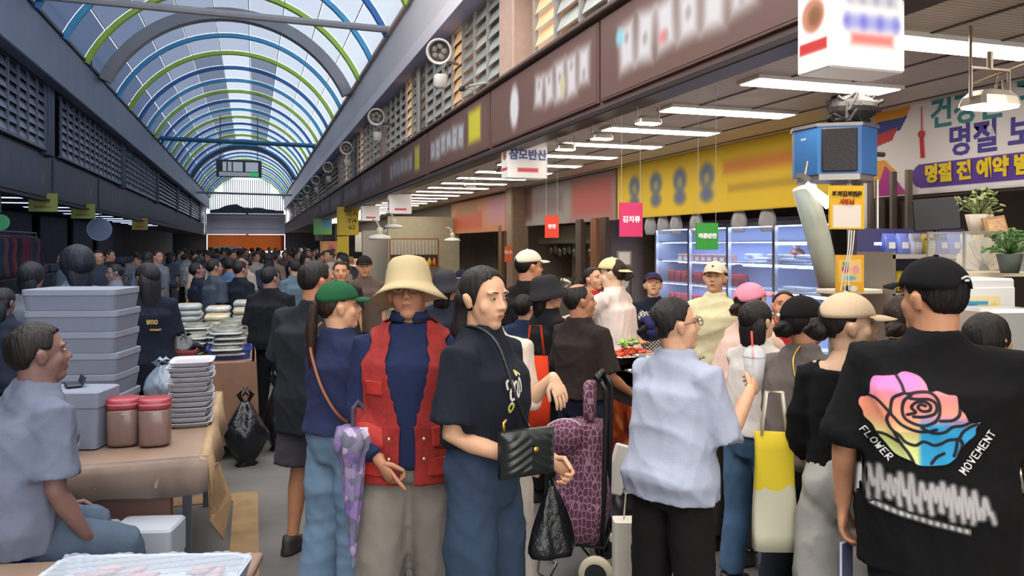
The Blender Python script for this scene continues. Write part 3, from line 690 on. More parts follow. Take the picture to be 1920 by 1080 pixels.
# ------------------------------------------------------------------ the people in the photo
def at(u, d, vt, hatted=False, lean=0):
    p = W(u, 460, d); zt = CH - (vt - 460) / F * d
    full = 1.715 if hatted else 1.708
    full -= .75 * (1 - math.cos(R(lean)))
    return (p.x, p.y), zt / full * 1.70
def pers(label, u, d, vt, face, **k):
    loc, h = at(u, d, vt, bool(k.get('hat')), k.get('lean', 0))
    if 'zoff' in k: k.pop('zoff')
    return person(label, loc, face + math.degrees(math.atan((u - 960) / F)), h, **k)
def hang(sd, out=.13, fwd=0., ffwd=.16): return ((sd * out, fwd, -1), (sd * .02, ffwd, -1))

rose = pers('man in a black cap and black T-shirt with a rainbow rose printed on the back', 1754, 2.58, 476, -8, build=1.14, seed=1, skin='b', head=(-44, -3, 0), hair='short',
            hat=dict(kind='cap', col='#141313', brim=.07, low=3, big=1.03), top=dict(col='#131212', sleeve=1.08, hem=.70, loose=.05), bottom=dict(col='#25272c', loose=.02),
            armL=((-.34, .02, -1), (-.02, .12, -1)), armR=((.36, .0, -1), (.1, .12, -1)), handL=dict(curl=.5, thumb=(.2, 1, 0)))
beige = pers('woman in a beige cap, black boat-neck top and light grey sweatpants', 1590, 2.95, 543, 12, fem=1, build=1.0, seed=2, skin='c', head=(66, -8, 0), hair='bun', hairc='dark', hair_vol=.97,
             hat=dict(kind='cap', col='#cdb392', brim=.075, low=2, tilt=-6), top=dict(col='#121111', sleeve=1.5, hem=1.0, loose=.008, neck=.05), bottom=dict(col='#b4b0a7', loose=.05, waist=1.05),
             armL=((-.22, .1, -1), (.1, .5, -.6)), armR=((.2, .25, -1), (-.2, .8, -.3)))
grey = pers('woman in a brown-grey T-shirt and dark jeans with a black beanie and bun', 1500, 3.42, 552, 26, fem=1, build=1.1, seed=3, skin='b', head=(25, -15, 0), hair='bun', hairc='black', lean=6,
            hat=dict(kind='cap', col='#171515', brim=.004, low=-2, backhole=False, big=1.0, tilt=-8), top=dict(col='#6a605b', sleeve=1.1, hem=.89, loose=.02), bottom=dict(col='#272c34', loose=.025),
            armL=((-.2, .35, -1), (.1, 1, -.1)), armR=((.2, .4, -1), (-.1, 1, -.1)))
longh = pers('woman with long straight dark hair in a white top and blue jeans', 1412, 3.95, 560, 35, fem=1, seed=4, skin='c', head=(10, -22, 0), hair='long', hairc='dark', hair_len=.34, lean=8,
             top=dict(col='#cfc6bd', sleeve=1.1, hem=.93, loose=.025), bottom=dict(col='#506d8c', loose=.02), armL=((-.1, .5, -1), (.2, 1, .1)), armR=((.1, .5, -1), (-.2, 1, .1)))
pink = pers('woman in a pink cap and pale pink shirt bending over the counter', 1372, 4.45, 533, 50, fem=1, seed=5, skin='c', head=(0, -34, 0), hair='bun', hairc='brown', lean=20,
            hat=dict(kind='cap', col='#e08ca0', brim=.07, low=4), top=dict(col='#dcb8a8', sleeve=1.2, hem=.86, loose=.03), bottom=dict(col='#3a3230', kind='pants'), armL=((-.1, .7, -.8), (.2, 1, 0)), armR=((.1, .7, -.8), (-.2, 1, .0)))
blue = pers('woman with glasses in a light blue blouse and black trousers holding a drink', 1258, 3.12, 553, 38, fem=1, build=1.02, seed=6, skin='a', head=(30, -14, 0), hair='bun', hairc='dark', lean=5,
            top=dict(col='#a9aebf', sleeve=1.22, hem=.84, loose=.045), bottom=dict(col='#1b1718', loose=.03), armL=((-.15, .2, -1), (.3, 1, -.2)), armR=((.3, .2, -1), (.1, .66, .95)), handR=dict(dir=(-.2, .9, .3), thumb=(-.2, -.1, 1), up=(-1, .2, 0), curl=.75))
bald = pers('man with a bald patch in a dark brown T-shirt waiting behind the shopping cart', 1090, 4.78, 527, 45, build=1.04, seed=7, skin='d', head=(28, -8, 0), hair='balding', hairc='dark',
            top=dict(col='#2f2724', sleeve=.95, hem=.93, loose=.03), bottom=dict(col='#20263a', loose=.03), armR=((.28, .1, -1), (-.1, .8, -.5)), armL=((-.25, .1, -1), (.3, .8, -.4)))
buck = pers('woman in a dark grey bucket hat and black hooded jacket', 1030, 5.3, 515, 62, fem=1, seed=8, skin='a', head=(18, -10, 0), hair='bob', hairc='dark', hat=dict(kind='bucket', col='#2c2b2e', brim=.035, drop=.055),
            top=dict(col='#1d1c1e', sleeve=1.85, hem=.8, loose=.045), bottom=dict(col='#18181a', loose=.03), armR=((.15, .1, -1), (-.2, .9, -.3)))
creamcap = pers('tall man in a cream cap and black T-shirt behind the woman in the bucket hat', 992, 6.1, 465, 38, seed=9, skin='b', head=(28, -4, 0), hair='short', hat=dict(kind='cap', col='#ddd2ba', brim=.07, low=4),
                top=dict(col='#1e1b1c', sleeve=.9, loose=.035), bottom=dict(col='#22242c'))
bwoman = pers('woman with tied dark hair in a black printed T-shirt and blue jeans', 908, 2.95, 490, 122, fem=1, build=.98, seed=10, skin='a', head=(14, 0, 0), hair='bob', hairc='dark', hair_vol=.98,
              top=dict(col='#1d202a', sleeve=.86, hem=1.03, loose=.045), bottom=dict(col='#36455a', loose=.035, waist=1.09), armR=((.22, -.02, -1), (-.42, .85, -.30)), armL=((-.18, -.06, -1), (-.12, .8, -.62)),
              handR=dict(dir=(-.5, .8, -.4), thumb=(-.2, .2, 1), curl=.7), handL=dict(curl=.8, thumb=(0, 1, 0)))
vestman = pers('elderly man with glasses in a cream sun hat and red mesh vest', 768, 3.3, 489, 184, build=1.02, seed=11, skin='d', head=(2, -14, 3), hair='short', hairc='grey',
               hat=dict(kind='bucket', col='#b9a780', brim=.062, drop=.045, wavy=.012, top=.118, big=1.06), top=dict(col='#222b4a', sleeve=1.92, hem=.86, loose=.028, neck=.012), bottom=dict(col='#8a8178', loose=.05, waist=1.0),
               armR=((.12, .10, -1), (-.42, .62, -.8)), armL=((-.12, -.12, -1), (0, -.1, -1)), handR=dict(dir=(-.55, .3, -.75), thumb=(-.5, .7, .5), up=(-.6, -.2, -.6), curl=.8, point=True))
green = pers('woman in a green cap and navy T-shirt with a brown ponytail and light blue jeans', 638, 3.7, 522, 46, fem=1, build=1.06, seed=12, skin='a', head=(34, -8, 0), hair='pony', hairc='brown', hair_len=.36,
             hat=dict(kind='cap', col='#1f5233', brim=.085, low=2, tilt=-4), top=dict(col='#2a3050', sleeve=.85, hem=.95, loose=.03), bottom=dict(col='#6f88a0', loose=.05, waist=1.03), armR=((.22, .1, -1), (.0, .3, -1)), armL=((-.2, .25, -1), (.3, 1, .1)))
backman = pers('stocky man in a charcoal T-shirt and grey shorts seen from behind', 592, 4.5, 484, 30, build=1.08, seed=13, skin='d', head=(34, -2, 0), hair='short', top=dict(col='#22262c', sleeve=.95, hem=.71, loose=.055),
               bottom=dict(col='#3c3a42', kind='shorts', hem=.52, loose=.04), armL=((-.26, .16, -1), (.3, .8, -.4)), armR=((.2, .15, -1), (-.3, .8, -.3)))
cream = pers('person in a cream cardigan and cream trousers standing behind the black printed T-shirt', 912, 3.62, 520, 176, fem=1, build=1.12, seed=14, skin='c', head=(0, -4, 0), hair='bob', top=dict(col='#d8c8b8', sleeve=1.3, hem=.85, loose=.035),
             bottom=dict(col='#b8ada2', loose=.06), armL=((-.16, .0, -1), (-.3, .4, .42)), handL=dict(dir=(-.35, .2, -.9), thumb=(.6, .2, 0), up=(0, -1, 0), curl=.25), armR=((.2, 0, -1), (0, .2, -1)), shoes='#8a6248')
# sellers behind the counter
v1 = pers('seller in a backwards cream cap, white T-shirt and pink apron reaching across the counter', 1160, 6.1, 481, -62, fem=1, seed=15, skin='f', head=(-8, -8, 0), hair='bun', hairc='brown', lean=6, hat=dict(kind='cap', col='#dccf98', brim=.065, low=4, visor_yaw=180, backhole=False),
          top=dict(col='#e6d2c8', sleeve=.95, hem=.86, loose=.05), bottom=dict(col='#6b4b52'), armL=((-.2, .75, -.45), (.3, 1, -.2)), armR=((.2, .7, -.5), (-.2, 1, -.4)))
v2 = pers('seller in a red apron bending beside the kitchen', 1098, 7.3, 500, 120, fem=1, seed=16, skin='a', head=(10, -25, 0), hair='bun', hairc='dark', lean=12, top=dict(col='#b5302f', sleeve=.95, hem=.86, loose=.03), bottom=dict(col='#8c1f26'), armR=((.2, .6, -.7), (-.2, 1, -.3)), armL=((-.2, .6, -.7), (.2, 1, -.3)))
v3 = pers('seller in a navy visor cap and black and white checked apron looking down', 1224, 6.8, 508, 176, fem=1, build=1.1, seed=17, skin='a', head=(0, -32, 0), hair='bun', hairc='dark', lean=8, hat=dict(kind='cap', col='#232d52', brim=.06, low=4, col2='#b03a3c'),
          top=dict(col='#1d2330', sleeve=1.5, hem=.86, loose=.035), bottom=dict(col='#222228'), armR=((.2, .5, -.8), (-.3, 1, -.2)), armL=((-.2, .5, -.8), (.3, 1, -.2)))
v4 = pers('seller in a cream cap standing in front of the display fridge', 1340, 5.75, 487, 192, fem=1, seed=18, skin='a', head=(0, -12, 0), hair='updo', hairc='brown', hat=dict(kind='cap', col='#e6dcc0', brim=.06, low=4), top=dict(col='#e6dcb0', sleeve=.9, loose=.03), bottom=dict(col='#3a3a44'))
v5 = pers('person in a red apron behind the woman with long hair', 1452, 5.1, 543, 150, fem=1, seed=19, skin='b', head=(30, -30, 0), hair='bun', hairc='brown', lean=14, top=dict(col='#c03032', sleeve=.9, loose=.03), bottom=dict(col='#302a2c'))
# further shoppers on this side
n1 = pers('woman with a hair clip in a black top in front of the dark pillar', 1700, 3.62, 545, 30, fem=1, seed=20, skin='c', head=(-10, -20, 0), hair='bun', hairc='brown', top=dict(col='#171516', sleeve=.9, loose=.02), bottom=dict(col='#22232a'))
n2 = pers('woman with short dark curly hair beside the water dispenser', 1852, 3.15, 588, 10, fem=1, seed=21, skin='b', head=(30, -20, 0), hair='bob', hairc='dark', hair_vol=1.08, lean=10, top=dict(col='#1c1a1c', sleeve=.9, loose=.02), bottom=dict(col='#22232a'))
n3 = pers('man in a black cap and brown shirt facing the camera', 683, 8.6, 477, 178, seed=22, skin='b', head=(0, -4, 0), hair='short', hat=dict(kind='cap', col='#1c1a1c', brim=.06, low=4), top=dict(col='#5b4c44', sleeve=1.0, loose=.04), bottom=dict(col='#3a3530'), voxel=.014)
n4 = pers('person in a charcoal bucket hat and dark hooded jacket behind the sun hat', 838, 5.9, 506, 30, fem=1, build=1.1, seed=23, skin='b', head=(10, -10, 0), hair='bob', hat=dict(kind='bucket', col='#36353a', brim=.04, drop=.045), top=dict(col='#262a36', sleeve=1.85, loose=.05), bottom=dict(col='#22242c'), voxel=.014)
n5 = pers('woman in a purple sun visor and red checked shirt', 866, 7.3, 503, -150, fem=1, seed=24, skin='c', head=(0, -6, 0), hair='bob', hat=dict(kind='cap', col='#1c1a22', col2='#6a55b0', brim=.07, low=4), top=dict(col='#c4565c', sleeve=1.2, loose=.03), bottom=dict(col='#33363f'), voxel=.014)
n6 = pers('person in a navy shirt with a green bag strap behind the cream cardigan', 985, 5.75, 548, 20, fem=1, seed=25, skin='c', head=(10, -15, 0), hair='updo', hairc='dark', top=dict(col='#25314c', sleeve=.9, loose=.03), bottom=dict(col='#3a3f4c'), voxel=.014)
n7 = pers('man with short black hair beside the man in the brown shirt', 640, 8.2, 487, 160, seed=26, skin='b', head=(20, -6, 0), hair='short', top=dict(col='#22232a', loose=.03), voxel=.014)
# opposite side of the arcade; its dimness is put into skin and clothes colours
seat = None
sp = W(22, 460, 2.95)
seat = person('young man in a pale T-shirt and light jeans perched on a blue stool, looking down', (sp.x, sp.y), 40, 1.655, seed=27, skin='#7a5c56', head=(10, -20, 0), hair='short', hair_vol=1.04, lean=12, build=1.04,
              top=dict(col='#666d80', sleeve=.85, hem=.84, loose=.04), bottom=dict(col='#4a586a', loose=.045, waist=.98), knees=[(-.13, .33, .79), (.15, .34, .77)], ankles=[(-.17, .42, .40), (.17, .40, .40)], armR=((.16, -.02, -1), (-.05, .42, -.75)), armL=((-.2, .1, -1), (.15, .5, -.6)))
seat['P'].location.z = -.19
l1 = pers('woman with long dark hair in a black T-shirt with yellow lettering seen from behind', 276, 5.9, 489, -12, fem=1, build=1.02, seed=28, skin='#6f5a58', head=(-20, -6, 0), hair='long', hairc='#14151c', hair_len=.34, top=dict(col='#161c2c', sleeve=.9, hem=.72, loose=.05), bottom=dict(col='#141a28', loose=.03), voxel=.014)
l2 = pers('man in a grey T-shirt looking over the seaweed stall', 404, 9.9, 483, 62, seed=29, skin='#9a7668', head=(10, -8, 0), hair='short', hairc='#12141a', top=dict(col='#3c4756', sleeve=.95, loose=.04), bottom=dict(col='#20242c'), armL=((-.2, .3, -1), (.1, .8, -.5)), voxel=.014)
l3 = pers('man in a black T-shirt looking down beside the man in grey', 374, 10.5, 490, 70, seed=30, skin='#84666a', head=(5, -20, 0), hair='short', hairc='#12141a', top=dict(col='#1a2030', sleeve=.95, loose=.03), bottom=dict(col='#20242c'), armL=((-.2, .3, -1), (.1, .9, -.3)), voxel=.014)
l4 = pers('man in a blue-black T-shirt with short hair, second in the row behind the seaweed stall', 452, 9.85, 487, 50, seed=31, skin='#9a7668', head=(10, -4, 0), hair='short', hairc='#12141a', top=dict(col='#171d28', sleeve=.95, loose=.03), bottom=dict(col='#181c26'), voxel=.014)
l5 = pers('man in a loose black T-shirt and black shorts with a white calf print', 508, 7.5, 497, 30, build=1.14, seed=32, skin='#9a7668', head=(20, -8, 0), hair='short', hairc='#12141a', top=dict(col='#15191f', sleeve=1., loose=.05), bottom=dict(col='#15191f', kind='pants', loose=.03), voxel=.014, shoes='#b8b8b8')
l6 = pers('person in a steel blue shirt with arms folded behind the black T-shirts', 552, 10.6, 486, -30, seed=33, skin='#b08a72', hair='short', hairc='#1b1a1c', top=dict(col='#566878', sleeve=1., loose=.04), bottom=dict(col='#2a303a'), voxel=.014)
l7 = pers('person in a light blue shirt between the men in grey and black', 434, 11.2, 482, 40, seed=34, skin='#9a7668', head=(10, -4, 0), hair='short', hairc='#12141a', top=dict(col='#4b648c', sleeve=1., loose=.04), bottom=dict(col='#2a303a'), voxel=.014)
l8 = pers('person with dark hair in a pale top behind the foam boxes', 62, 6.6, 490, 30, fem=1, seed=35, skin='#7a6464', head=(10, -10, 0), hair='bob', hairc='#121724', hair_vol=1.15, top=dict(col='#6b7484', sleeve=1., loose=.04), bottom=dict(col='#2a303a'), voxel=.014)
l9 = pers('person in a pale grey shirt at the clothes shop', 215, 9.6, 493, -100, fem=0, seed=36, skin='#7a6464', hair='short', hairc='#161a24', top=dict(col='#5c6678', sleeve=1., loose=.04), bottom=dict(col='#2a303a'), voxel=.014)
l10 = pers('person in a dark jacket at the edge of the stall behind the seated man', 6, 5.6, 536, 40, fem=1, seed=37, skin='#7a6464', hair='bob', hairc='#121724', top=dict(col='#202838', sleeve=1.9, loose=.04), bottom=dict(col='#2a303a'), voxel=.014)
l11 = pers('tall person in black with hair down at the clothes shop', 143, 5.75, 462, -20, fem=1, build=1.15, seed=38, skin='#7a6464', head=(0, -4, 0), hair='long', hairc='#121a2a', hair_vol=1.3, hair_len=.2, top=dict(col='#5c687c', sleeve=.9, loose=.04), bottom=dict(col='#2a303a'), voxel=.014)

# ---- details worn by the main people
def rot_to(v): return V(v).to_track_quat('Z', 'Y').to_euler()
# red mesh vest with open front, collar, pockets
red = mat('#96201b', .75, var=.2, vs_=60, bump=.5, bs=300)
def vskip(az, z):
    a = abs((az + 180) % 360 - 180)
    fr = 3 + 24 * max(0, (z - 1.02) / .42)
    if a < fr: return True
    return 1.10 < z < 1.36 and abs(a - 90) < 30 * math.sqrt(max(0, 1 - ((z - 1.23) / .13) ** 2))
finish_jobs()
vest = front_sheet(vestman, 'vest', red, .80, 1.462, 2, 358, off=.012, skip=vskip, nz=64, na=120, thick=.008, flare=.04, hug=.014)
for az, z, w, h in ((42, 1.0, .11, .10), (-42, 1.0, .11, .10), (40, .88, .13, .09), (-40, .88, .13, .09), (36, 1.2, .08, .07)):
    pk = front_sheet(vestman, 'pocket', mat('#a5261c', .7, var=.15, vs_=40), z - h / 2, z + h / 2, az - w * 180, az + w * 180, off=.022, hug=.02, nz=6, na=8, thick=.006, flare=.04)
front_sheet(vestman, 'pocket_flap', mat('#8c1a18', .7), .93, .955, 24, 62, off=.03, hug=.026, nz=3, na=8, thick=.005)
for z in (.92, 1.0): 
    for s in (1, -1): 
        w, d, y = vestman['T'](z); MB().ball((s * .07, d + .07, z), (.008, .006, .008), 8, 6).build('snap_button', mat('#c9b9a0', .3, .8), vestman['P'], True)
def glasses(rec, c='#2a1d1a', r=.023):
    b = MB()
    for s in (-1, 1):
        pts = [(s * .031 + r * math.cos(2 * PI * k / 16), .098, .002 + r * .8 * math.sin(2 * PI * k / 16)) for k in range(17)]; b.tube(pts, .0019, 5); b.tube([(s * (.031 + r), .097, .006), (s * .078, .06, .008), (s * .084, -.01, .006)], .0018, 5)
    b.tube([(-.009, .1, .004), (.009, .1, .004)], .0018, 5); o = b.build('glasses', mat(c, .3), rec['P'], True); o.matrix_local = rec['HM']
glasses(vestman, '#4a3a34'); glasses(blue, '#3a1512', .024)
# polo collar under the vest
Bv = vestman['B']; rs = []
for i in range(25):
    a = R(14 + 332 * i / 24); c, s_ = math.sin(a), math.cos(a); rs.append([Bv((c * (w + .0), -.012 + s_ * (w + .004), z)) for w, z in ((.075, 1.462), (.071, 1.50), (.076, 1.502), (.09, 1.462))])
MB().rings(rs).build('collar', cloth('#222b4a'), vestman['P'], True)
# aprons
front_sheet(v1, 'apron', cloth('#c98a9a'), .55, 1.32, -100, 100, off=.014, hug=.012, skip=lambda az, z: z > 1.02 and abs((az + 180) % 360 - 180) > 45, flare=.1)
front_sheet(v2, 'apron', cloth('#a11c28'), .5, 1.32, -100, 100, off=.014, hug=.012, skip=lambda az, z: z > 1.05 and abs((az + 180) % 360 - 180) > 45, flare=.1)
front_sheet(v3, 'apron', check_mat('#17171a', '#d9d4cc', 62), .5, 1.36, -100, 100, off=.014, hug=.012, skip=lambda az, z: z > 1.12 and abs((az + 180) % 360 - 180) > 50, flare=.1)
front_sheet(v5, 'apron', cloth('#b01f24'), .6, 1.32, -90, 90, off=.014, flare=.1)
# scrunchie, pearl, cap emblems, buns
o = MB(); 
pts = [(.045 * math.cos(a), -.125, .012 + .035 * math.sin(a)) for a in [2 * PI * k / 14 for k in range(15)]]; o.tube(pts, [(.017 + .005 * (k % 2),) * 2 for k in range(15)], 8)
q = o.build('scrunchie', cloth('#26264a'), blue['P'], True); q.matrix_local = blue['HM']
q = MB().ball((-.02, -.118, .06), .009, 10, 8).build('pearl_clip', mat('#e6ddd0', .2), grey['P'], True); q.matrix_local = grey['HM']
q = MB().tube([(-.018, -.112, .072), (-.006, -.117, .08), (.006, -.117, .079), (.018, -.112, .072)], [(.004, .003)] * 4, 6).ball((0, -.1175, .068), (.012, .003, .004), 8, 5).build('cap_emblem', mat('#d9d6d0', .5), rose['P'], True); q.matrix_local = rose['HM']
q = MB().ball((.0, -.122, .018), (.03, .026, .03), 12, 8).build('hair_bun', hairmat('#1c1613'), beige['P'], True); q.matrix_local = beige['HM']
q = MB().ball((0, .098, .075), (.01, .003, .007), 8, 5).build('cap_emblem', mat('#4a4038', .5), v4['P'], True); q.matrix_local = v4['HM']
# shirt prints are laid on the cloth after the shirts are shaped
finish_jobs()
def lay_print(rec, name, w, h, nx, ny, func, mask, origin, direction, off=.004, m=None, tgt='shirt', local_up=(0, 0, 1)):
    """printed ink: a fine sheet draped onto the garment along direction (person-local)"""
    me = rec[tgt].data; bvh = BVHTree.FromPolygons([v.co.copy() for v in me.vertices], [tuple(p.vertices) for p in me.polygons])
    dn = V(direction).normalized(); up = V(local_up); rt = dn.cross(up).normalized(); up = rt.cross(dn).normalized(); og = V(origin)
    xs = np.linspace(-w / 2, w / 2, nx); ys = np.linspace(-h / 2, h / 2, ny); X, Y = np.meshgrid(xs, ys); mk = mask(X, Y); c = np.clip(func(X, Y), 0, 1); c = np.where(c <= .04045, c / 12.92, ((c + .055) / 1.055) ** 2.4)
    st = 4; gx, gy = np.meshgrid(range(0, nx + st, st), range(0, ny + st, st)); D = np.full(gx.shape, np.nan)
    for i in range(gx.shape[0]):
        for j in range(gx.shape[1]):
            x = -w / 2 + w * gx[i, j] / (nx - 1); y = -h / 2 + h * gy[i, j] / (ny - 1); p = og + rt * x + up * y - dn * .5
            hit = bvh.ray_cast(p, dn, 1.2)
            if hit[0] is not None: D[i, j] = hit[3]
    D[np.isnan(D)] = np.nanmedian(D); ii = np.arange(ny) / st; jj = np.arange(nx) / st; i0 = ii.astype(int); j0 = jj.astype(int); fi = (ii - i0)[:, None]; fj = (jj - j0)[None, :]
    d = D[i0][:, j0] * (1 - fi) * (1 - fj) + D[i0 + 1][:, j0] * fi * (1 - fj) + D[i0][:, j0 + 1] * (1 - fi) * fj + D[i0 + 1][:, j0 + 1] * fi * fj
    d = d - off - .5; P = np.array(og)[None, None] + np.array(rt) * X[..., None] + np.array(up) * Y[..., None] + np.array(dn) * d[..., None]
    idx = np.arange(nx * ny).reshape(ny, nx); f = np.stack([idx[:-1, :-1], idx[:-1, 1:], idx[1:, 1:], idx[1:, :-1]], -1).reshape(-1, 4); f = f[mk.reshape(-1)[f].all(1)]
    use = np.unique(f); rm = np.full(nx * ny, -1); rm[use] = np.arange(len(use)); me2 = bpy.data.meshes.new(name); me2.from_pydata(P.reshape(-1, 3)[use].tolist(), [], rm[f].tolist())
    a = me2.color_attributes.new('ink', 'FLOAT_COLOR', 'POINT'); col = np.ones((len(use), 4), 'f'); col[:, :3] = c.reshape(-1, 3)[use]; a.data.foreach_set('color', col.ravel()); me2.update(); me2.polygons.foreach_set('use_smooth', [True] * len(me2.polygons))
    return link(name, me2, m or vcol_mat('ink_print', .8), rec['P'])
def polyline_d(X, Y, pts, close=False):
    d = np.full(X.shape, 9.); P = [np.array(p, float) for p in pts]
    if close: P.append(P[0])
    for a, b in zip(P, P[1:]):
        ab = b - a; t = np.clip(((X - a[0]) * ab[0] + (Y - a[1]) * ab[1]) / (ab @ ab + 1e-12), 0, 1); d = np.minimum(d, np.hypot(X - a[0] - t * ab[0], Y - a[1] - t * ab[1]))
    return d
def inside(X, Y, pts):
    c = np.zeros(X.shape, bool); n = len(pts)
    for i in range(n):
        x0, y0 = pts[i]; x1, y1 = pts[(i + 1) % n]; k = ((y0 > Y) != (y1 > Y)); c ^= k & (X < (x1 - x0) * (Y - y0) / ((y1 - y0) if y1 != y0 else 1e-9) + x0)
    return c
def smooth_pts(p, n=6, close=False):
    out = []; m = len(p); rng_ = range(m if close else m - 1)
    for i in rng_:
        g = lambda k: np.array(p[k % m] if close else p[max(0, min(m - 1, k))], float)
        a, b, c, d = g(i - 1), g(i), g(i + 1), g(i + 2)
        for q in range(n): t = q / n; out.append(tuple(.5 * ((2 * b) + (-a + c) * t + (2 * a - 5 * b + 4 * c - d) * t * t + (-a + 3 * b - 3 * c + d) * t ** 3)))
    if not close: out.append(tuple(p[-1]))
    return out
# rose: coordinates read in pixels of the printed area, origin (1752, 785), 1 px = 1/612 m at the back
SX = 1 / 600.
def rp(l): return [((x / 3 + 1580 - 1752) * SX, (785 - (y / 3 + 660)) * SX) for x, y in l]
out = smooth_pts(rp([(265, 270), (275, 200), (295, 160), (350, 152), (410, 143), (440, 125), (475, 122), (530, 140), (560, 175), (572, 212), (610, 207), (660, 222), (705, 228), (715, 285), (745, 325), (768, 368), (820, 362), (800, 400), (795, 440), (755, 480), (722, 530), (705, 570), (660, 610), (590, 628), (520, 632), (480, 612), (400, 585), (350, 530), (310, 485), (285, 440), (245, 405), (235, 370), (215, 330), (225, 290)]), 5, True)
lines = [smooth_pts(rp(l), 6) for l in ([(265, 270), (305, 282), (345, 320), (372, 350)], [(410, 143), (435, 190), (448, 232), (470, 236)], [(448, 232), (395, 262), (380, 300), (378, 350), (395, 375), (430, 410), (480, 432), (520, 440)],
    [(470, 236), (520, 222), (575, 222), (610, 260), (618, 320), (600, 370), (550, 402), (500, 400), (450, 375), (435, 330), (445, 275), (480, 240)], [(470, 260), (510, 262), (570, 258), (602, 285), (595, 330), (545, 355), (490, 360)], [(460, 352), (500, 335), (480, 310), (500, 282), (540, 272), (572, 290), (568, 318), (535, 325), (512, 308), (525, 290), (548, 295)],
    [(372, 350), (358, 390), (380, 440), (420, 470), (450, 505), (500, 520), (540, 495), (590, 510), (620, 500), (660, 475), (710, 462), (730, 425), (765, 395), (800, 378)], [(530, 415), (580, 440), (640, 432), (680, 400), (730, 388), (768, 368)], [(620, 370), (680, 362), (712, 330), (716, 285)],
    [(300, 480), (350, 478), (430, 515)], [(395, 460), (430, 520), (465, 565), (490, 612)], [(705, 470), (700, 520), (690, 560)], [(640, 550), (605, 575), (580, 612)], [(720, 470), (730, 500), (710, 560)], [(520, 440), (560, 435), (600, 420)])]
def rose_ink(X, Y):
    u = (X / SX + 1752 - 1580) * 3; v = (785 - Y / SX - 660) * 3
    pk, orr, ye, bu, lv = hx('#f07ab8'), hx('#f79a78'), hx('#dbe08a'), hx('#2a9ccc'), hx('#c08ac8')
    t = sm(v, 180, 330)[..., None]; c = pk * (1 - t) + orr * t; tr = sm(u, 480, 620)[..., None]; c = c * (1 - tr * (1 - t) * .8) + orr * tr * (1 - t) * .8
    t2 = sm(v, 350, 520)[..., None]; c2 = c * (1 - t2) + ye * t2; rb = sm(u, 505, 540)[..., None]; tb = sm(v, 340, 410)[..., None]; mid = np.exp(-((v - 365) / 28.) ** 2)[..., None] * rb
    c3 = c2 * (1 - rb * tb) + bu * rb * tb; c3 = c3 * (1 - mid * .6) + lv * mid * .6; lo = np.full(X.shape, 9.)
    for l in lines: lo = np.minimum(lo, polyline_d(X, Y, l))
    lo = np.minimum(lo, polyline_d(X, Y, out, True) + .002); al = (1 - sm(lo, .0032, .0062))[..., None]
    return c3 * (1 - al) + hx('#1c1820') * al
bk = (0, 1, 0)
rosep = lay_print(rose, 'rose_print', .40, .34, 200, 170, rose_ink, lambda X, Y: inside(X, Y, out), (-.07, 0, 1.205), bk)
def put_on(rec, o, u, v): pass
# ------------------------------------------------------------------ shop fronts, signs and fittings on the stall side
def sign_R(name, x, y0, y1, z0, z1, base, blobs, parent, nx=160, ny=40, off=.004, rough=.6):
    """printed panel on a plane X = x facing the arcade; blob x runs from far (left) to near (right), metres from the panel centre"""
    return print_sheet(name, abs(y1 - y0), z1 - z0, nx, ny, paint(base, blobs), parent, (x - off, (y0 + y1) / 2, (z0 + z1) / 2), RX, m=vcol_mat('print_' + name, rough))
# lettering panels on the brown sign band
BR = '#75574e'
def fascia_sign(y0, y1, blobs, label):
    z0, z1 = 2.88, 3.53; o = thing('fascia_sign', label, 'sign', (FXR, (y0 + y1) / 2, 3.205), 0, 'shop signs on the brown band')
    MB().box((-.012, 0, 0), (.022, abs(y1 - y0) - .02, z1 - z0), bev=.004).build('sign_panel', mat(BR, .45), o)
    print_sheet('sign_print', abs(y1 - y0) - .06, z1 - z0 - .04, 170, 42, paint(BR, blobs), o, (-.026, 0, 0), RX, m=vcol_mat('print_fascia', .5)); return o
wh = '#e3e0e2'
r = random.Random(5)
def soft_text(x0, x1, cy_, h, col=wh, n=5, fe=.075):
    out = []; w = (x1 - x0) / n
    for i in range(n): out.append(('r', x0 + w * (i + .5), cy_ + r.uniform(-.02, .02), w * .40, h / 2 * r.uniform(.8, 1.05), col, fe, r.uniform(-.12, .12), .93)); out.append(('e', x0 + w * (i + .5), cy_ + r.uniform(-.08, .08), w * .12, h * .12, '#8d7f7c', .03, 0, .6))
    return out
fascia_sign(5.72, 3.1, soft_text(-.98, .75, .0, .34, n=6) + [('e', -.95, .1, .06, .06, '#8fd0e0', .04), ('e', .62, .12, .07, .06, '#d8c84a', .04), ('e', -.3, -.06, .05, .04, '#dd8888', .04)], 'brown shop sign with big blurred white letters above the food stall')
fascia_sign(8.75, 5.75, soft_text(.0, 1.35, .02, .34, n=5) + [('e', -.62, .0, .14, .22, wh, .05), ('e', .75, -.04, .06, .08, '#cfc89a', .04)], 'brown shop sign with white letters and a white oval mark')
fascia_sign(12.2, 8.8, [('r', 1.05, .03, .28, .2, '#d9cf3a', .07)] + soft_text(-1.5, .55, .0, .3, '#c9cbd4', n=6), 'brown shop sign with a yellow square beside pale letters')
fascia_sign(16.2, 12.3, [('r', 1.2, .0, .2, .2, '#cfc24a', .07)] + soft_text(-1.6, .8, .0, .26, '#b4b0b6', n=6), 'brown shop sign with a small yellow square and grey letters')
for k in range(5): fascia_sign(20.4 + 4.2 * k, 16.3 + 4.2 * k, soft_text(-1.6, 1.4, 0, .26, '#9a9298', n=7, fe=.08), f'faded brown shop sign farther along the band, {ORD[k]} past the small yellow square')
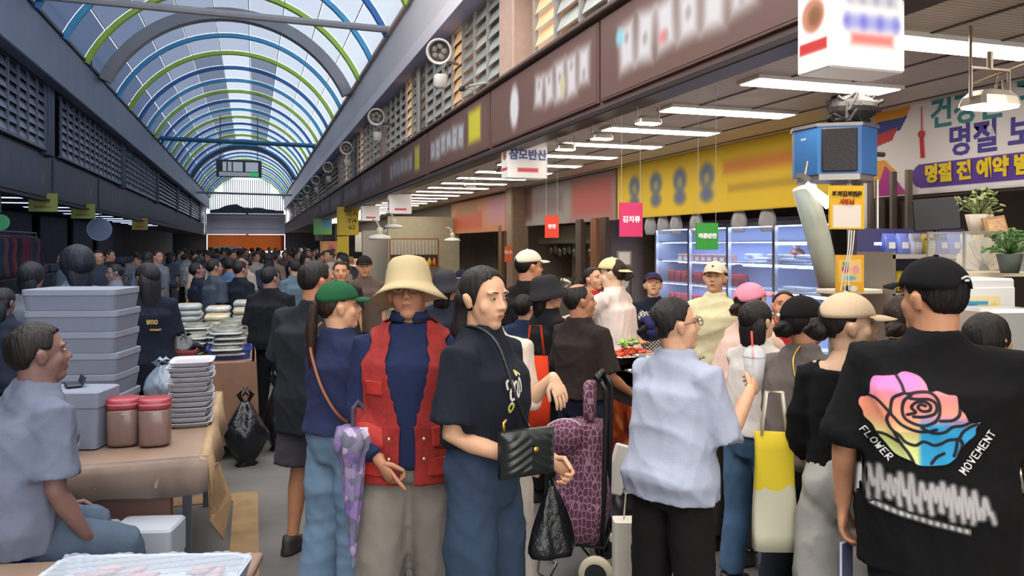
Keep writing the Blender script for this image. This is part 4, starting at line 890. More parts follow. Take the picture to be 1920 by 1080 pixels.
# hanging light boxes
def light_box(x, y, z0, z1, w, dp, label, big=False, text_s=''):
    t = thing('light_box_sign', label, 'sign', (x, y, z0), 0, 'white light box signs under the band'); h = z1 - z0; bx = '#f3eee9'
    MB().box((w / 2, dp / 2, h / 2), (w, dp, h), bev=.006).build('box', mat('#efe9e4', .4, emit=.1), t)
    bl = [('r', .03, .0, .12, .03, '#d0cdd2', .02), ('r', .02, -.1, w * .32, .03, '#a8a8dc', .025), ('r', .02, -.17, w * .28, .022, '#ee8078', .02)] if big else [('r', 0, -h * .28, w * .26, .022, '#d8505a', .01)]
    if big: bl += [('e', -.11 + i * .085, -.1, .018, .026, '#7f7fd0', .02) for i in range(4)] + [('e', -.1 + i * .07, .0, .016, .022, '#b0adb8', .016) for i in range(4)]
    print_sheet('front_print', w * .98, h * .98, 60, 60, paint(bx, bl), t, (w / 2, -.004, h / 2), FC, m=vcol_mat('print_lightbox', .4, .1))
    sb = [('e', 0, h * .12 if not big else -.06, dp * .34, h * .12, '#c98468', .012), ('e', .01, h * .1 if not big else -.065, dp * .2, h * .07, '#8d5a3a', .02), ('r', 0, -h * .25 if not big else -.19, dp * .42, h * .04, '#d23a34', .006, .0)]
    print_sheet('side_print', dp * .96, h * .98, 40, 60, paint(bx, sb), t, (-.004, dp / 2, h / 2), RX, m=vcol_mat('print_lightbox', .4, .1))
    MB().tube([(w / 2, dp / 2, h), (w / 2, dp / 2, h + .25)], .012, 6).build('bracket', mat('#77706a', .4, .6), t)
    if text_s: text(text_s, h * .3, mat('#5a68b4', .5), t, (w / 2, -.008, h * .62), FC, bold=.004)
    return t
light_box(2.24, 2.66, 2.48, 3.07, .38, .2, 'big white light box sign with a food photo on its side, hung nearest the camera', True)
light_box(2.64, 8.2, 2.49, 2.89, .46, .22, 'white light box sign with small blue lettering and a red stripe', False, '삼모반산')
light_box(2.64, 16.1, 2.4, 2.8, .46, .22, 'smaller white light box sign over the middle stalls')
light_box(2.64, 20.4, 2.38, 2.76, .46, .22, 'white light box sign beside the yellow signs')
# ceiling trusses of shop lintel: yellow and white banners
MB_ = MB
S(MB().box((5.17, 33, 2.52), (.1, 84, .76)).build('wall_lintel', mat('#6f655c', .7, var=.12)), 'lintel over the shop openings')
yb = thing('yellow_banner', 'long yellow shop banner with blurred blue letters under the canopy', 'banner', (5.1, 8.3, 2.51), 0)
MB().box((0, 0, 0), (.02, 4.5, .76)).build('backing', mat('#e2be2c', .6), yb)
bl = [('e', -1.70 + i * .62, .06, .16, .15, '#5468a8', .06, 0, .85) for i in range(4)] + [('e', -1.70 + i * .62, -.16, .14, .09, '#5468a8', .05, 0, .85) for i in range(4)] + [('r', 1.25, .12, .75, .075, '#e08a3a', .06, 0, .9), ('r', 1.2, -.12, .6, .04, '#b8922a', .04, 0, .7)] + [('e', -1.70 + i * .62, .03, .06, .06, '#c8b860', .04, 0, .7) for i in range(4)]
print_sheet('banner_print', 4.46, .74, 300, 50, paint('#f4cf2c', bl), yb, (-.014, 0, 0), RX, m=vcol_mat('print_banner', .6))
wb_ = thing('white_banner', 'white banner with Korean lettering, purple bar and a colourful ribbon corner', 'banner', (5.1, 3.85, 2.53), 0)
MB().box((0, 0, 0), (.02, 3.3, .74)).build('backing', mat('#efeae6', .6), wb_)
def wbf(X, Y):
    c = paint('#f1ece8', [])(X, Y); x = X + 1.64; y = Y + .36
    def reg(pts, col):
        c[inside(x, y, pts)] = hx(col)
    reg([(0, .72), (.40, .72), (.34, .62), (0, .63)], '#e59a2c'); reg([(0, .63), (.36, .64), (.28, .53), (.0, .5)], '#3b4a96'); reg([(0, .52), (.26, .56), (.2, .46), (0, .42)], '#cc3a3a')
    reg([(0, .3), (.12, .3), (.24, .2), (.03, .0), (0, .0)], '#e8a63a'); reg([(0, .0), (.12, .26), (.36, .0)], '#b8348c')
    m = ((x > .50) & (x < 3.3) & (np.abs(y - .135) < .095)) | (np.hypot(x - .50, y - .135) < .095); c[m] = hx('#5b3a9a'); return c
print_sheet('banner_print', 3.28, .72, 380, 90, wbf, wb_, (-.014, 0, 0), RX, m=vcol_mat('print_banner', .6))
text('건강한 구', .25, mat('#3a8a8c', .6), wb_, (-.018, 1.05, .235), RX, bold=.006, sx=.95, align='LEFT')
text('명절 보내세요', .25, mat('#4a3f96', .6), wb_, (-.018, .88, .0), RX, bold=.006, sx=.95, align='LEFT')
text('명절 전 예약 받습니다', .15, mat('#f2d21e', .6), wb_, (-.02, 1.10, -.225), RX, bold=.008, sx=.95, align='LEFT')
MB().tube([(-.02, 1.13, .33), (-.02, 1.13, .12)], .004, 5).ball((-.024, 1.13, .11), (.006, .035, .03), 8, 5).tube([(-.02, 1.13, .08), (-.02, 1.12, -.08)], .016, 6).build('tassel', mat('#c8373a', .6), wb_)
gb = thing('grey_banner', 'faded grey and red shop banner beyond the yellow banner', 'banner', (5.1, 12.7, 2.5), 0)
MB().box((0, 0, 0), (.02, 4.2, .75)).build('backing', mat('#9a8a84', .6), gb)
print_sheet('banner_print', 4.16, .73, 120, 30, paint('#a39a98', [('r', 1.2, 0, .8, .3, '#c0625c', .15), ('r', -.9, 0, .9, .16, '#8a7a7a', .12), ('r', -1.8, .05, .2, .3, '#6f4a40', .1)]), gb, (-.014, 0, 0), RX, m=vcol_mat('print_banner', .6))
ob = thing('orange_banner', 'orange and pink shop banner beyond the tan pillar', 'banner', (5.05, 18, 2.45), 0)
MB().box((0, 0, 0), (.02, 5.2, .8)).build('backing', mat('#b06a50', .6), ob)
print_sheet('banner_print', 5.16, .78, 120, 30, paint('#c88a62', [('r', 1.6, .1, .7, .3, '#c58a9a', .15), ('r', -.9, -.1, 1.3, .2, '#c4583c', .1), ('r', -1.0, .15, 1., .1, '#a87a42', .08)]), ob, (-.014, 0, 0), RX, m=vcol_mat('print_banner', .6))
# pillars and dark frames of the shop front
S(MB().box((5.0, 14.9, 1.45), (.36, .36, 2.9), bev=.02).build('wall_pillar', mat('#8f7763', .6, var=.12)), 'tan tiled pillar between the shops')
S(MB().box((5.0, 5.35, 1.08), (.18, .3, 2.12), bev=.01).build('wall_pillar', mat('#3a2f2b', .45, .2)), 'dark metal pillar between the banners')
for y in (5.14, 5.56, 4.98): S(MB().box((4.95, y, 1.2), (.05, .03, 2.3)).build('trim_post', mat('#8a8079', .35, .6)))
for y, c in ((10.95, '#4a382c'), (11.3, '#8a5a34'), (11.9, '#5a4a40'), (16.2, '#7a5a3c')): S(MB().box((5.08, y, 1.1), (.1, .22, 2.15), bev=.01).build('trim_post', mat(c, .5, var=.15, vs_=3, stretch=(1, 1, .1))))
S(MB().box((5.9, 11.45, 1.2), (1.6, .1, 2.4)).build('wall_partition', mat('#77695e', .8, var=.1)))
S(MB().box((5.9, 5.3, 1.2), (1.5, .1, 2.4)).build('wall_partition', mat('#55483f', .8, var=.1)))
S(MB().box((5.9, 16.3, 1.2), (1.6, .1, 2.4)).build('wall_partition', mat('#a99a88', .8, var=.1)))
# silver pillar with the blue box and posters
S(MB().tube([(4.42, 4.9, 0), (4.42, 4.9, CEIL)], .085, 20).build('wall_pillar', mat('#9a928a', .28, .7)), 'round steel pillar carrying the blue box')
for s in (-.13, .13): S(MB().tube([(4.36 + s, 4.82, 0), (4.36 + s, 4.82, 2.25)], .014, 8).build('trim_pipe', mat('#c9c4bc', .25, .8)))
bx = thing('blue_air_purifier', 'blue and black air purifier box mounted high on the steel pillar', 'air purifier', (3.95, 4.62, 2.25), R(-33))
MB().tube([(.05, .2, .2), (.42, .5, .2)], .02, 8).build('mount_arm', mat('#6a6660', .4, .6), bx)
bx.scale = (.93, .93, .93)
def prism(x0, x1, dp=.34, ch=.1): return [(x0, -.0), (x1, -.0)]
pl = [(-.31, .1), (-.16, -.12), (.16, -.12), (.31, .1), (.31, .3), (-.31, .3)]
MB().rings([[(x * .97, y, z) for x, y in pl] for z in (0.0, .36)]).build('casing', mat('#3f82cc', .35), bx)
MB().box((0, -.13, .18), (.25, .03, .33), bev=.008).build('grille', mat('#2c2a2e', .5, bump=.5, bs=60), bx)
MB().rings([[(x * 1.02, y - .005, z) for x, y in pl] for z in (.36, .385)]).build('top_plate', mat('#8f8d92', .35, .5), bx)
MB().rings([[(x * .9, y - .0, z) for x, y in pl] for z in (-.045, 0)]).build('bottom_plate', mat('#a8a39c', .35, .5), bx)
text('new', .035, mat('#e9e6da', .5), bx, (-.245, -.02, .28), (PI / 2, 0, R(-56)), depth=.001)
b = MB(); rr_ = random.Random(2)
for k in range(16):
    pts = [(4.23 + rr_.uniform(-.22, .16), 4.75 + rr_.uniform(-.12, .12), 2.64 + rr_.uniform(0, .23)) for q in range(4)]
    b.tube(smooth_pts(pts, 4), .014, 6)
b.ball((4.2, 4.75, 2.76), (.2, .15, .1), 14, 8)
one('cable_bundle', b, mat('#1f1d1e', .6, bump=.6, bs=40), 'tangle of black cable coiled on top of the blue box', 'cable')
p0, p1 = W(1508, 352, 5.0), W(1558, 548, 5.15)
one('plastic_duct', MB().tube([p0, p0.lerp(p1, .5) + V((.01, 0, 0)), p1], [.075, .075, .07], 18), mat('#b9c4b8', .3, var=.08), 'slanting pale green plastic duct beside the steel pillar', 'pipe', smooth=True)
p0, p1 = W(1512, 345, 4.7), W(1556, 384, 4.7)
lt = thing('work_lamp', 'glaring white lamp head under the blue box', 'lamp', p0)
MB().tube([(0, 0, 0), p1 - p0], [.018, .034], 12).build('lamp_tube', glow('#ffffff', 5), lt); MB().box((0, .03, .04), (.07, .05, .03), (0, R(20), 0)).tube([(0, .02, .05), (.05, .06, .14)], .01, 6).build('lamp_bracket', mat('#7d7873', .4, .5), lt)
def poster(name, label, u0, v0, u1, v1, d, base, blobs, lines=(), rz=-.2, cat='poster', nx=50, ny=60, hang=False):
    a = W(u0, v0, d); c = W(u1, v1, d); w = (V((a.x, a.y, 0)) - V((c.x, c.y, 0))).length; h = a.z - c.z; t = thing(name, label, cat, ((a.x + c.x) / 2, (a.y + c.y) / 2, (a.z + c.z) / 2), rz)
    MB().box((0, 0, 0), (w, .008, h)).build('board', mat(base, .5), t)
    print_sheet('poster_print', w * .98, h * .98, nx, ny, paint(base, [(k, x * w, y * h, a_ * w, b_ * h, c_, .004 if len(z) == 0 else z[0]) for k, x, y, a_, b_, c_, *z in blobs]), t, (0, -.007, 0), FC, m=vcol_mat('print_poster', .5))
    if hang:
        for sx_ in (-.4, .4): MB().tube([(w * sx_, 0, h / 2), (w * sx_, 0, CEIL - t.location.z)], .006, 5).build('hanger', mat('#8a8680', .5), t)
    for s_, sz, x, y, c_ in lines: text(s_, sz * h, mat(c_, .6), t, (x * w, -.011, y * h), FC, bold=.002, depth=.0008)
    return t
poster('yellow_notice', 'yellow notice sheet in plastic hanging under the blue box', 1552, 348, 1622, 430, 4.68, '#e9b922', [('r', 0, -.2, .4, .26, '#f1e6dc')], [('파치김치전문', .13, 0, .3, '#2a2014'), ('사장님', .13, 0, .12, '#b03020')], cat='notice')
poster('yellow_poster', 'yellow poster with bunches of grapes on the steel pillar', 1565, 478, 1621, 548, 4.68, '#f0b42c', [('r', 0, .08, .4, .3, '#f3cf7a'), ('e', -.15, .12, .14, .1, '#b02a6a'), ('e', -.15, .26, .12, .06, '#4fa03c'), ('e', .2, .1, .12, .12, '#f0a0a8'), ('e', 0, -.12, .2, .06, '#6ab8d8'), ('e', -.1, -.4, .14, .08, '#26384c'), ('e', .12, -.4, .14, .08, '#e8ece8')])
b = MB()
for k in range(3): b.tube(smooth_pts([W(1592 + k * 5, 432, 4.62), W(1590 + k * 4, 470, 4.6), W(1584 + k * 4, 500, 4.61), W(1576 + k * 8, 545, 4.62)], 4), .0035, 5)
one('cord_bunch', b, mat('#f0ece6', .4), 'white cords dangling in front of the yellow poster', 'cord')
one('ledge', MB().box(W(1592, 546, 4.9), (.34, .2, .03), bev=.006), mat('#e6dccb', .5), 'cream ledge below the yellow poster', 'shelf')
# flood lamps
def flood(p, s, label, e=14, rod=None):
    t = thing('flood_lamp', label, 'lamp', p, 0, 'warm flood lamps under the canopy', s)
    MB().rings([superring(.11, .08, 0, 0, 16, 4), superring(.1, .07, 0, .035, 16, 4), superring(.07, .05, 0, .06, 16, 4)]).build('housing', mat('#c9c0b4', .35, .5), t)
    MB().rings([superring(.1, .07, 0, -.006, 16, 4), superring(.1, .07, 0, 0, 16, 4)]).build('glass', glow('#ffdfae', e), t)
    MB().tube([(-.1, 0, .03), (-.1, 0, .15), (.1, 0, .15), (.1, 0, .03)], .008, 6).tube([(0, 0, .15), (0, 0, .22)], .012, 6).build('bracket', mat('#a89c8c', .35, .5), t); return t
for i, (u, v, d) in enumerate(((1215, 218, 5.9), (1128, 247, 6.75), (1060, 274, 7.5), (945, 322, 9.9), (880, 352, 12.6))):
    p = W(u, v, d); p.z = 2.66; flood(p, .9, f'small warm flood lamp under the band, {["first","second","third","fourth","fifth"][i]} from the near end of its row', 11)
p = W(1856, 200, 3.95); flood(p, 1.25, 'large warm flood lamp hanging in front of the white banner', 14)
b = MB(); b.tube([W(1818, 158, 4.1), W(1925, 118, 4.0)], .012, 8); b.tube(smooth_pts([W(1874, 142, 4.), W(1868, 165, 4.), W(1886, 190, 3.98), W(1880, 150, 4.02)], 5), .006, 6)
b.tube([W(1820, 158, 4.1), W(1820, 40, 4.1)], .008, 6)
one('lamp_rail', b, mat('#9b8672', .35, .5), 'thin metal rail that carries the large flood lamp', 'rail')
# hanging product cards
def card(u0, v0, u1, v1, d, col, s, label, tc='#ffffff'):
    t = poster('hanging_card', label, u0, v0, u1, v1, d, col, [], [(s, .2, 0, 0, tc)], rz=-.1, cat='sign', nx=6, ny=6); t['group'] = 'coloured product cards hung from the canopy'
    h = (v1 - v0) / F * d; w = (u1 - u0) / F * d; zt = CEIL - (CH - ((v0 + v1) / 2 - 460) / F * d)
    MB().tube([(-w * .4, 0, h / 2), (-w * .4, 0, zt)], .002, 4).tube([(w * .4, 0, h / 2), (w * .4, 0, zt)], .002, 4).build('string', mat('#b0aaa4', .5), t)
card(1160, 380, 1206, 444, 6.2, '#e0336e', '김치류', 'pink hanging card with white lettering'); card(1303, 418, 1348, 468, 5.6, '#37a03c', '마른반찬', 'green hanging card with white lettering')
card(1021, 404, 1048, 446, 8.2, '#e8452e', '반찬', 'orange-red hanging card near the kitchen')
# display fridges: one long glass-fronted cabinet with shelves
fr_ = thing('display_fridge', 'long glass-fronted display fridge lit pale blue inside', 'fridge', (6.02, 7.1, .06))
LY = 4.0; fm = MB()
fm.box((.33, LY / 2, .2), (.62, LY, .4)); fm.box((.33, LY / 2, 1.98), (.66, LY, .1)); fm.box((.64, LY / 2, 1.1), (.03, LY, 1.8)); fm.box((.33, .02, 1.1), (.62, .04, 1.8)); fm.box((.33, LY - .02, 1.1), (.62, .04, 1.8))
fm.build('cabinet', mat('#9aa0a8', .35, .5), fr_)
for k in range(5): MB().box((0.0, k * (LY - .05) / 4 + .025, 1.12), (.05, .05, 1.72)).build('door_frame', mat('#b9bcc0', .3, .6), fr_)
for k in range(4):
    for z in (.28, 1.96): MB().box((0, (k + .5) * (LY - .05) / 4 + .025, z), (.045, .9, .05)).build('door_rail', mat('#b9bcc0', .3, .6), fr_)
for z in (.42, .78, 1.12, 1.46, 1.74): MB().box((.34, LY / 2, z), (.56, LY - .1, .02)).build('shelf', mat('#b8c4dc', .3), fr_)
MB().box((.6, LY / 2, 1.1), (.02, LY - .1, 1.7)).build('back_panel', mat('#c0cce8', .4), fr_)
for z in (1.925, 1.727, 1.447, 1.107, .767): MB().box((.12, LY / 2, z), (.12, LY - .2, .006)).build('light_strip', glow('#cfdcff', 11.), fr_)
for k in range(4): MB().box((-.005, (k + .5) * (LY - .05) / 4 + .025, 1.12), (.004, .88, 1.66)).build('door_glass', mat('#dfe8f4', .05, alpha=.12), fr_)
def items(proto, spots, group, lab):
    for i, (x, y, z, rz) in enumerate(spots):
        o = proto if i == 0 else dup(proto); o.location = (x, y, z); o.rotation_euler = (0, 0, rz); o['group'] = group; o['label'] = lab
jar = thing('sauce_jar', 'jar', 'jar'); MB().lathe([(.05, 0), (.055, .01), (.055, .12), (.045, .14)], n=12).build('glass_body', mat('#8e2f38', .25), jar, True); MB().lathe([(.052, .14), (.052, .17)], n=12).build('lid', mat('#c23a3c', .4), jar)
sp_ = []
rr_ = random.Random(9)
for z in (.85, 1.19): 
    for k in range(13): sp_.append((6.2 + rr_.uniform(-.02, .05), 9.0 + k * .155 + rr_.uniform(-.01, .01) + (0 if k % 3 else .03), z, 0))
items(jar, sp_, 'red sauce jars in the display fridge', 'dark red jar with a red lid on a fridge shelf')
pk = thing('foam_pack', 'pack', 'package'); MB().rings([superring(.085, .11, 0, 0, 12, 6), superring(.1, .125, 0, .03, 12, 6)]).build('tray', mat('#e6ecf2', .5), pk); MB().rings([superring(.096, .12, 0, .03, 12, 6), superring(.07, .09, 0, .042, 12, 6)]).build('wrap', mat('#d7dfe8', .15), pk)
sp_ = []
for z, ys_ in ((1.53, (7.3, 7.55, 7.8, 8.05, 8.3, 8.55, 8.85)), (1.19, (7.5, 7.75, 8.0, 8.3, 8.6)), (1.81, (7.4, 7.9, 8.2)), (.85, (8.3, 8.6)), (.49, (7.5, 7.8, 8.4))):
    for y in ys_:
        for q in range(rr_.randint(2, 4) if z < 1.8 else 1): sp_.append((6.22 + rr_.uniform(-.02, .02), y + rr_.uniform(-.02, .02), z + .043 * q - .06, rr_.uniform(-.1, .1)))
items(pk, sp_, 'white foam packs in the display fridge', 'white foam pack wrapped in film on a fridge shelf')
br = thing('brown_bag', 'bag', 'bag'); MB().ball((0, 0, .08), (.09, .12, .085), 12, 8).build('bag_body', mat('#8a4c3a', .3, var=.3, vs_=20), br, True); MB().tube([(0, 0, .14), (.01, .01, .2)], [.02, .045], 8).build('knot', mat('#d9d4d6', .3), br, True)
items(br, [(6.25, 7.4 + .22 * k, .79, k) for k in range(5)] + [(6.25, 8.0, 1.55, 0)], 'bags of pickles in the display fridge', 'clear bag of brown pickles in the display fridge')
pj = thing('paper_box', 'box', 'box'); MB().box((0, 0, .07), (.1, .13, .14), bev=.004).build('carton', mat('#b98a7a', .5, var=.2), pj); MB().box((-.052, 0, .07), (.003, .1, .06)).build('box_label', mat('#e2d3b8', .5), pj)
items(pj, [(6.2, 9.3 + .16 * k, 1.48, 0) for k in range(9)], 'cartons on the top fridge shelf', 'small brown carton on the upper fridge shelf')
# clear bags hanging above the fridge
for i, y in enumerate((7.1, 7.6, 8.5, 9.0, 9.35, 9.7, 10.2)):
    b = MB(); n = 12; rs = []
    for q in range(6): rs.append([(.06 * math.cos(a) * (1 - .6 * abs(q / 5 - .6)), (.12 + .02 * math.sin(3 * a + i)) * math.sin(a) * (.35 + .75 * math.sin(q / 5 * 2.4 + .3)), -.05 * q) for a in [2 * PI * k / n for k in range(n)]])
    o = b.rings(rs).build('plastic_bag', mat('#d4d6d8', .15, alpha=.55), None, True, (5.17, y, 2.145)); tag(o, 'clear plastic bag hanging from the lintel above the fridge', 'bag', 'clear bags hung along the lintel')
# counter A with food, counter B
def counter(name, label, x0, x1, y0, y1, h):
    t = thing(name, label, 'counter', (x0, y0, 0)); w, l = x1 - x0, y1 - y0
    MB().box((w / 2, l / 2, h / 2 + .03), (w, l, h - .06), bev=.01).build('body', mat('#5c5a58', .4, .5), t); MB().box((w / 2, l / 2, h - .015), (w + .06, l + .06, .03), bev=.008).build('worktop', mat('#b9b4ac', .25, .8), t); return t
ca = counter('food_counter', 'steel food counter with kimchi photo panels on its front', 2.3, 2.86, 4.3, 5.2, .84)
cf = [('e', random.Random(k).uniform(-.4, .4), random.Random(k + 50).uniform(-.25, .25), .07, .03, ('#d9622a', '#b03a18', '#e88a3c', '#7a1f10')[k % 4], .01, k) for k in range(60)]
print_sheet('photo_panel', .86, .5, 110, 60, paint('#b8451f', cf), ca, (-.006, .45, .47), RX, m=vcol_mat('print_food', .3))
MB().box((-.004, .45, .17), (.006, .86, .1)).build('name_strip', mat('#2a2624', .5), ca)
text('COLES', .1, mat('#e8e4dc', .5), ca, (-.011, .45, .17), RX, bold=.003)
cb = counter('stall_counter', 'steel stall counter behind the row of customers', 2.95, 3.33, 2.6, 3.95, .86)
cc = counter('stall_counter', 'steel counter under the water dispenser', 3.35, 4.0, 1.2, 3.1, .86)
def steel_tray(x, y, z, label, food, seed, n=60, w=.36, l=.27, hh=.06):
    t = thing('steel_tray', label, 'tray', (x, y, z), .05, 'steel trays of side dishes'); 
    MB().rings([superring(w / 2 - .02, l / 2 - .02, 0, 0, 20, 8), superring(w / 2, l / 2, 0, hh, 20, 8), superring(w / 2 + .015, l / 2 + .015, 0, hh, 20, 8), superring(w / 2 + .015, l / 2 + .015, 0, hh - .006, 20, 8)], True, False).build('tray_body', mat('#c9c6c2', .2, .9), t, True)
    rr = random.Random(seed); b = MB()
    for k in range(n):
        px, py = rr.uniform(-.8, .8), rr.uniform(-.8, .8); q = math.hypot(px, py); b.ball((px * w / 2, py * l / 2, hh * .6 + .05 * (1.2 - q) * rr.uniform(.5, 1.3)), (rr.uniform(.012, .03), rr.uniform(.01, .018), .012), 7, 5, (rr.uniform(-.5, .5), rr.uniform(-.5, .5), rr.uniform(0, 3)))
    o = b.build('side_dish', mat(food, .3, var=.35, vs_=40), t, True, kind='stuff'); return t
q = W(1160, 668, 5.2)
steel_tray(2.5, 4.95, .94, 'steel tray heaped with orange-red kimchi on the food counter', '#c8451c', 1, 90); steel_tray(2.52, 4.6, .87, 'steel tray of dark braised side dish on the food counter', '#4a2a1c', 2)
steel_tray(2.5, 5.15, .87, 'steel tray of green pickles behind the kimchi', '#5f7a2c', 3); steel_tray(2.5, 4.45, .99, 'empty-looking steel tray on top of the stack', '#c8c0b4', 4, 12)
for i, (x, y) in enumerate(((3.14, 2.8), (3.14, 3.12), (3.14, 3.44), (3.14, 3.76))): steel_tray(x, y, .86, f'steel tray of {("seasoned greens","red radish","fried anchovies","bean sprouts")[i]} on the stall counter', ('#5c7a34', '#b43c20', '#8a6a3c', '#d8cfa0')[i], 10 + i)
o = MB()
rr_ = random.Random(4)
for k in range(12): o.ball((rr_.uniform(-.06, .06), rr_.uniform(-.05, .05), rr_.uniform(0, .05)), (.035, .02, .008), 8, 5, (rr_.uniform(-.8, .8), rr_.uniform(-.8, .8), rr_.uniform(0, 3)))
tag(o.build('lettuce', mat('#8fb04a', .5, var=.3, vs_=30), None, True, (2.48, 4.98, 1.05)), 'small heap of green lettuce on the orange kimchi', 'vegetable')
# kitchen behind: hood, pans, notices
kt = thing('kitchen_range', 'stainless kitchen range with a steaming hood behind the sellers', 'kitchen', (5.75, 11.7, .06))
MB().box((.3, 1.9, .42), (.8, 3.8, .84), bev=.01).build('range_body', mat('#a8a49c', .3, .7), kt); MB().box((.3, 1.9, 1.9), (.8, 3.8, .35), bev=.02).build('hood', mat('#b5b0a6', .3, .6), kt); MB().box((.68, 1.9, 1.3), (.03, 3.8, .95)).build('splashback', mat('#b9b4a8', .4, .3, var=.15), kt)
for k in range(5): MB().lathe([(.02, 0), (.18, 0), (.2, .22), (.19, .22), (.17, .02)], (.15, .4 + .75 * k, .84), 20).build('pot', mat('#c4c0b8', .25, .8), kt, True)
b = MB()
for k in range(14): b.ball((.1, .3 + k * .25, 1.62 - .03 * (k % 3)), (.05, .08, .1), 8, 6)
b.build('hanging_ladles', mat('#8b8880', .3, .7), kt, True)
poster('notice_board', 'framed notice beside the pink hanging card', 1156, 470, 1185, 498, 10.2, '#8b8078', [('r', 0, 0, .38, .4, '#e4dfd8')], cat='notice', nx=20, ny=20); poster('notice_board', 'black framed menu below the framed notice', 1158, 508, 1184, 562, 10.2, '#2b2928', [('r', 0, 0, .42, .42, '#5b5450'), ('e', 0, .1, .3, .2, '#c9c2b8')], cat='notice', nx=20, ny=20)
poster('red_notice', 'narrow orange-red sign on the wooden post', 946, 462, 960, 491, 15.2, '#d9562c', [], [('여수', .3, 0, .1, '#f4e8e0')], cat='sign', nx=4, ny=4, hang=True)
# right-hand shop: back shelving, monitor, plants, glass case, dispenser
S(MB().box((6.66, 3.9, 1.2), (.06, 2.9, 2.4)).build('wall_panel', mat('#6b5140', .6, var=.2, vs_=3)), 'brown panelled wall of the corner shop')
def Q(u, v, d): return W(u, v, d)
mo = Q(1755, 408, 4.9); m = thing('monitor', 'black flat monitor on a stand above the shop shelf', 'monitor', (mo.x, mo.y, mo.z - .14), R(150))
MB().box((0, 0, .16), (.27, .03, .2), (0, R(4), 0), bev=.006).build('screen_case', mat('#1c1b1e', .4), m); MB().lathe([(.06, 0), (.06, .012), (.015, .02), (.015, .08)], n=14).build('stand', mat('#1c1b1e', .4), m); MB().box((0, -.018, .16), (.245, .004, .175), (0, R(4), 0)).build('screen', mat('#26282c', .15), m)
sh_ = thing('shop_shelf', 'open shelf of blue and yellow packets lit from below', 'shelf', (Q(1745, 520, 5.1).x, Q(1745, 520, 5.1).y, .06), 0)
for z in (1.1, 1.38, 1.62): MB().box((0, 0, z), (.9, .3, .025)).build('board', mat('#bdb6ae', .4), sh_)
for x in (-.44, .44): MB().box((x, 0, .85), (.025, .3, 1.6)).build('side', mat('#8d857c', .4), sh_)
MB().box((0, .16, 1.2), (.9, .02, 1.2)).build('back', mat('#4a4660', .5), sh_); MB().box((0, .0, 1.70), (.86, .05, .02)).build('light_strip', glow('#8a90ff', 3), sh_)
pkt = thing('snack_packet', 'p', 'packet'); MB().rings([superring(.045, .02, 0, 0, 10, 5), superring(.048, .03, 0, .05, 10, 4), superring(.045, .008, 0, .13, 10, 5)]).build('packet_body', mat('#6d7fd8', .3), pkt, True); MB().box((0, -.031, .055), (.05, .002, .04)).build('packet_label', mat('#e3e4ea', .4), pkt)
bx0 = sh_.location; k = 0
for z in (1.18, 1.46, 1.695):
    for i in range(8):
        c = ('#5f72d0', '#d9c23c', '#cfd3e6', '#7a8ce0')[(i * 3 + int(z * 10)) % 4]; o = pkt if k == 0 else dup(pkt, mats={'packet_body': mat(c, .3)}); k += 1
        o.location = (bx0.x - .37 + .105 * i, bx0.y - .03, z - .0); o['group'] = 'packets on the shop shelf'; o['label'] = 'small plastic packet on the shop shelf in the corner shop'
def plant(p, s, label, potc, leafc, seed, n=60):
    t = thing('potted_plant', label, 'plant', p, 0, None, s); MB().lathe([(.05, 0), (.075, .12), (.065, .12)], n=14).build('pot', mat(potc, .6), t, True)
    rr = random.Random(seed); b = MB()
    for k in range(n):
        a, e = rr.uniform(0, 2 * PI), rr.uniform(.1, 1.4); L = rr.uniform(.08, .16); q = V((math.cos(a) * math.cos(e), math.sin(a) * math.cos(e), math.sin(e))); c = V((0, 0, .12)); b.ball(c + q * L, (.022, .012, .005), 6, 4, (rr.uniform(-1, 1), rr.uniform(-1, 1), a)); b.tube([c, c + q * L], .002, 3)
    b.build('leaves', mat(leafc, .5, var=.3, vs_=20), t, True, kind='stuff'); return t
plant(Q(1836, 440, 4.2), .9, 'potted plant with pale leaves in a cream pot above the glass case', '#e4d8c8', '#7d8f5a', 3); plant(Q(1893, 512, 3.7), .75, 'small bushy green plant beside the glass case', '#4a5048', '#4f7a34', 4, 90)
pf = thing('picture_frame', 'small wooden picture frame leaning beside the cream pot', 'picture', Q(1866, 442, 4.1), -.25); MB().box((0, 0, .05), (.12, .012, .1), (R(-12), R(-8), 0)).build('frame', mat('#b08a62', .5), pf); MB().box((0, -.008, .05), (.095, .004, .075), (R(-12), R(-8), 0)).build('picture', mat('#c9a27a', .6, var=.3, vs_=60), pf)
gc = Q(1845, 515, 3.95); g = thing('glass_case', 'glass display case holding a spread paper fan', 'display case', (gc.x, gc.y, gc.z), R(-10))
MB().box((0, 0, .005), (.42, .26, .02)).build('base', mat('#d9c9a8', .5), g); gm = mat('#dfe3e4', .05, alpha=.14)
for c_, s_ in (((0, -.13, .11), (.42, .004, .2)), ((0, .13, .11), (.42, .004, .2)), ((-.21, 0, .11), (.004, .26, .2)), ((.21, 0, .11), (.004, .26, .2)), ((0, 0, .212), (.42, .26, .004))): MB().box(c_, s_).build('glass_pane', gm, g)
b = MB()
for x in (-.21, .21):
    for y in (-.13, .13): b.box((x, y, .11), (.01, .01, .2))
for y in (-.13, .13): b.box((0, y, .21), (.43, .01, .01))
b.build('case_frame', mat('#b9b2a6', .3, .4), g)
fn = thing('paper_fan', 'cream folding paper fan standing open in the glass case', 'fan', (gc.x, gc.y, gc.z + .017), R(-10))
for k in range(13):
    a = R(12 + 13 * k); MB().box((math.cos(a) * .095, (k % 2) * .004, math.sin(a) * .095 + .01), (.13, .003, .032), (0, -a, 0)).build('fan_fold', mat('#e6ddce' if k % 2 else '#dacfbe', .6), fn)
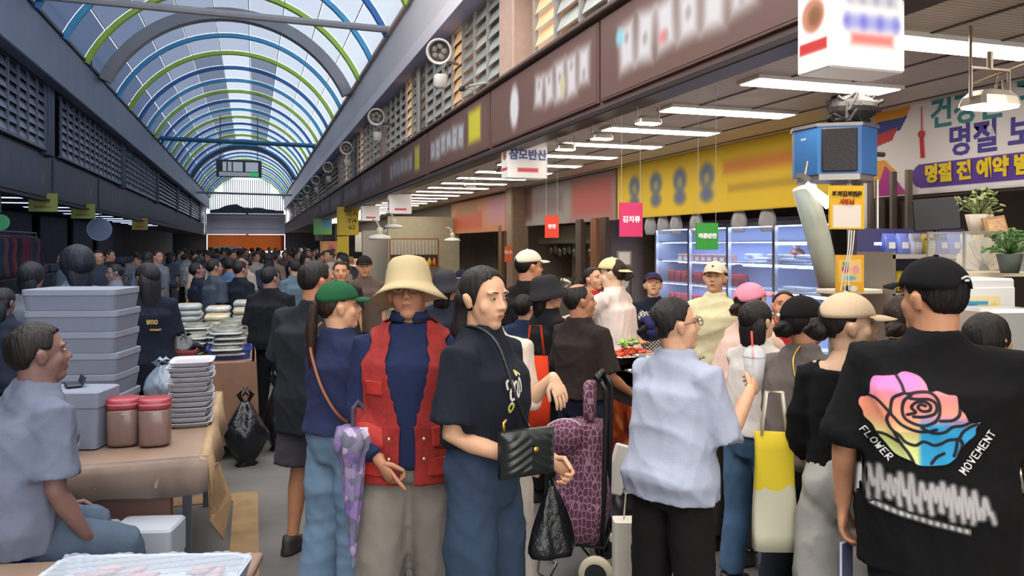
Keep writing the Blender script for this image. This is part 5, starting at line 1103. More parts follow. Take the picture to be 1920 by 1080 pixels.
dc = Q(1835, 575, 3.6); d_ = thing('dispenser_cabinet', 'white cabinet with bright stickers under the glass case', 'cabinet', (dc.x, dc.y, .86), R(-10))
MB().box((0, .12, .37), (.34, .28, .74), bev=.01).build('cabinet_body', mat('#e4ded8', .4), d_)
MB().box((0, -.025, .37), (.32, .012, .66), bev=.004).build('cabinet_door', mat('#eae5df', .4), d_)
pr = [('e', -.06, .05, .05, .03, '#3a62b8', .003), ('e', .03, .0, .04, .04, '#c8402c', .003), ('e', -.03, -.02, .04, .03, '#4f9a3a', .003), ('e', .05, -.06, .05, .015, '#7a4ab0', .003), ('e', -.05, -.06, .04, .014, '#c84aa0', .003), ('e', .07, .04, .02, .03, '#e8c840', .003), ('r', -.02, .07, .06, .008, '#3a9ac0', .003)]
print_sheet('sticker', .2, .2, 50, 50, paint('#ecd9a0', pr), d_, (-.02, -.034, .56), FC, m=vcol_mat('print_sticker', .4)); print_sheet('sticker', .17, .12, 40, 30, paint('#22344c', [('e', 0, .01, .06, .03, '#8ad03c', .004), ('e', 0, -.03, .05, .012, '#c86a9a', .004)]), d_, (-.02, -.034, .36), FC, m=vcol_mat('print_sticker', .4))
dk = Q(1900, 575, 3.35); w_ = thing('water_dispenser', 'stainless water dispenser tank with two taps', 'dispenser', (dk.x, dk.y, .86), R(-10))
MB().box((0, .1, .5), (.24, .24, .24), bev=.015).build('tank', mat('#cfcac2', .3, .5), w_); MB().box((0, .14, .2), (.24, .14, .4), bev=.01).build('back_body', mat('#b5b0a8', .35, .6), w_)
MB().box((0, .02, .03), (.26, .26, .05), bev=.01).build('drip_tray', mat('#a8a49c', .3, .7), w_)
for s in (-.06, .05): MB().tube([(s, -.02, .44), (s, -.05, .42), (s, -.05, .38)], .012, 8).build('tap', mat('#8d8982', .2, .9), w_)
sk = thing('steel_sink', 'steel basin and white towels at the frame edge', 'sink', (Q(1900, 700, 3.0).x, Q(1900, 700, 3.0).y, .86), R(-12)); MB().rings([superring(.2, .16, 0, 0, 20, 4), superring(.22, .18, 0, .12, 20, 4), superring(.2, .16, 0, .12, 20, 4), superring(.18, .14, 0, .02, 20, 4)]).build('basin', mat('#c6c2bc', .25, .8), sk, True); MB().tube([(.05, .16, .1), (.05, .16, .24), (.05, .06, .26), (.05, .04, .22)], .012, 8, round_=True).build('faucet', mat('#b8b4ae', .2, .9), sk, True)
# middle distance on the stall side
cw = S(MB().box((4.25, 20.4, 1.25), (1.9, .1, 2.5)).build('wall_partition', mat('#b9b398', .7, var=.06)), 'cream wall of a side stall'); 
rk = thing('basket_rack', 'wire rack of bottles and fruit hung on the cream wall', 'rack', (W(781, 470, 19.9).x, 19.95, W(781, 500, 19.9).z), 0)
fm = MB(); wd = 1.25
for x in (-wd / 2, wd / 2): fm.box((x, 0, .34), (.03, .05, .72))
for z in (0, .7): fm.box((0, 0, z), (wd, .05, .03))
fm.build('rack_frame', mat('#9a6248', .5, .2), rk)
for k in range(14): MB().tube([(-wd / 2 + .09 * k + .04, .0, .68), (-wd / 2 + .09 * k + .05, -.02, .3)], .012, 5).build('wire', mat('#d4cfc6', .4), rk)
MB().box((0, -.07, .005), (wd, .16, .02)).build('rack_shelf', mat('#9a6248', .5, .2), rk)
MB().box((0, .03, .15), (wd, .02, .3)).build('rack_back', mat('#3a3030', .6), rk)
for k in range(9):
    c = ('#c8762c', '#d8c8a0', '#b03028', '#d9b030')[k % 4]; o = MB().lathe([(.045, 0), (.055, .02), (.055, .12), (.02, .17), (.02, .2)], n=10).build('bottle', mat(c, .3), None, True, (rk.location.x - .5 + .125 * k, 19.86, rk.location.z + .02)); tag(o, 'small coloured bottle standing in the wire rack', 'bottle', 'bottles in the wire rack')
def hang_fan(u, v, d, label, s=1.):
    p = W(u, v, d); t = thing('wall_fan', label, 'fan', p, R(20), 'white fans among the far stalls', s); MB().lathe([(.0, .02), (.19, .03), (.2, .05), (.17, .09), (.05, .12)], n=18).build('fan_guard', mat('#d9d3c4', .5), t, True); MB().lathe([(.05, .1), (.06, .2), (.03, .24)], n=12).build('motor', mat('#c2bcae', .5), t, True); MB().tube([(0, 0, .22), (0, .1, .34), (.0, .25, .36)], .02, 6).build('arm', mat('#a8a294', .5), t)
hang_fan(712, 452, 13.5, 'round cream fan lamp with its face turned down'); hang_fan(738, 430, 15.5, 'cream fan lamp beside the cream wall', .9); hang_fan(848, 455, 17., 'cream fan lamp in front of the steel shelf', .9)
poster('yellow_sign', 'yellow hanging sign with dark lettering above the far shoppers', 632, 388, 672, 441, 23.9, '#d9bb34', [], [('의시', .28, .2, .25, '#4a3a20'), ('Yi4', .24, .2, 0, '#4a3a20'), ('63', .24, .2, -.22, '#4a3a20')], cat='sign', nx=4, ny=4); poster('yellow_sign', 'tall plain yellow sign below the lettered one', 632, 443, 654, 490, 23.8, '#dfc235', [], [], cat='sign', nx=4, ny=4, hang=True)
poster('stall_poster', 'pink and yellow poster on a far stall', 600, 452, 632, 488, 31, '#c98c6a', [('e', .1, 0, .2, .3, '#c85a62', .05), ('e', -.2, .1, .2, .3, '#d9b070', .05)], cat='poster', nx=16, ny=16, hang=True)
poster('green_sign', 'green and blue round signs blurred among far stalls', 588, 410, 622, 440, 32, '#6fae6a', [('e', .3, .2, .3, .3, '#5a9ad0', .1)], cat='sign', nx=16, ny=16, hang=True)
one('metal_sheet', MB().box((3.35, 21.6, 1.3), (1.1, .1, 1.7), bev=.01), mat('#a59e96', .4, .4), 'grey steel panel of a stall behind the man in the brown shirt', 'panel')
for i, (y, c) in enumerate(((23, '#a89a88'), (27, '#8a9098'), (31, '#a08474'), (36, '#8f9498'), (42, '#988c84'))):
    t = thing('market_stall', f'far market stall with {("a cream","a grey-blue","a reddish","a pale grey","a brown")[i]} front', 'stall', (3.4, y, 0), 0); MB().box((.6, 1.2, .5), (1.2, 2.4, .9), bev=.02).build('stall_body', mat(c, .7, var=.25, vs_=3), t); MB().box((.6, 1.2, 1.0), (1.35, 2.5, .05)).build('stall_top', mat('#c8c0b4', .5), t); MB().box((1.3, 1.2, 1.9), (.1, 2.4, .9)).build('stall_sign', mat(('#c8b060', '#8aa0c0', '#b8605a', '#d0ccc4', '#b89060')[i], .6, var=.2, vs_=4), t)
    for k in range(3): MB().box((.2 + .35 * k, .5 + .5 * k, 1.12), (.3, .35, .18), bev=.02).build('goods_box', mat(('#b84a3c', '#d8c890', '#6a8a5a')[k], .7, var=.3, vs_=12), t)
# wall fans (white air circulators with a lamp below) above the band
def circ(y, i):
    t = thing('air_circulator', f'white wall-mounted air circulator above the sign band, {["nearest of its row","second of its row","third of its row"][i] if i < 3 else "small and far along the row"}', 'fan', (2.6, y, 4.33), 0, 'white air circulators above the sign band')
    ax = V((-.25, -.9, -.25)).normalized(); c = V((-.14, 0, .12))
    o = MB().lathe([(.1, -.1), (.165, -.08), (.178, .05), (.178, .15), (.155, .15), (.14, .0)], n=24).build('drum', mat('#e2ddd6', .45), t, True); o.location = c; o.rotation_euler = ax.to_track_quat('Z', 'Y').to_euler()
    MB().tube([c + ax * .005, c + ax * .02], [.138, .138], 20).build('drum_inside', mat('#6a625c', .6), t, True)
    b = MB()
    for k in range(5):
        a = 2 * PI * k / 5; e1 = ax.orthogonal().normalized(); e2 = ax.cross(e1); q = c + ax * .07 + (e1 * math.cos(a) + e2 * math.sin(a)) * .07; b.ball(q, (.05, .02, .04), 8, 5, (0, a, 0))
    b.build('fan_blades', mat('#8f8780', .5), t, True)
    MB().tube([c - ax * .12, c - ax * .22], [.1, .07], 16, round_=True).build('motor_cover', mat('#c4c0bb', .45), t, True)
    MB().tube([(.16, .1, -.02), (0, .1, .0), (-.1, .06, .08)], .02, 8).tube([(0, .1, 0), (0, .1, -.22), (-.1, .05, -.24)], .014, 8).build('bracket', mat('#8f8a88', .4, .5), t)
    MB().box((-.13, -.02, -.3), (.17, .2, .2), (R(10), 0, 0), bev=.03).build('lamp_box', mat('#d9d2cb', .5), t, True)
    return t
for i, y in enumerate((10.75, 16.6, 22.2, 27.8, 33.4, 39, 44.6, 50.2)): circ(y, i)
p = WX(868, 166, 2.6); t = thing('security_camera', 'small dark security camera on a bracket beside the nearest circulator', 'camera', p, 0); MB().tube([(0, 0, 0), (-.05, -.12, -.03)], .035, 10).build('camera_body', mat('#2a2a2e', .4), t, True); MB().tube([(0, 0, 0), (.03, .05, .0), (.2, .05, .02)], .01, 6).build('camera_arm', mat('#b8b2aa', .4), t); MB().tube([(.02, .04, -.02), (.0, -.35, -.03)], .014, 6).tube([(0, -.35, -.03), (.15, -.6, -.03)], .014, 6).build('conduit', mat('#c4b8ac', .5), t)
# board hanging across the arcade, far banners
hb_ = thing('overhead_board', 'overhead information board with white panels and a green patch', 'sign', (W(451, 331, 40).x, 38, W(451, 331, 40).z), 0)
MB().box((0, 0, 0), (1.95, .16, .78)).build('board_case', mat('#39404a', .5), hb_)
for x, w in ((-.62, .16), (-.4, .16), (-.05, .42), (.55, .55)): MB().box((x, -.09, .08), (w, .02, .42)).build('board_panel', mat('#b8c4cc', .4, emit=.25), hb_)
MB().box((-.2, -.09, -.26), (1.3, .02, .18)).build('board_strip', mat('#b0b6be', .5, emit=.2), hb_); MB().box((.65, -.09, -.26), (.4, .02, .2)).build('green_panel', mat('#3fb56a', .5, emit=.4), hb_)
for x in (-.8, .8): MB().tube([(x, 0, .39), (x, 0, 2.4)], .02, 6).build('hanger', mat('#39404a', .5), hb_)
t = thing('orange_banner', 'orange banner stretched across the far exit of the arcade', 'banner', (-.55, 70.6, 1.95), 0)
MB().quad((-3.1, 0, -0.7), (3.1, 0, -0.7), (3.1, 0, 0.7), (-3.1, 0, 0.7)).build('cloth_panel', sheet('#8a4520', .75), t); MB().box((-1.6, -.03, -.45), (1.7, .01, .4)).build('pale_patch', mat('#f0d8d0', .8), t); MB().box((2.95, -.03, 0), (.3, .01, 1.4)).build('red_edge', mat('#e05038', .8), t)
MB().box((-3.2, 0, -.6), (.1, .1, 2.7)).build('pole', mat('#5a5e66', .5), t); MB().box((3.2, 0, -.6), (.1, .1, 2.7)).build('pole', mat('#5a5e66', .5), t)
t = thing('pink_banner', 'pale banner with faint pink lettering above the orange banner', 'banner', (-.55, 70.8, 3.55), 0)
MB().quad((-3.2, 0, -0.875), (3.2, 0, -0.875), (3.2, 0, 0.875), (-3.2, 0, 0.875)).build('cloth_panel', sheet('#6c6e7a', .75), t)
for z in (.6, .15, -.4): MB().box((0, -.03, z), (5.6, .01, .07)).build('text_band', mat('#d8a8b4', .8), t)
for x in (-3.25, 3.25): MB().box((x, 0, -.9), (.08, .08, 5.3)).build('pole', mat('#5a5e66', .5), t)
# ------------------------------------------------------------------ opposite side: tables, foam boxes, goods, signs; its dimness put into their colours
board = mat('#8a7262', .6, var=.18, vs_=3, stretch=(1, .2, 1))
t1 = thing('stall_table', 'low plywood-topped stall table with a cloth folded over its edge', 'table', (-1.6, 3.97, 0))
MB().box((.69, .9, .735), (1.38, 1.8, .03), bev=.008).build('tabletop', board, t1)
rs = []
for q in range(29):
    x = -.0 + 1.4 * q / 28; w = .012 * math.sin(q * 1.1) + .006 * math.sin(q * 2.7)
    rs.append([(x, .03, .757), (x, -.03, .752), (x, -.045 + w * .4, .72), (x, -.04 + w, .6 + .01 * math.sin(q * .7)), (x, -.034 + w, .6 + .01 * math.sin(q * .7)), (x, -.036, .71), (x, -.02, .745), (x, .03, .752)])
MB().rings(rs).build('cloth_edge', mat('#7c6a60', .8, var=.2, vs_=6), t1, True)
MB().box((.66, .06, .3), (1.16, .05, .6), bev=.01).build('front_panel', mat('#74544a', .55, var=.3, vs_=4, stretch=(1, 1, .15)), t1)
for x, y in ((.08, .1), (1.3, .1), (.08, 1.7), (1.3, 1.7)): MB().box((x, y, .36), (.04, .04, .72)).build('leg', mat('#5c5f68', .4, .6), t1)
for q in range(3): MB().tube([(1.2 + .03 * q, .2, .72), (1.02 + .03 * q, .3, .1)], .008, 6).build('brace', mat('#7d828c', .35, .7), t1)
rs = []
for q in range(15):
    y = -.03 + 1.8 * q / 14; w = .012 * math.sin(q * 1.3); dz = .58 - .12 * max(0, 1 - q / 2.5) ; rs.append([(1.36, y, .757), (1.40, y, .752), (1.415 + w, y, .68), (1.43 + w * 1.5, y + .02, dz), (1.424 + w * 1.5, y + .02, dz), (1.40, y, .7), (1.36, y, .752)])
MB().rings(rs).build('side_cloth', mat('#9a7f60', .8, var=.2, vs_=6), t1, True)
MB().add([(1.40, -.03, .7), (1.44, .15, .69), (1.50, .12, .52), (1.47, -.0, .36), (1.41, -.06, .47), (1.395, -.03, .7), (1.435, .15, .69), (1.49, .125, .52), (1.46, .005, .36), (1.405, -.05, .47)],
         [(0, 1, 2, 3, 4), (9, 8, 7, 6, 5), (0, 5, 6, 1), (1, 6, 7, 2), (2, 7, 8, 3), (3, 8, 9, 4), (4, 9, 5, 0)]).build('hanging_corner', mat('#83674a', .8, var=.2), t1)
foam = mat('#6e778a', .75, bump=.15, bs=200); foam2 = mat('#798193', .75, bump=.15, bs=200)  # white foam, dimness of this side put into its grey-blue colour
def foam_box(x, y, z, w, l, h, label, m=None, group='stacked foam boxes', rz=0.):
    t = thing('foam_box', label, 'box', (x, y, z), rz, group); MB().rings([superring(w / 2 - .012, l / 2 - .012, 0, 0, 20, 12), superring(w / 2, l / 2, 0, h * .72, 20, 12)]).build('box_body', m or foam, t)
    MB().rings([superring(w / 2 + .004, l / 2 + .004, 0, h * .725, 20, 12), superring(w / 2 + .004, l / 2 + .004, 0, h * .98, 20, 12), superring(w / 2 - .004, l / 2 - .004, 0, h, 20, 12)]).build('box_lid', m or foam2, t); return t
c = W(157, 700, 4.75)
nm_ = ['bottom', 'second', 'third', 'fourth', 'fifth', 'sixth', 'topmost']
for k in range(6): foam_box(c.x + .004 * (-1) ** k, c.y, .752 + .124 * k, .53, .38, .122, f'wide pale foam box, {nm_[k] if k < 5 else "topmost"} of the tall stack on the table', rz=-.25 + .01 * (-1) ** k)
c = W(138, 800, 3.83); foam_box(c.x, c.y + .12, .757, .30, .24, .28, 'pale foam box in front of the tall stack with a phone on top', foam2, rz=-.28)
ph = thing('phone', 'dark folding phone wallet lying on the foam box', 'phone', (W(122, 735, 3.9).x + .02, W(122, 735, 3.9).y + .08, 1.040), .3); MB().box((0, 0, .008), (.075, .13, .014), bev=.005).build('phone_body', mat('#1d2534', .4), ph); MB().box((.04, 0, .028), (.012, .13, .05), (0, R(20), 0), bev=.004).build('wallet_flap', mat('#26303f', .5), ph)
one('plastic_cup', MB().lathe([(.028, 0), (.038, .09), (.036, .09), (.027, .004)], n=16), mat('#aab2c2', .1, alpha=.45), 'clear plastic cup in front of the foam box', 'cup', (W(132, 850, 3.72).x, W(132, 850, 3.72).y + .03, .757), smooth=True)
jr = None
for u, nm in ((232, 'jar of brown paste with a red lid, beside the white foam box'), (291, 'jar of brown paste with a red lid, beside the white tray stack')):
    p = W(u, 845, 3.95); t = thing('paste_jar', nm, 'jar', (p.x, p.y, .757), 0, 'big jars with red lids'); MB().rings([superring(.062, .062, 0, 0, 24, 3.5), superring(.074, .074, 0, .015, 24, 3.5), superring(.074, .074, 0, .17, 24, 3.5), superring(.068, .068, 0, .185, 24, 3)]).build('jar_body', mat('#7c6560', .25, var=.06), t, True)
    MB().rings([superring(.074, .074, 0, .183, 24, 3), superring(.076, .076, 0, .19, 24, 3), superring(.076, .076, 0, .225, 24, 3), superring(.068, .068, 0, .232, 24, 3)]).build('lid', mat('#94303c', .4), t, True); MB().rings([superring(.0765, .0765, 0, .203, 24, 3), superring(.0765, .0765, 0, .212, 24, 3)], False, False).build('lid_band', mat('#b87a80', .3), t, True)
    MB().tube([(.0, -.076, .16), (.04, -.066, .165), (.07, -.03, .16)], .003, 5).build('handle', mat('#b0a8a8', .3), t)
ft_ = thing('foam_tray', 'shallow white foam tray in the stack on the table corner', 'tray'); MB().rings([superring(.09, .125, 0, 0, 16, 6), superring(.115, .15, 0, .024, 16, 6), superring(.118, .153, 0, .026, 16, 6), superring(.108, .142, 0, .026, 16, 6), superring(.086, .12, 0, .006, 16, 6)]).build('tray_shell', mat('#b9b9c2', .7), ft_, True); MB().box((0, 0, .012), (.19, .25, .012), bev=.004).build('film_sheet', mat('#c5c2c8', .2), ft_)
p = W(360, 790, 4.45)
for k in range(13):
    o = ft_ if k == 0 else dup(ft_); o.location = (p.x + random.uniform(-.012, .012), p.y + random.uniform(-.01, .01), .752 + .0275 * k); o.rotation_euler = (0, 0, random.uniform(-.08, .08)); o['group'] = 'stack of white foam trays'; o['label'] = f'shallow white foam tray, {ORD[k]} from the bottom of the stack on the table corner'
def sack(name, label, p, size, m, cat='bag', seed=0, knot=True, group=None):
    """crumpled plastic bag"""
    t = thing(name, label, cat, p, 0, group); r = np.random.RandomState(seed); b = MB(); n, mm = 30, 22; rs = []; ph = r.rand(8) * 6
    for i in range(mm):
        f = i / (mm - 1); prof = math.sin(min(1, f * 1.25) * PI * .5) ** .5 * (1 - max(0, f - .45) / .55 * .82) if f > 0 else .5
        ring = []
        for j in range(n):
            a = 2 * PI * j / n; q = prof * (1 + .10 * math.sin(3 * a + ph[0] + f * 2) + .07 * math.sin(5 * a + ph[1] - f * 6) + .05 * abs(math.sin(4 * a + ph[2] + f * 9)) + .03 * math.sin(9 * a + 14 * f + ph[4]))
            ring.append((size[0] * q * math.cos(a), size[1] * q * math.sin(a), size[2] * (f ** .9) + .012 * math.sin(4 * a + ph[3])))
        rs.append(ring)
    b.rings(rs).build('bag_body', m, t, True)
    if knot:
        for s in (-1, 1): MB().tube([(s * .01, 0, size[2] * .96), (s * .05, .01, size[2] * 1.12), (s * .02, 0, size[2] * 1.22), (-s * .02, 0, size[2] * 1.1)], [(.008, .004), (.02, .005), (.016, .004), (.008, .004)], 8).build('bag_handle', m, t, True)
    return t
bagm = mat('#7d8ba0', .22, var=.1, vs_=12, bump=.6, bs=30); p = W(305, 735, 4.95)
sack('plastic_bag', 'tied grey plastic bag of goods on the table', (p.x, p.y, .752), (.12, .1, .24), bagm, seed=3)
# table 2 with brown cover, crate, packs
t2 = thing('stall_table', 'stall table covered to the ground with brown paper', 'table', (-1.45, 6.85, 0))
MB().box((.72, 1.3, .78), (1.44, 2.6, .03), bev=.006).build('tabletop', board, t2)
rs = []
for q in range(41):
    f = q / 40; x, y = (1.46 * f / .35 if f < .35 else 1.46, 0 if f < .35 else 4.4 * (f - .35) / .65); w = .01 * math.sin(q * 1.9); nx_, ny_ = (0, -1) if f < .35 else (1, 0); rs.append([(x + nx_ * k, y + ny_ * k, z) for k, z in ((.0, .8), (.012 + w * .3, .79), (.02 + w, .45), (.03 + w, .12), (.025 + w, .12), (.0, .78))])
MB().rings(rs).build('paper_cover', mat('#7a5a48', .75, var=.2, vs_=3), t2)
for x, y in ((.08, .1), (1.36, .1), (.08, 2.5), (1.36, 2.5)): MB().box((x, y, .38), (.04, .04, .76)).build('leg', mat('#5c5f68', .4, .6), t2)
def crate(p, w, l, h, col, label, rz=0):
    t = thing('plastic_crate', label, 'crate', p, rz, None); MB().rings([superring(w / 2 - .02, l / 2 - .02, 0, 0, 20, 9), superring(w / 2, l / 2, 0, h, 20, 9), superring(w / 2 - .012, l / 2 - .012, 0, h, 20, 9), superring(w / 2 - .03, l / 2 - .03, 0, .01, 20, 9)]).build('crate_body', mat(col, .4), t)
    MB().rings([superring(w / 2 + .01, l / 2 + .01, 0, h - .02, 20, 9), superring(w / 2 + .01, l / 2 + .01, 0, h, 20, 9)], False, False).build('crate_rim', mat(col, .4), t); return t
p = W(433, 655, 7.1); crate((p.x, 7.1, .797), .36, .26, .10, '#33458c', 'blue plastic crate under the seaweed packs at the table corner'); crate((p.x - .42, 7.12, .797), .34, .26, .09, '#8c3f46', 'faded red plastic tub beside the blue crate')
sw = thing('seaweed_pack', 'clear pack of dried seaweed piled on the far table', 'package'); MB().rings([superring(.11, .15, 0, 0, 14, 5), superring(.125, .17, 0, .02, 14, 4), superring(.10, .14, 0, .042, 14, 4)]).build('seaweed', mat('#6b6e64', .5, var=.6, vs_=18), sw, True)
MB().rings([superring(.13, .175, 0, .004, 14, 5), superring(.132, .18, 0, .012, 14, 5), superring(.13, .175, 0, .02, 14, 5)]).build('clear_film', mat('#b6bac0', .1), sw, True)
rr_ = random.Random(12); n = 0
for x, y, h in ((p.x, 7.1, 5), (p.x - .05, 7.5, 5), (p.x - .33, 7.5, 4), (p.x - .62, 7.45, 3), (p.x - .02, 7.95, 5), (p.x - .3, 7.95, 5), (p.x - .6, 7.9, 4), (p.x, 8.4, 5), (p.x - .3, 8.4, 4), (p.x - .6, 8.4, 4)):
    for q in range(h):
        o = sw if n == 0 else dup(sw); n += 1; o.location = (x + rr_.uniform(-.02, .02), y + rr_.uniform(-.03, .03), (.83 if n <= 5 else .797) + .044 * q); o.rotation_euler = (0, 0, rr_.uniform(-.15, .15)); o['group'] = 'piled clear packs of seaweed'
ck = thing('cracker_pack', 'pale yellow-white wrapped pack farther back on the stall table', 'package'); MB().rings([superring(.12, .16, 0, 0, 14, 6), superring(.13, .17, 0, .03, 14, 5), superring(.11, .15, 0, .055, 14, 5)]).build('pack_body', mat('#a9a590', .5, var=.2, vs_=12), ck, True); MB().box((0, 0, .058), (.16, .1, .004)).build('pack_label', mat('#bfa070', .5), ck)
n = 0
for x in range(5):
    for y in range(2):
        for q in range(4 + (x + y) % 3):
            o = ck if n == 0 else dup(ck, mats={'pack_body': mat(('#a9a590', '#b5b7ba', '#9aa2a8', '#b8b096')[(x + y * 2) % 4], .5, var=.2, vs_=12)}); n += 1; o.location = (-1.2 + .28 * x, 8.85 + .38 * y, .797 + .058 * q); o.rotation_euler = (0, 0, rr_.uniform(-.1, .1)); o['group'] = 'wrapped packs on the far half of the table'
bags = mat('#15181f', .22, bump=.7, bs=25)
p = W(446, 818, 6.7); sack('garbage_bag', 'big crumpled black plastic bag on the floor by the brown table', (-.06, 6.64, 0), (.18, .13, .5), bags, seed=5); p = W(500, 800, 7.1); sack('garbage_bag', 'black plastic bag leaning behind the first black bag', (.19, 7.05, 0), (.12, .15, .55), bags, seed=6)
sack('dark_bag', 'dark shiny bag of seaweed on the brown table', (W(355, 650, 7.3).x, 7.2, .80), (.17, .13, .18), mat('#1e242c', .25, bump=.6, bs=30), seed=7)
t3 = thing('stall_table', 'white-draped table with foam boxes behind the long-haired woman', 'table', (-2.9, 8.6, 0)); MB().box((.6, 1.8, .6), (1.2, 3.6, .35), bev=.01).build('drape', mat('#6f7b92', .7), t3); MB().box((.6, 1.8, .79), (1.24, 3.64, .03)).build('tabletop', mat('#7d889c', .6), t3)
for x, y in ((.08, .1), (1.1, .1), (.08, 3.5), (1.1, 3.5)): MB().box((x, y, .22), (.04, .04, .44)).build('leg', mat('#5c5f68', .4, .6), t3)
for i, (x, y, w) in enumerate(((-2.2, 9.0, .5), (-2.1, 9.9, .55), (-2.5, 10.8, .5))): foam_box(x, y, .806, w, .36, .2, f'foam box on the white-draped table, {("front","middle","rear")[i]} of three', group='foam boxes on the draped table')
# things near the seated man
a, b_ = W(222, 1000, 3.5), W(333, 1000, 3.5); foam_box((a.x + b_.x) / 2, (a.y + b_.y) / 2, 0, (a - b_).length, .2, .52, 'tall pale foam box on the floor behind the wrapped tray', mat('#a3a9b4', .7), rz=-.25, group='foam boxes on the floor')
a = W(186, 1000, 3.45); foam_box(a.x, a.y, 0, .1, .2, .52, 'narrow pale foam box beside the tall one on the floor', mat('#a3a9b4', .7), rz=-.25, group='foam boxes on the floor')
lo_ = thing('low_table', 'low side table holding the wrapped fish tray', 'table', (-.52, 2.55, 0), -.2); MB().box((-.05, .1, .615), (1.0, .95, .03), bev=.006).build('tabletop', board, lo_)
for x, y in ((-.5, -.32), (.4, -.32), (-.5, .5), (.4, .5)): MB().box((x, y, .3), (.04, .04, .6)).build('leg', mat('#5c5f68', .4, .6), lo_)
wt_ = thing('wrapped_tray', 'shallow white tray of pink fish under crinkled clear film', 'tray', (W(262, 1072, 2.55).x, W(262, 1072, 2.55).y - .06, .632), -.28)
MB().rings([superring(.30, .17, 0, 0, 24, 9), superring(.32, .19, 0, .07, 24, 9), superring(.30, .17, 0, .07, 24, 9), superring(.29, .16, 0, .03, 24, 9)]).build('tray_shell', mat('#a4adbc', .5), wt_)
rr_ = random.Random(8); b = MB()
for k in range(34): b.ball((rr_.uniform(-.25, .25), rr_.uniform(-.12, .12), .05), (.05, .018, .012), 8, 5, (0, 0, rr_.uniform(0, 3)))
b.build('fish', mat('#a87f84', .4, var=.3, vs_=30), wt_, True, kind='stuff')
b = MB(); nx_, ny_ = 60, 36; vs_ = [(-.31 + .62 * i / nx_, -.18 + .36 * j / ny_, .072 + .006 * abs(math.sin(i * .9 + j * .5)) + .004 * math.sin(j * 1.3 - i * .4)) for j in range(ny_ + 1) for i in range(nx_ + 1)]
b.add(vs_, [(j * (nx_ + 1) + i, j * (nx_ + 1) + i + 1, (j + 1) * (nx_ + 1) + i + 1, (j + 1) * (nx_ + 1) + i) for j in range(ny_) for i in range(nx_)]); b.build('clear_film', mat('#c8d0dc', .08, alpha=.35), wt_, True, fix=False)
st_ = thing('stool', 'blue plastic stool under the seated man', 'stool', (seat['P'].location.x - .03, seat['P'].location.y, 0), -.3)
MB().box((0, 0, .60), (.36, .36, .03), bev=.01).build('seat', mat('#1f3a86', .4), st_); MB().box((0, 0, .55), (.33, .33, .07), bev=.01).build('skirt', mat('#1c347a', .4), st_)
for x in (-1, 1):
    for y in (-1, 1): MB().tube([(x * .14, y * .14, .56), (x * .18, y * .18, 0)], [.024, .02], 8).build('leg', mat('#1c347a', .4), st_)
# clothes shop at the far side
rail = thing('clothes_rail', 'metal clothes rail along the clothes shop', 'rail', (-4.6, 11, 0)); MB().tube([(0, 0, 2.02), (0, 9, 2.02)], .018, 8).build('rail_bar', mat('#6a7488', .35, .6), rail)
for y in (0, 4.5, 9): MB().tube([(0, y, 0), (0, y, 2.02)], .02, 8).build('upright', mat('#4a5468', .35, .6), rail)
gcol = ['#5a3446', '#6b2f3c', '#463a52', '#2c3a52', '#5c4450', '#38304c', '#6a4048', '#2a3242']
gt_ = None
for k in range(30):
    if gt_ is None:
        gt_ = thing('hanging_garment', 'dark red or plum garment hanging on the clothes rail', 'garment', (0, 0, 0), 0, 'garments on the clothes rail')
        b = MB(); rs = []
        for q, (w, dd) in enumerate(((.03, .03), (.2, .035), (.22, .05), (.2, .05), (.23, .06), (.25, .065))): rs.append([(w * math.cos(a) * (1 + .05 * math.sin(5 * a + q)), dd * math.sin(a) * (1 + .3 * math.sin(4 * a)), -.06 - (0, .06, .2, .4, .6, .8)[q]) for a in [2 * PI * j / 20 for j in range(20)]])
        b.rings(rs).build('garment_body', cloth(gcol[0]), gt_, True); MB().tube([(-.18, 0, -.12), (0, 0, -.05), (.18, 0, -.12)], .006, 5).tube([(0, 0, -.05), (0, 0, .0), (.02, 0, .02)], .004, 5).build('hanger', mat('#8a94a4', .3, .6), gt_); o = gt_
    else: o = dup(gt_, mats={'garment_body': cloth(gcol[k % 8])})
    o.location = (-4.6, 11.3 + .29 * k, 2.0); o.rotation_euler = (0, 0, rr_.uniform(-.15, .15))
def sign_L(u0, v0, u1, v1, d, col, label, s='', round_=False, blobs=()):
    a, c_ = W(u0, v0, d), W(u1, v1, d); w = abs(u1 - u0) / F * d; h = a.z - c_.z; t = thing('hanging_sign', label, 'sign', (a + c_) / 2, 0, 'signs hung under the opposite canopy')
    if round_: MB().tube([(0, .02, 0), (0, -.02, 0)], w / 2, 28).build('disc', mat(col, .5, emit=.12), t); MB().tube([(0, -.02, 0), (0, -.024, 0)], w * .46, 28).build('disc_face', mat(col, .5), t)
    else: MB().box((0, 0, 0), (w, .06, h), bev=.008).build('panel', mat(col, .5, emit=.1), t); MB().box((0, -.032, -h * .25), (w * .6, .006, h * .1)).build('stripe', mat('#7a5a4a', .5), t)
    MB().tube([(0, 0, h / 2), (0, 0, max(h / 2 + .05, 2.76 - t.location.z))], .012, 6).build('rod', mat('#3a4458', .5), t)
    if s: text(s, h * .3, mat('#6a6a3a', .5), t, (0, -.036, h * .1), FC, depth=.001)
    return t
sign_L(57, 362, 105, 397, 15.6, '#6f7c3c', 'square olive-yellow sign, largest of the yellow signs'); sign_L(136, 382, 176, 410, 19.3, '#74803f', 'olive-yellow sign between the largest one and the round sign'); sign_L(249, 409, 276, 431, 29, '#8a7f3a', 'small yellow sign beyond the round sign')
sign_L(165, 413, 208, 447, 21.3, '#7486a8', 'round white sign with dimness put into its pale blue colour', round_=True); sign_L(-14, 398, 16, 436, 13, '#2f8a5c', 'round green clock-like sign at the frame edge', round_=True)
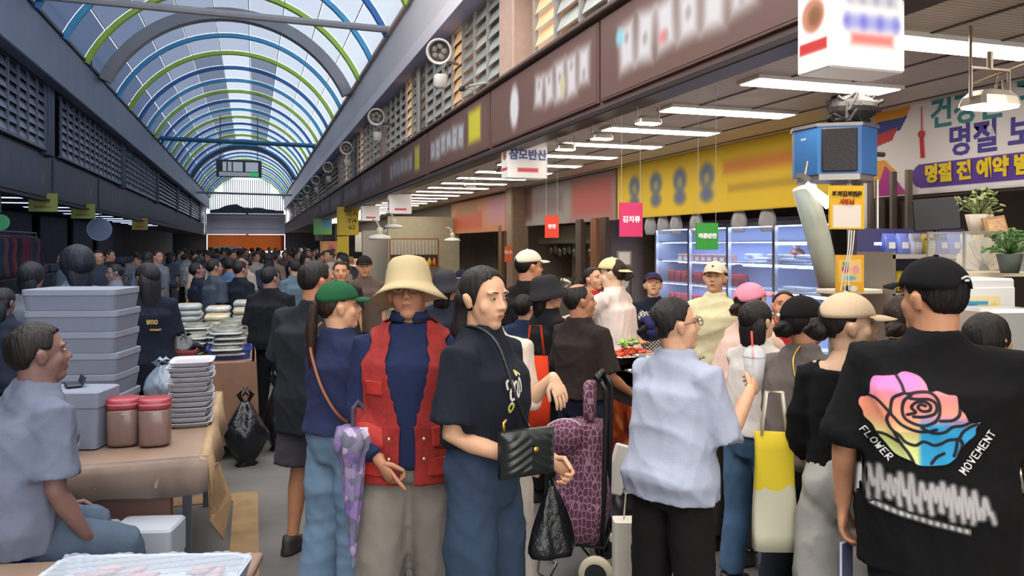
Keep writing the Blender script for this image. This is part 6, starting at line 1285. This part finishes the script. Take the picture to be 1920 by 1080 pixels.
for i, (y0, y1, c_, lab) in enumerate(((9, 13.5, '#4a607e', 'blue-grey shop sign on the dark band, nearest one'), (13.7, 18, '#3d4c68', 'dark blue shop sign on the dark band'), (18.2, 23, '#45465a', 'plum-grey shop sign on the dark band'), (23.2, 28, '#4b5264', 'grey shop sign far along the dark band'))):
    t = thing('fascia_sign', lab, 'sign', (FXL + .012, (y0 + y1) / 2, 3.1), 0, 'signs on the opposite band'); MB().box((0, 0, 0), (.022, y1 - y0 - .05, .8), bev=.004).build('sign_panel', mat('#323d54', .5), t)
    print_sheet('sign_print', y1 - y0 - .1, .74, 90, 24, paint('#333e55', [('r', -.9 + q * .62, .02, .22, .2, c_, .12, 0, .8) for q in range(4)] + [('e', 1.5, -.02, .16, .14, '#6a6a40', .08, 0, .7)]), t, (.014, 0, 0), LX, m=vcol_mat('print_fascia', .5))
for i in range(7):
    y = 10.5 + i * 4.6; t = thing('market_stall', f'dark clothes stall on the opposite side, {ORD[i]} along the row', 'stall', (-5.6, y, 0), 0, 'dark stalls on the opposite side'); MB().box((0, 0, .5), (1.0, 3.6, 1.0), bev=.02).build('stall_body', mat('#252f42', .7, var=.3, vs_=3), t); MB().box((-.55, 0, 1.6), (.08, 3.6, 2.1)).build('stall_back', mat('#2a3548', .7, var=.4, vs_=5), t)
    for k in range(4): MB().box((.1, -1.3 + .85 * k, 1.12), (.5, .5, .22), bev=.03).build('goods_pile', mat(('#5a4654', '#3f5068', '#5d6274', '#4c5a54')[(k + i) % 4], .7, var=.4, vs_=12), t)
t = thing('market_stall', 'pale stall goods in front of the far crowd, opposite side', 'stall', (-3.2, 26, 0), 0); MB().box((0, 0, .45), (1.0, 5, .9), bev=.02).build('stall_body', mat('#566070', .7), t); MB().box((0, 0, 1.0), (.9, 4.6, .2), bev=.02).build('goods_pile', mat('#7a8290', .7, var=.3, vs_=8), t)
# ------------------------------------------------------------------ carried things
def strap(rec, name_, pts, r=.008, m=None, parent=None, fl=.35, name='strap'):
    return MB().tube([wp(rec, q) for q in smooth_pts(pts, 5)], [(r, r * fl)] * (5 * (len(pts) - 1) + 1), 6).build(name, m, parent, True)
def at_world(t, mb, name, m, smooth=True, **k):
    """part given in world coordinates under thing t"""
    o = mb.build(name, m, t, smooth, **k); o.matrix_local = (Matrix.Translation(t.location) @ Euler(t.rotation_euler).to_matrix().to_4x4()).inverted(); return o
blk = mat('#16171a', .35, bump=.3, bs=120)
# quilted handbag
p = wp(bwoman, (.115, .245, 1.045)); hb2 = thing('quilted_handbag', 'small black quilted handbag with a gold clasp in front of blue jeans', 'handbag', p, -TH + R(28))
vsx = []
b = MB(); nx_, nz_ = 44, 30; hw, hh = .105, .08
for s in (-1, 1):
    g = []
    for j in range(nz_ + 1):
        for i in range(nx_ + 1):
            x, z = -hw + 2 * hw * i / nx_, -hh + 2 * hh * j / nz_; q = (z + .55 * abs(x)) / .030; e = max(0, 1 - (abs(x) / hw) ** 6) * max(0, 1 - (abs(z) / hh) ** 6); g.append((x, s * (.012 + (.028 + .007 * abs(math.sin(q * PI))) * e), z))
    b.add(g, [(j * (nx_ + 1) + i, j * (nx_ + 1) + i + 1, (j + 1) * (nx_ + 1) + i + 1, (j + 1) * (nx_ + 1) + i) for j in range(nz_) for i in range(nx_)])
b.rings([[(x * 1.0, y, z) for x, y, z in ((-hw, yy, -hh), (hw, yy, -hh), (hw, yy, hh), (-hw, yy, hh))] for yy in (-.012, .012)], False, False)
b.build('bag_body', mat('#1b201f', .35, spec=.6), hb2, True)
gold = mat('#d8a850', .25, .9); MB().ball((.01, -.052, .02), (.012, .006, .01), 10, 6).build('clasp', gold, hb2, True)
MB().tube([(-.09, -.01, .08), (-.095, -.01, .11), (-.08, 0, .12)], .006, 6).build('ring', gold, hb2, True)
at_world(hb2, MB().tube([wp(bwoman, q) for q in smooth_pts([(-.0, .2, 1.09), (.07, .21, 1.15), (.12, .20, 1.25), (.11, .12, 1.42), (.08, .0, 1.47), (.02, -.1, 1.42), (-.14, -.14, 1.2), (-.18, .0, .98)], 5)], [(.006, .003)] * 36, 6), 'strap', blk)
# black carrier bag held low
h_ = bwoman['W'][-1]; pw = wp(bwoman, h_ + V((0.02, .04, -.13))); kb = thing('plastic_bag', 'black plastic carrier bag hanging from the hand of the woman in the printed T-shirt', 'bag', (pw.x - .02, pw.y, pw.z - .23), .1, None, .62)
b = MB(); n = 28; rs = []
for i in range(14):
    f = i / 13; wv = (.16 * (1 - f) ** .7 + .015) if f > .08 else .145 + f * .2; rs.append([(wv * math.cos(a) * (1 + .07 * math.sin(4 * a + f * 5)), (.075 * (1 - f) + .012) * math.sin(a) * (1 + .12 * math.sin(5 * a + 2 * f)), .42 * f) for a in [2 * PI * j / n for j in range(n)]])
b.rings(rs).build('bag_body', mat('#141416', .25, bump=.5, bs=25), kb, True); MB().tube([(-.01, 0, .38), (-.02, 0, .45), (.0, 0, .47), (.02, 0, .38)], .008, 6).build('bag_handle', blk, kb, True)
# red-orange tote behind her
p = wp(buck, (.26, .1, .70)); p = W(1004, 745, 4.4); rt_ = thing('tote_bag', 'bright orange-red tote bag hanging beside the bucket-hat woman', 'bag', (p.x, p.y, p.z - .22), -TH); MB().rings([superring(.075, .04, 0, 0, 16, 4), superring(.085, .05, 0, .2, 16, 3), superring(.07, .02, 0, .45, 16, 4)]).build('bag_body', cloth('#c8391c'), rt_, True); MB().tube([(-.05, 0, .44), (-.03, 0, .62), (.03, 0, .62), (.05, 0, .44)], .006, 6).build('bag_handle', cloth('#a82c14'), rt_, True)
# crossbody strap and folded umbrella of the green-cap woman
cb2 = thing('crossbody_bag', 'tan leather crossbody bag with a thin strap over a navy T-shirt', 'bag', wp(green, (.2, .07, .98)), -TH)
at_world(cb2, MB().tube([wp(green, q) for q in smooth_pts([(-.10, -.03, 1.49), (-.08, -.125, 1.41), (.01, -.17, 1.27), (.09, -.175, 1.15), (.16, -.14, 1.05), (.20, -.04, .99)], 5)], [(.008, .003)] * 26, 6), 'strap', mat('#7a4228', .5)); MB().box((.02, .0, -.08), (.05, .14, .18), bev=.02).build('bag_body', mat('#8a6248', .5), cb2, True)
a_, b_ = W(662, 800, 3.15), W(668, 1035, 3.2); um = thing('folded_umbrella', 'folded umbrella of lilac and grey floral cloth hanging by the green-cap woman', 'umbrella', a_)
L = (a_ - b_).length; rs = []; n = 36
for i in range(20):
    f = i / 19; rad = .042 * (1 - f) ** .8 + .006 + (.018 if f < .25 else 0) * math.sin(f / .25 * PI); rs.append([(rad * math.cos(a) * (1 + .35 * abs(math.sin(4 * a + 5 * f))), rad * math.sin(a) * (1 + .35 * abs(math.sin(4 * a + 5 * f))), -L * f) for a in [2 * PI * j / n + f * .8 for j in range(n)]])
umat = bpy.data.materials.new('floral'); umat.use_nodes = True; nt = umat.node_tree; bs_ = nt.nodes['Principled BSDF']; bs_.inputs['Roughness'].default_value = .7
tc = nt.nodes.new('ShaderNodeTexCoord'); vo = nt.nodes.new('ShaderNodeTexVoronoi'); vo.inputs['Scale'].default_value = 26; nt.links.new(tc.outputs['Object'], vo.inputs['Vector']); cr = nt.nodes.new('ShaderNodeValToRGB'); cr.color_ramp.elements[0].color = lin('#5a4a78') + (1,); cr.color_ramp.elements[1].color = lin('#c9c0cc') + (1,)
for q_, c_ in ((.35, '#8a72a8'), (.6, '#58606a'), (.8, '#a890b8')): e = cr.color_ramp.elements.new(q_); e.color = lin(c_) + (1,)
nt.links.new(vo.outputs['Color'], cr.inputs[0]); nt.links.new(cr.outputs[0], bs_.inputs['Base Color'])
MB().rings(rs).build('folded_canopy', umat, um, True); MB().tube([(0, 0, 0), (0, 0, .07)], .009, 8).tube([(0, 0, .07), (.02, 0, .1), (.045, 0, .07)], .01, 8).build('handle', mat('#4a3f52', .4), um); MB().tube([(0, 0, -L), (0, 0, -L - .04)], [.005, .003], 6).build('ferrule', mat('#b8b4b8', .3, .7), um)
a_ = W(612, 835, 3.2); 
# yellow and cream tote of the brown-grey T-shirt woman
p = W(1452, 820, 3.12); tt = thing('tote_bag', 'tall cream tote bag with a yellow painted upper half', 'bag', (p.x, p.y, p.z - .44), -TH - .15)
b = MB(); rs = []
for i in range(8):
    f = i / 7; rs.append([(x * (1 + .03 * math.sin(f * 7)), y + .006 * math.sin(f * 9 + x * 30), .46 * f) for x, y, _ in superring(.085 - .01 * f, .04 * (1 - f * .6), 0, 0, 20, 5)])
o = b.rings(rs).build('bag_body', None, tt, True); m2 = bpy.data.materials.new('tote_cloth'); m2.use_nodes = True; nt = m2.node_tree; bs_ = nt.nodes['Principled BSDF']; bs_.inputs['Roughness'].default_value = .85; tc = nt.nodes.new('ShaderNodeTexCoord'); sx_ = nt.nodes.new('ShaderNodeSeparateXYZ'); nt.links.new(tc.outputs['Object'], sx_.inputs[0]); nz = nt.nodes.new('ShaderNodeTexNoise'); nz.inputs['Scale'].default_value = 14; nt.links.new(tc.outputs['Object'], nz.inputs['Vector'])
ad = nt.nodes.new('ShaderNodeMath'); ad.operation = 'MULTIPLY_ADD'; ad.inputs[1].default_value = .12; nt.links.new(nz.outputs[0], ad.inputs[0]); nt.links.new(sx_.outputs[2], ad.inputs[2]); gt = nt.nodes.new('ShaderNodeMath'); gt.operation = 'GREATER_THAN'; gt.inputs[1].default_value = .31; nt.links.new(ad.outputs[0], gt.inputs[0]); mx = nt.nodes.new('ShaderNodeMix'); mx.data_type = 'RGBA'; mx.inputs[6].default_value = lin('#cfcab0') + (1,); mx.inputs[7].default_value = lin('#e0c42e') + (1,); nt.links.new(gt.outputs[0], mx.inputs[0]); nt.links.new(mx.outputs[2], bs_.inputs['Base Color']); o.data.materials.append(m2)
for s in (-1, 1): MB().tube([(-.05, s * .012, .45), (-.03, s * .01, .62), (.03, s * .01, .62), (.05, s * .012, .45)], .006, 6).build('bag_handle', cloth('#d8d2bc'), tt, True)
at_world(thing('shoulder_chain', 'thin gold chain strap over the back of the brown-grey T-shirt', 'strap', wp(grey, (.05, -.12, 1.3))), MB().tube([wp(grey, q) for q in smooth_pts([(.02, -.03, 1.475), (.03, -.13, 1.40), (.09, -.165, 1.24), (.17, -.10, 1.05)], 6)], .004, 6), 'chain', gold)
# white paper carrier and dark shoulder bag by the counter
p = W(1186, 1000, 3.6); wpb = thing('paper_bag', 'white paper carrier bag standing by the black trousers', 'bag', (p.x, p.y, 0), -TH); MB().rings([superring(.09, .05, 0, 0, 16, 9), superring(.09, .05, 0, .5, 16, 9)]).build('bag_body', mat('#d2cbbd', .6, var=.06), wpb); MB().box((0, -.052, .2), (.05, .003, .08)).build('bag_mark', mat('#4a4a48', .6), wpb); MB().tube([(-.04, 0, .5), (-.03, 0, .62), (.03, 0, .62), (.04, 0, .5)], .004, 6).build('bag_handle', mat('#c8c0b0', .6), wpb)
sack('dark_bag', 'small dark bag resting behind the shopping cart', (W(1150, 985, 4.9).x, W(1150, 985, 4.9).y, 0), (.14, .12, .2), mat('#2a2a30', .3, bump=.5, bs=25), seed=11)
one('white_apron_cloth', MB().box(W(1160, 880, 4.4), (.12, .03, .28), (0, R(18), 0), bev=.01), mat('#ddd8cf', .7), 'white cloth hanging off the counter corner', 'cloth')
# drink cup with red straw in the hand of the light blue blouse
hw_ = wp(blue, blue['W'][1] + V((-.03, .085, .06))); cup = thing('drink_cup', 'clear plastic cup of iced drink with a dome lid and a red straw', 'cup', (hw_.x, hw_.y, hw_.z - .06), 0)
MB().lathe([(.03, 0), (.044, .13), (.042, .13), (.028, .004)], n=20).build('cup_body', mat('#e8eaec', .06, alpha=.4), cup, True); MB().lathe([(.028, .004), (.038, .09)], n=20).build('drink', mat('#c8b8ac', .2, alpha=.8), cup, True)
MB().lathe([(.046, .13), (.045, .14), (.036, .165), (.015, .178)], n=20).build('dome_lid', mat('#eef0f2', .06, alpha=.35), cup, True); MB().tube([(.0, 0, .03), (-.02, -.01, .235)], .0045, 8).build('straw', mat('#d8352a', .3), cup, True)
# phone in the rose man's hand
ph2w = wp(rose, rose['W'][-1] + V((.01, .03, -.2))); p2 = thing('phone', 'pale phone edge in the hand of the man in the rose T-shirt', 'phone', ph2w, .3); MB().box((0, 0, 0), (.07, .009, .14), bev=.004).build('phone_body', mat('#c9cce0', .4), p2); MB().box((0, -.006, 0), (.062, .002, .128)).build('screen', mat('#50566e', .2), p2)
# shopping cart
g0 = W(1085, 460, 4.2); ct = thing('shopping_cart', 'two-wheeled folding shopping cart with a purple patterned bag', 'cart', (g0.x, g0.y, 0), -TH - .25)
pat = bpy.data.materials.new('cart_cloth'); pat.use_nodes = True; nt = pat.node_tree; bs_ = nt.nodes['Principled BSDF']; bs_.inputs['Roughness'].default_value = .85; tc = nt.nodes.new('ShaderNodeTexCoord'); mp = nt.nodes.new('ShaderNodeMapping'); mp.inputs['Scale'].default_value = (44, 44, 26); nt.links.new(tc.outputs['Object'], mp.inputs[0]); vo = nt.nodes.new('ShaderNodeTexVoronoi'); vo.inputs['Scale'].default_value = 1; vo.feature = 'DISTANCE_TO_EDGE'; vo.inputs['Randomness'].default_value = .55; nt.links.new(mp.outputs[0], vo.inputs['Vector'])
cr = nt.nodes.new('ShaderNodeValToRGB'); cr.color_ramp.elements[0].color = lin('#a07c8c') + (1,); cr.color_ramp.elements[1].color = lin('#5a3044') + (1,); cr.color_ramp.elements[1].position = .10; cr.color_ramp.elements[0].position = .02; nt.links.new(vo.outputs['Distance'], cr.inputs[0]); nt.links.new(cr.outputs[0], bs_.inputs['Base Color'])
rs = []
for i in range(16):
    f = i / 15; z = .21 + .60 * f; w = .135 + .02 * math.sin(f * 4) - .03 * f; dd = .12 + .012 * math.sin(f * 7) - .02 * f; rs.append([(x + .04 * f + .008 * math.sin(6 * a_ + 8 * f), y + .006 * math.sin(5 * a_ + 11 * f), z + .01 * math.sin(3 * a_)) for a_, (x, y, _) in enumerate(superring(w, dd, 0, 0, 28, 4))])
MB().rings(rs).build('cart_bag', pat, ct, True)
rs = []
for i in range(9):
    f = i / 8; rs.append([(-.135 + .05 - .13 * math.sin(f * 1.9) * 1.0 + .15 * (1 - f) + k * .0, y * (1 - .25 * f ** 4), z) for y, z in [(-.125, .84 - .05 * f - .19 * f ** 1.7), (.125, .84 - .05 * f - .19 * f ** 1.7), (.125, .825 - .05 * f - .19 * f ** 1.7), (-.125, .825 - .05 * f - .19 * f ** 1.7)]])
MB().ball((-.075, -.075, .74), (.125, .085, .095), 22, 14, (0, R(-28), 0)).build('bag_flap', pat, ct, True)
MB().tube([(-.075 + .124 * math.cos(a) * .88 - .095 * math.sin(a) * .47, -.085, .74 + .124 * math.cos(a) * .47 + .095 * math.sin(a) * .88) for a in [2 * PI * k / 28 for k in range(29)]], .004, 5).build('flap_piping', mat('#c9b8bc', .6), ct, True)
mt_ = mat('#2c2c30', .35, .6); chrome = mat('#9a9692', .25, .9)
b = MB()
for s in (-.1, .1): b.tube([(.135, s, .1), (.15, s, .5), (.16, s, 1.0), (.13, s, 1.05)], .013, 8)
b.tube([(.13, -.1, 1.05), (.11, -.1, 1.07), (.11, .1, 1.07), (.13, .1, 1.05)], .015, 8); b.build('handle_frame', mt_, ct, True)
MB().box((.06, 0, .93), (.06, .1, .2), bev=.01).build('strap_pouch', pat, ct, True)
b = MB(); b.tube([(-.15, -.11, .2), (-.19, -.11, .1), (-.2, -.11, .03), (-.14, -.11, .0), (-.14, .11, .0), (-.2, .11, .03), (-.19, .11, .1), (-.15, .11, .2)], .007, 8); b.build('front_leg', chrome, ct, True)
b = MB(); b.box((0, -.12, .2), (.3, .012, .012)); b.box((0, .12, .2), (.3, .012, .012)); b.box((-.15, 0, .2), (.012, .24, .012)); b.box((.15, 0, .2), (.012, .24, .012)); b.tube([(.12, -.2, .09), (.12, .17, .09)], .009, 8); b.tube([(.02, -.1, .2), (.12, -.1, .09)], .007, 6).tube([(.02, .1, .2), (.12, .1, .09)], .007, 6); b.build('base_frame', mt_, ct)
for s in (-.19, .16):
    w_ = MB().tube([(.12, s - .018, .09), (.12, s - .016, .09), (.12, s + .016, .09), (.12, s + .018, .09)], [.058, .088, .088, .058], 28).build('wheel', mat('#c9bfa4', .6), ct, True); MB().tube([(.12, s - .021, .09), (.12, s + .021, .09)], .056, 20).build('hub', mat('#232326', .5), w_)
# lettering and prints on garments
front = (0, -1, 0)
def white(X, Y): return np.ones(X.shape + (3,)) * hx('#d9d4c8')
loops = [[(-.05, .02), (-.055, .05), (-.03, .06), (-.02, .04), (-.035, .0), (-.03, -.03), (-.01, -.02), (-.012, .03), (.004, .05), (.016, .035), (.008, .005), (.012, -.02), (.03, .0), (.036, .045), (.05, .06), (.058, .03), (.052, .0)], [(-.045, -.06), (-.03, -.045), (-.018, -.06), (-.03, -.085), (-.045, -.07)], [(.03, .075), (.05, .09), (.06, .075)]]
loops = [smooth_pts([(x * .68, y * .8) for x, y in l], 6) for l in loops]
def lm(X, Y):
    d = np.full(X.shape, 9.)
    for l in loops: d = np.minimum(d, polyline_d(X, Y, l))
    return d < .0052
def lc(X, Y): c = white(X, Y); c[Y < -.04] = hx('#c9c04a'); c[(Y > .065)] = hx('#c9b43a'); return c
lay_print(bwoman, 'chest_print', .15, .22, 90, 130, lc, lm, (.045, 0, 1.235), front)
def stroke_text(strs, size, gap=.9):
    G = {'F': [[(0, 0), (0, 1)], [(0, 1), (.6, 1)], [(0, .5), (.45, .5)]], 'L': [[(0, 1), (0, 0), (.55, 0)]], 'O': [[(0, .2), (0, .8), (.3, 1), (.6, .8), (.6, .2), (.3, 0), (0, .2)]], 'W': [[(0, 1), (.15, 0), (.3, .7), (.45, 0), (.6, 1)]], 'E': [[(.6, 1), (0, 1), (0, 0), (.6, 0)], [(0, .5), (.45, .5)]], 'R': [[(0, 0), (0, 1), (.5, .95), (.5, .55), (0, .5), (.6, 0)]],
         'M': [[(0, 0), (.05, 1), (.3, .4), (.55, 1), (.6, 0)]], 'V': [[(0, 1), (.3, 0), (.6, 1)]], 'N': [[(0, 0), (0, 1), (.6, 0), (.6, 1)]], 'T': [[(0, 1), (.6, 1)], [(.3, 1), (.3, 0)]], 'U': [[(0, 1), (0, .2), (.3, 0), (.6, .2), (.6, 1)]]}
    out = []; w = len(strs) * gap * size
    for i, ch in enumerate(strs):
        for l in G.get(ch, []): out.append([(i * gap * size + x * size - w / 2, y * size - size / 2) for x, y in l])
    return out
def txt_print(rec, name, s, size, cx_, cz, ang, direction, col='#e4e0dc', th=.0028, org=(0, 0, 0)):
    st = stroke_text(s, size); w = len(s) * .9 * size + size; h = size * 1.6; ca_, sa_ = math.cos(ang), math.sin(ang); st = [[(x * ca_ - y * sa_, x * sa_ + y * ca_) for x, y in l] for l in st]; e = max(abs(w * ca_) + abs(h * sa_), .02); f = max(abs(w * sa_) + abs(h * ca_), .02)
    def mk(X, Y):
        d = np.full(X.shape, 9.)
        for l in st: d = np.minimum(d, polyline_d(X, Y, l))
        return d < th
    lay_print(rec, name, e, f, int(e / .0016), int(f / .0016), lambda X, Y: np.ones(X.shape + (3,)) * hx(col), mk, (cx_, 0, cz), direction)
ROX, ROZ = -.07, 1.205
txt_print(rose, 'print_lettering', 'FLOWER', .022, ROX - .112, ROZ - .095, -.78, bk); txt_print(rose, 'print_lettering', 'MOVEMENT', .022, ROX + .162, ROZ - .085, 1.0, bk)
rr_ = random.Random(6); sc_ = []
for k in range(13):
    x = -.165 + .0285 * k; sc_.append(smooth_pts([(x, -.03 + rr_.uniform(-.02, .02) - k * .0035), (x + .006, .03 + rr_.uniform(0, .035) - k * .0035), (x + .016, -.02 - k * .0035 + rr_.uniform(-.01, .02)), (x + .022, .01 + rr_.uniform(-.02, .03) - k * .0035), (x + .032, -.03 + rr_.uniform(-.02, .02) - k * .0035)], 4))
def smask(X, Y):
    d = np.full(X.shape, 9.)
    for l in sc_: d = np.minimum(d, polyline_d(X, Y, l))
    return d < .016
def scol(X, Y):
    d = np.full(X.shape, 9.)
    for l in sc_: d = np.minimum(d, polyline_d(X, Y, l))
    a = (1 - sm(d, .001, .0155))[..., None]; return hx('#141313') * (1 - a) + hx('#a8a2a0') * a
lay_print(rose, 'script_print', .44, .19, 220, 95, scol, smask, (ROX - .005, 0, ROZ - .215), bk)
def bar(X, Y):
    q = np.abs(Y + X * .18) - .009; a = (1 - sm(q, -.006, .004))[..., None] * (.55 + .45 * np.sin(X * 160)[..., None] ** 2); return hx('#141313') * (1 - a) + hx('#c9c4c0') * a
lay_print(rose, 'line_print', .28, .08, 150, 46, bar, lambda X, Y: np.abs(Y + X * .18) < .015, (ROX + .0, 0, ROZ - .30), bk)
txt_print(l1, 'back_print', 'WOOD', .03, .02, 1.24, -.05, bk, '#a08a4a', .006); txt_print(l1, 'back_print', 'MONUMENT', .012, .03, 1.18, -.05, bk, '#a08a4a', .003)
# ------------------------------------------------------------------ the distant crowd
rr_ = random.Random(21)
cols = ['#23262e', '#3c4756', '#6d7480', '#9a958e', '#2b3346', '#7a6a64', '#1d2026', '#8a909c', '#4b5d78', '#a89a8c', '#5a4a48']
protos = []
for k, (fm_, hr) in enumerate(((0, 'short'), (1, 'bob'), (0, 'short'), (1, 'bun'), (0, 'short'), (1, 'long'))):
    protos.append(person('shopper in the distant crowd', (0, 0), (0, 180, 40, -30, -90, 150)[k], 1.68 - .07 * fm_, fem=fm_, seed=50 + k, skin='#a07a68', hair=hr, hairc='#17161a', lo=1, eyes=False, top=dict(col=cols[k], sleeve=.9, loose=.04), bottom=dict(col='#2a2e38'), group='distant crowd', voxel=.021, hair_len=.25))
finish_jobs()
spots = []
for k in range(150):
    d = 10.5 + 32 * (k / 150) ** .9; t = rr_.uniform(0, 1); x = -2.7 + 5.0 * t + (0 if d > 14 else .0)
    if (x < -1.4 and d < 13) or (x > 1.9 and d < 20) or (-.5 < x < .3 and d < 11.5): continue
    spots.append((x, d))
ok = []
for x, y in spots:
    if all((x - a) ** 2 + (y - b) ** 2 > .2 for a, b in ok) and all((x - q['P'].location.x) ** 2 + (y - q['P'].location.y) ** 2 > .25 for q in PEOPLE): ok.append((x, y))
used = set()
for i, (x, y) in enumerate(ok):
    k = rr_.randrange(6); pr_ = protos[k]['P']; c1, c2, c3 = rr_.choice(cols), rr_.choice(['#20242c', '#2c3442', '#4a4a50', '#6a6a6a']), rr_.choice(['#17161a', '#17161a', '#2a2320', '#c8c0b0'] if k == 3 else ['#17161a', '#221d1c'])
    h = rr_.uniform(.92, 1.0) * .99; rz = rr_.uniform(0, 6.28)
    if k not in used: o = pr_; used.add(k); o.location = (x, y, 0); o.rotation_euler = (0, 0, rz)
    else: o = dup(pr_, (x, y, 0), rz, scale=h, mats={'shirt': cloth(c1), 'trousers': cloth(c2), 'hair': hairmat(c3)})
    o['label'] = 'shopper in the distant crowd' if True else ''
    o['group'] = 'distant crowd'
for k in range(6):
    if k not in used: 
        for ch in list(protos[k]['P'].children): bpy.data.objects.remove(ch)
        bpy.data.objects.remove(protos[k]['P'])
finish_jobs()
bpy.context.view_layer.update(); _dg = bpy.context.evaluated_depsgraph_get()
for o in TEXTS:
    me = bpy.data.meshes.new_from_object(o.evaluated_get(_dg)); n = bpy.data.objects.new(o.name, me); COL.objects.link(n)
    nm = o.name; n.parent = o.parent; n.location = o.location; n.rotation_euler = o.rotation_euler; n.scale = o.scale
    if o.get('label'): n['label'] = o['label']
    bpy.data.objects.remove(o); n.name = nm
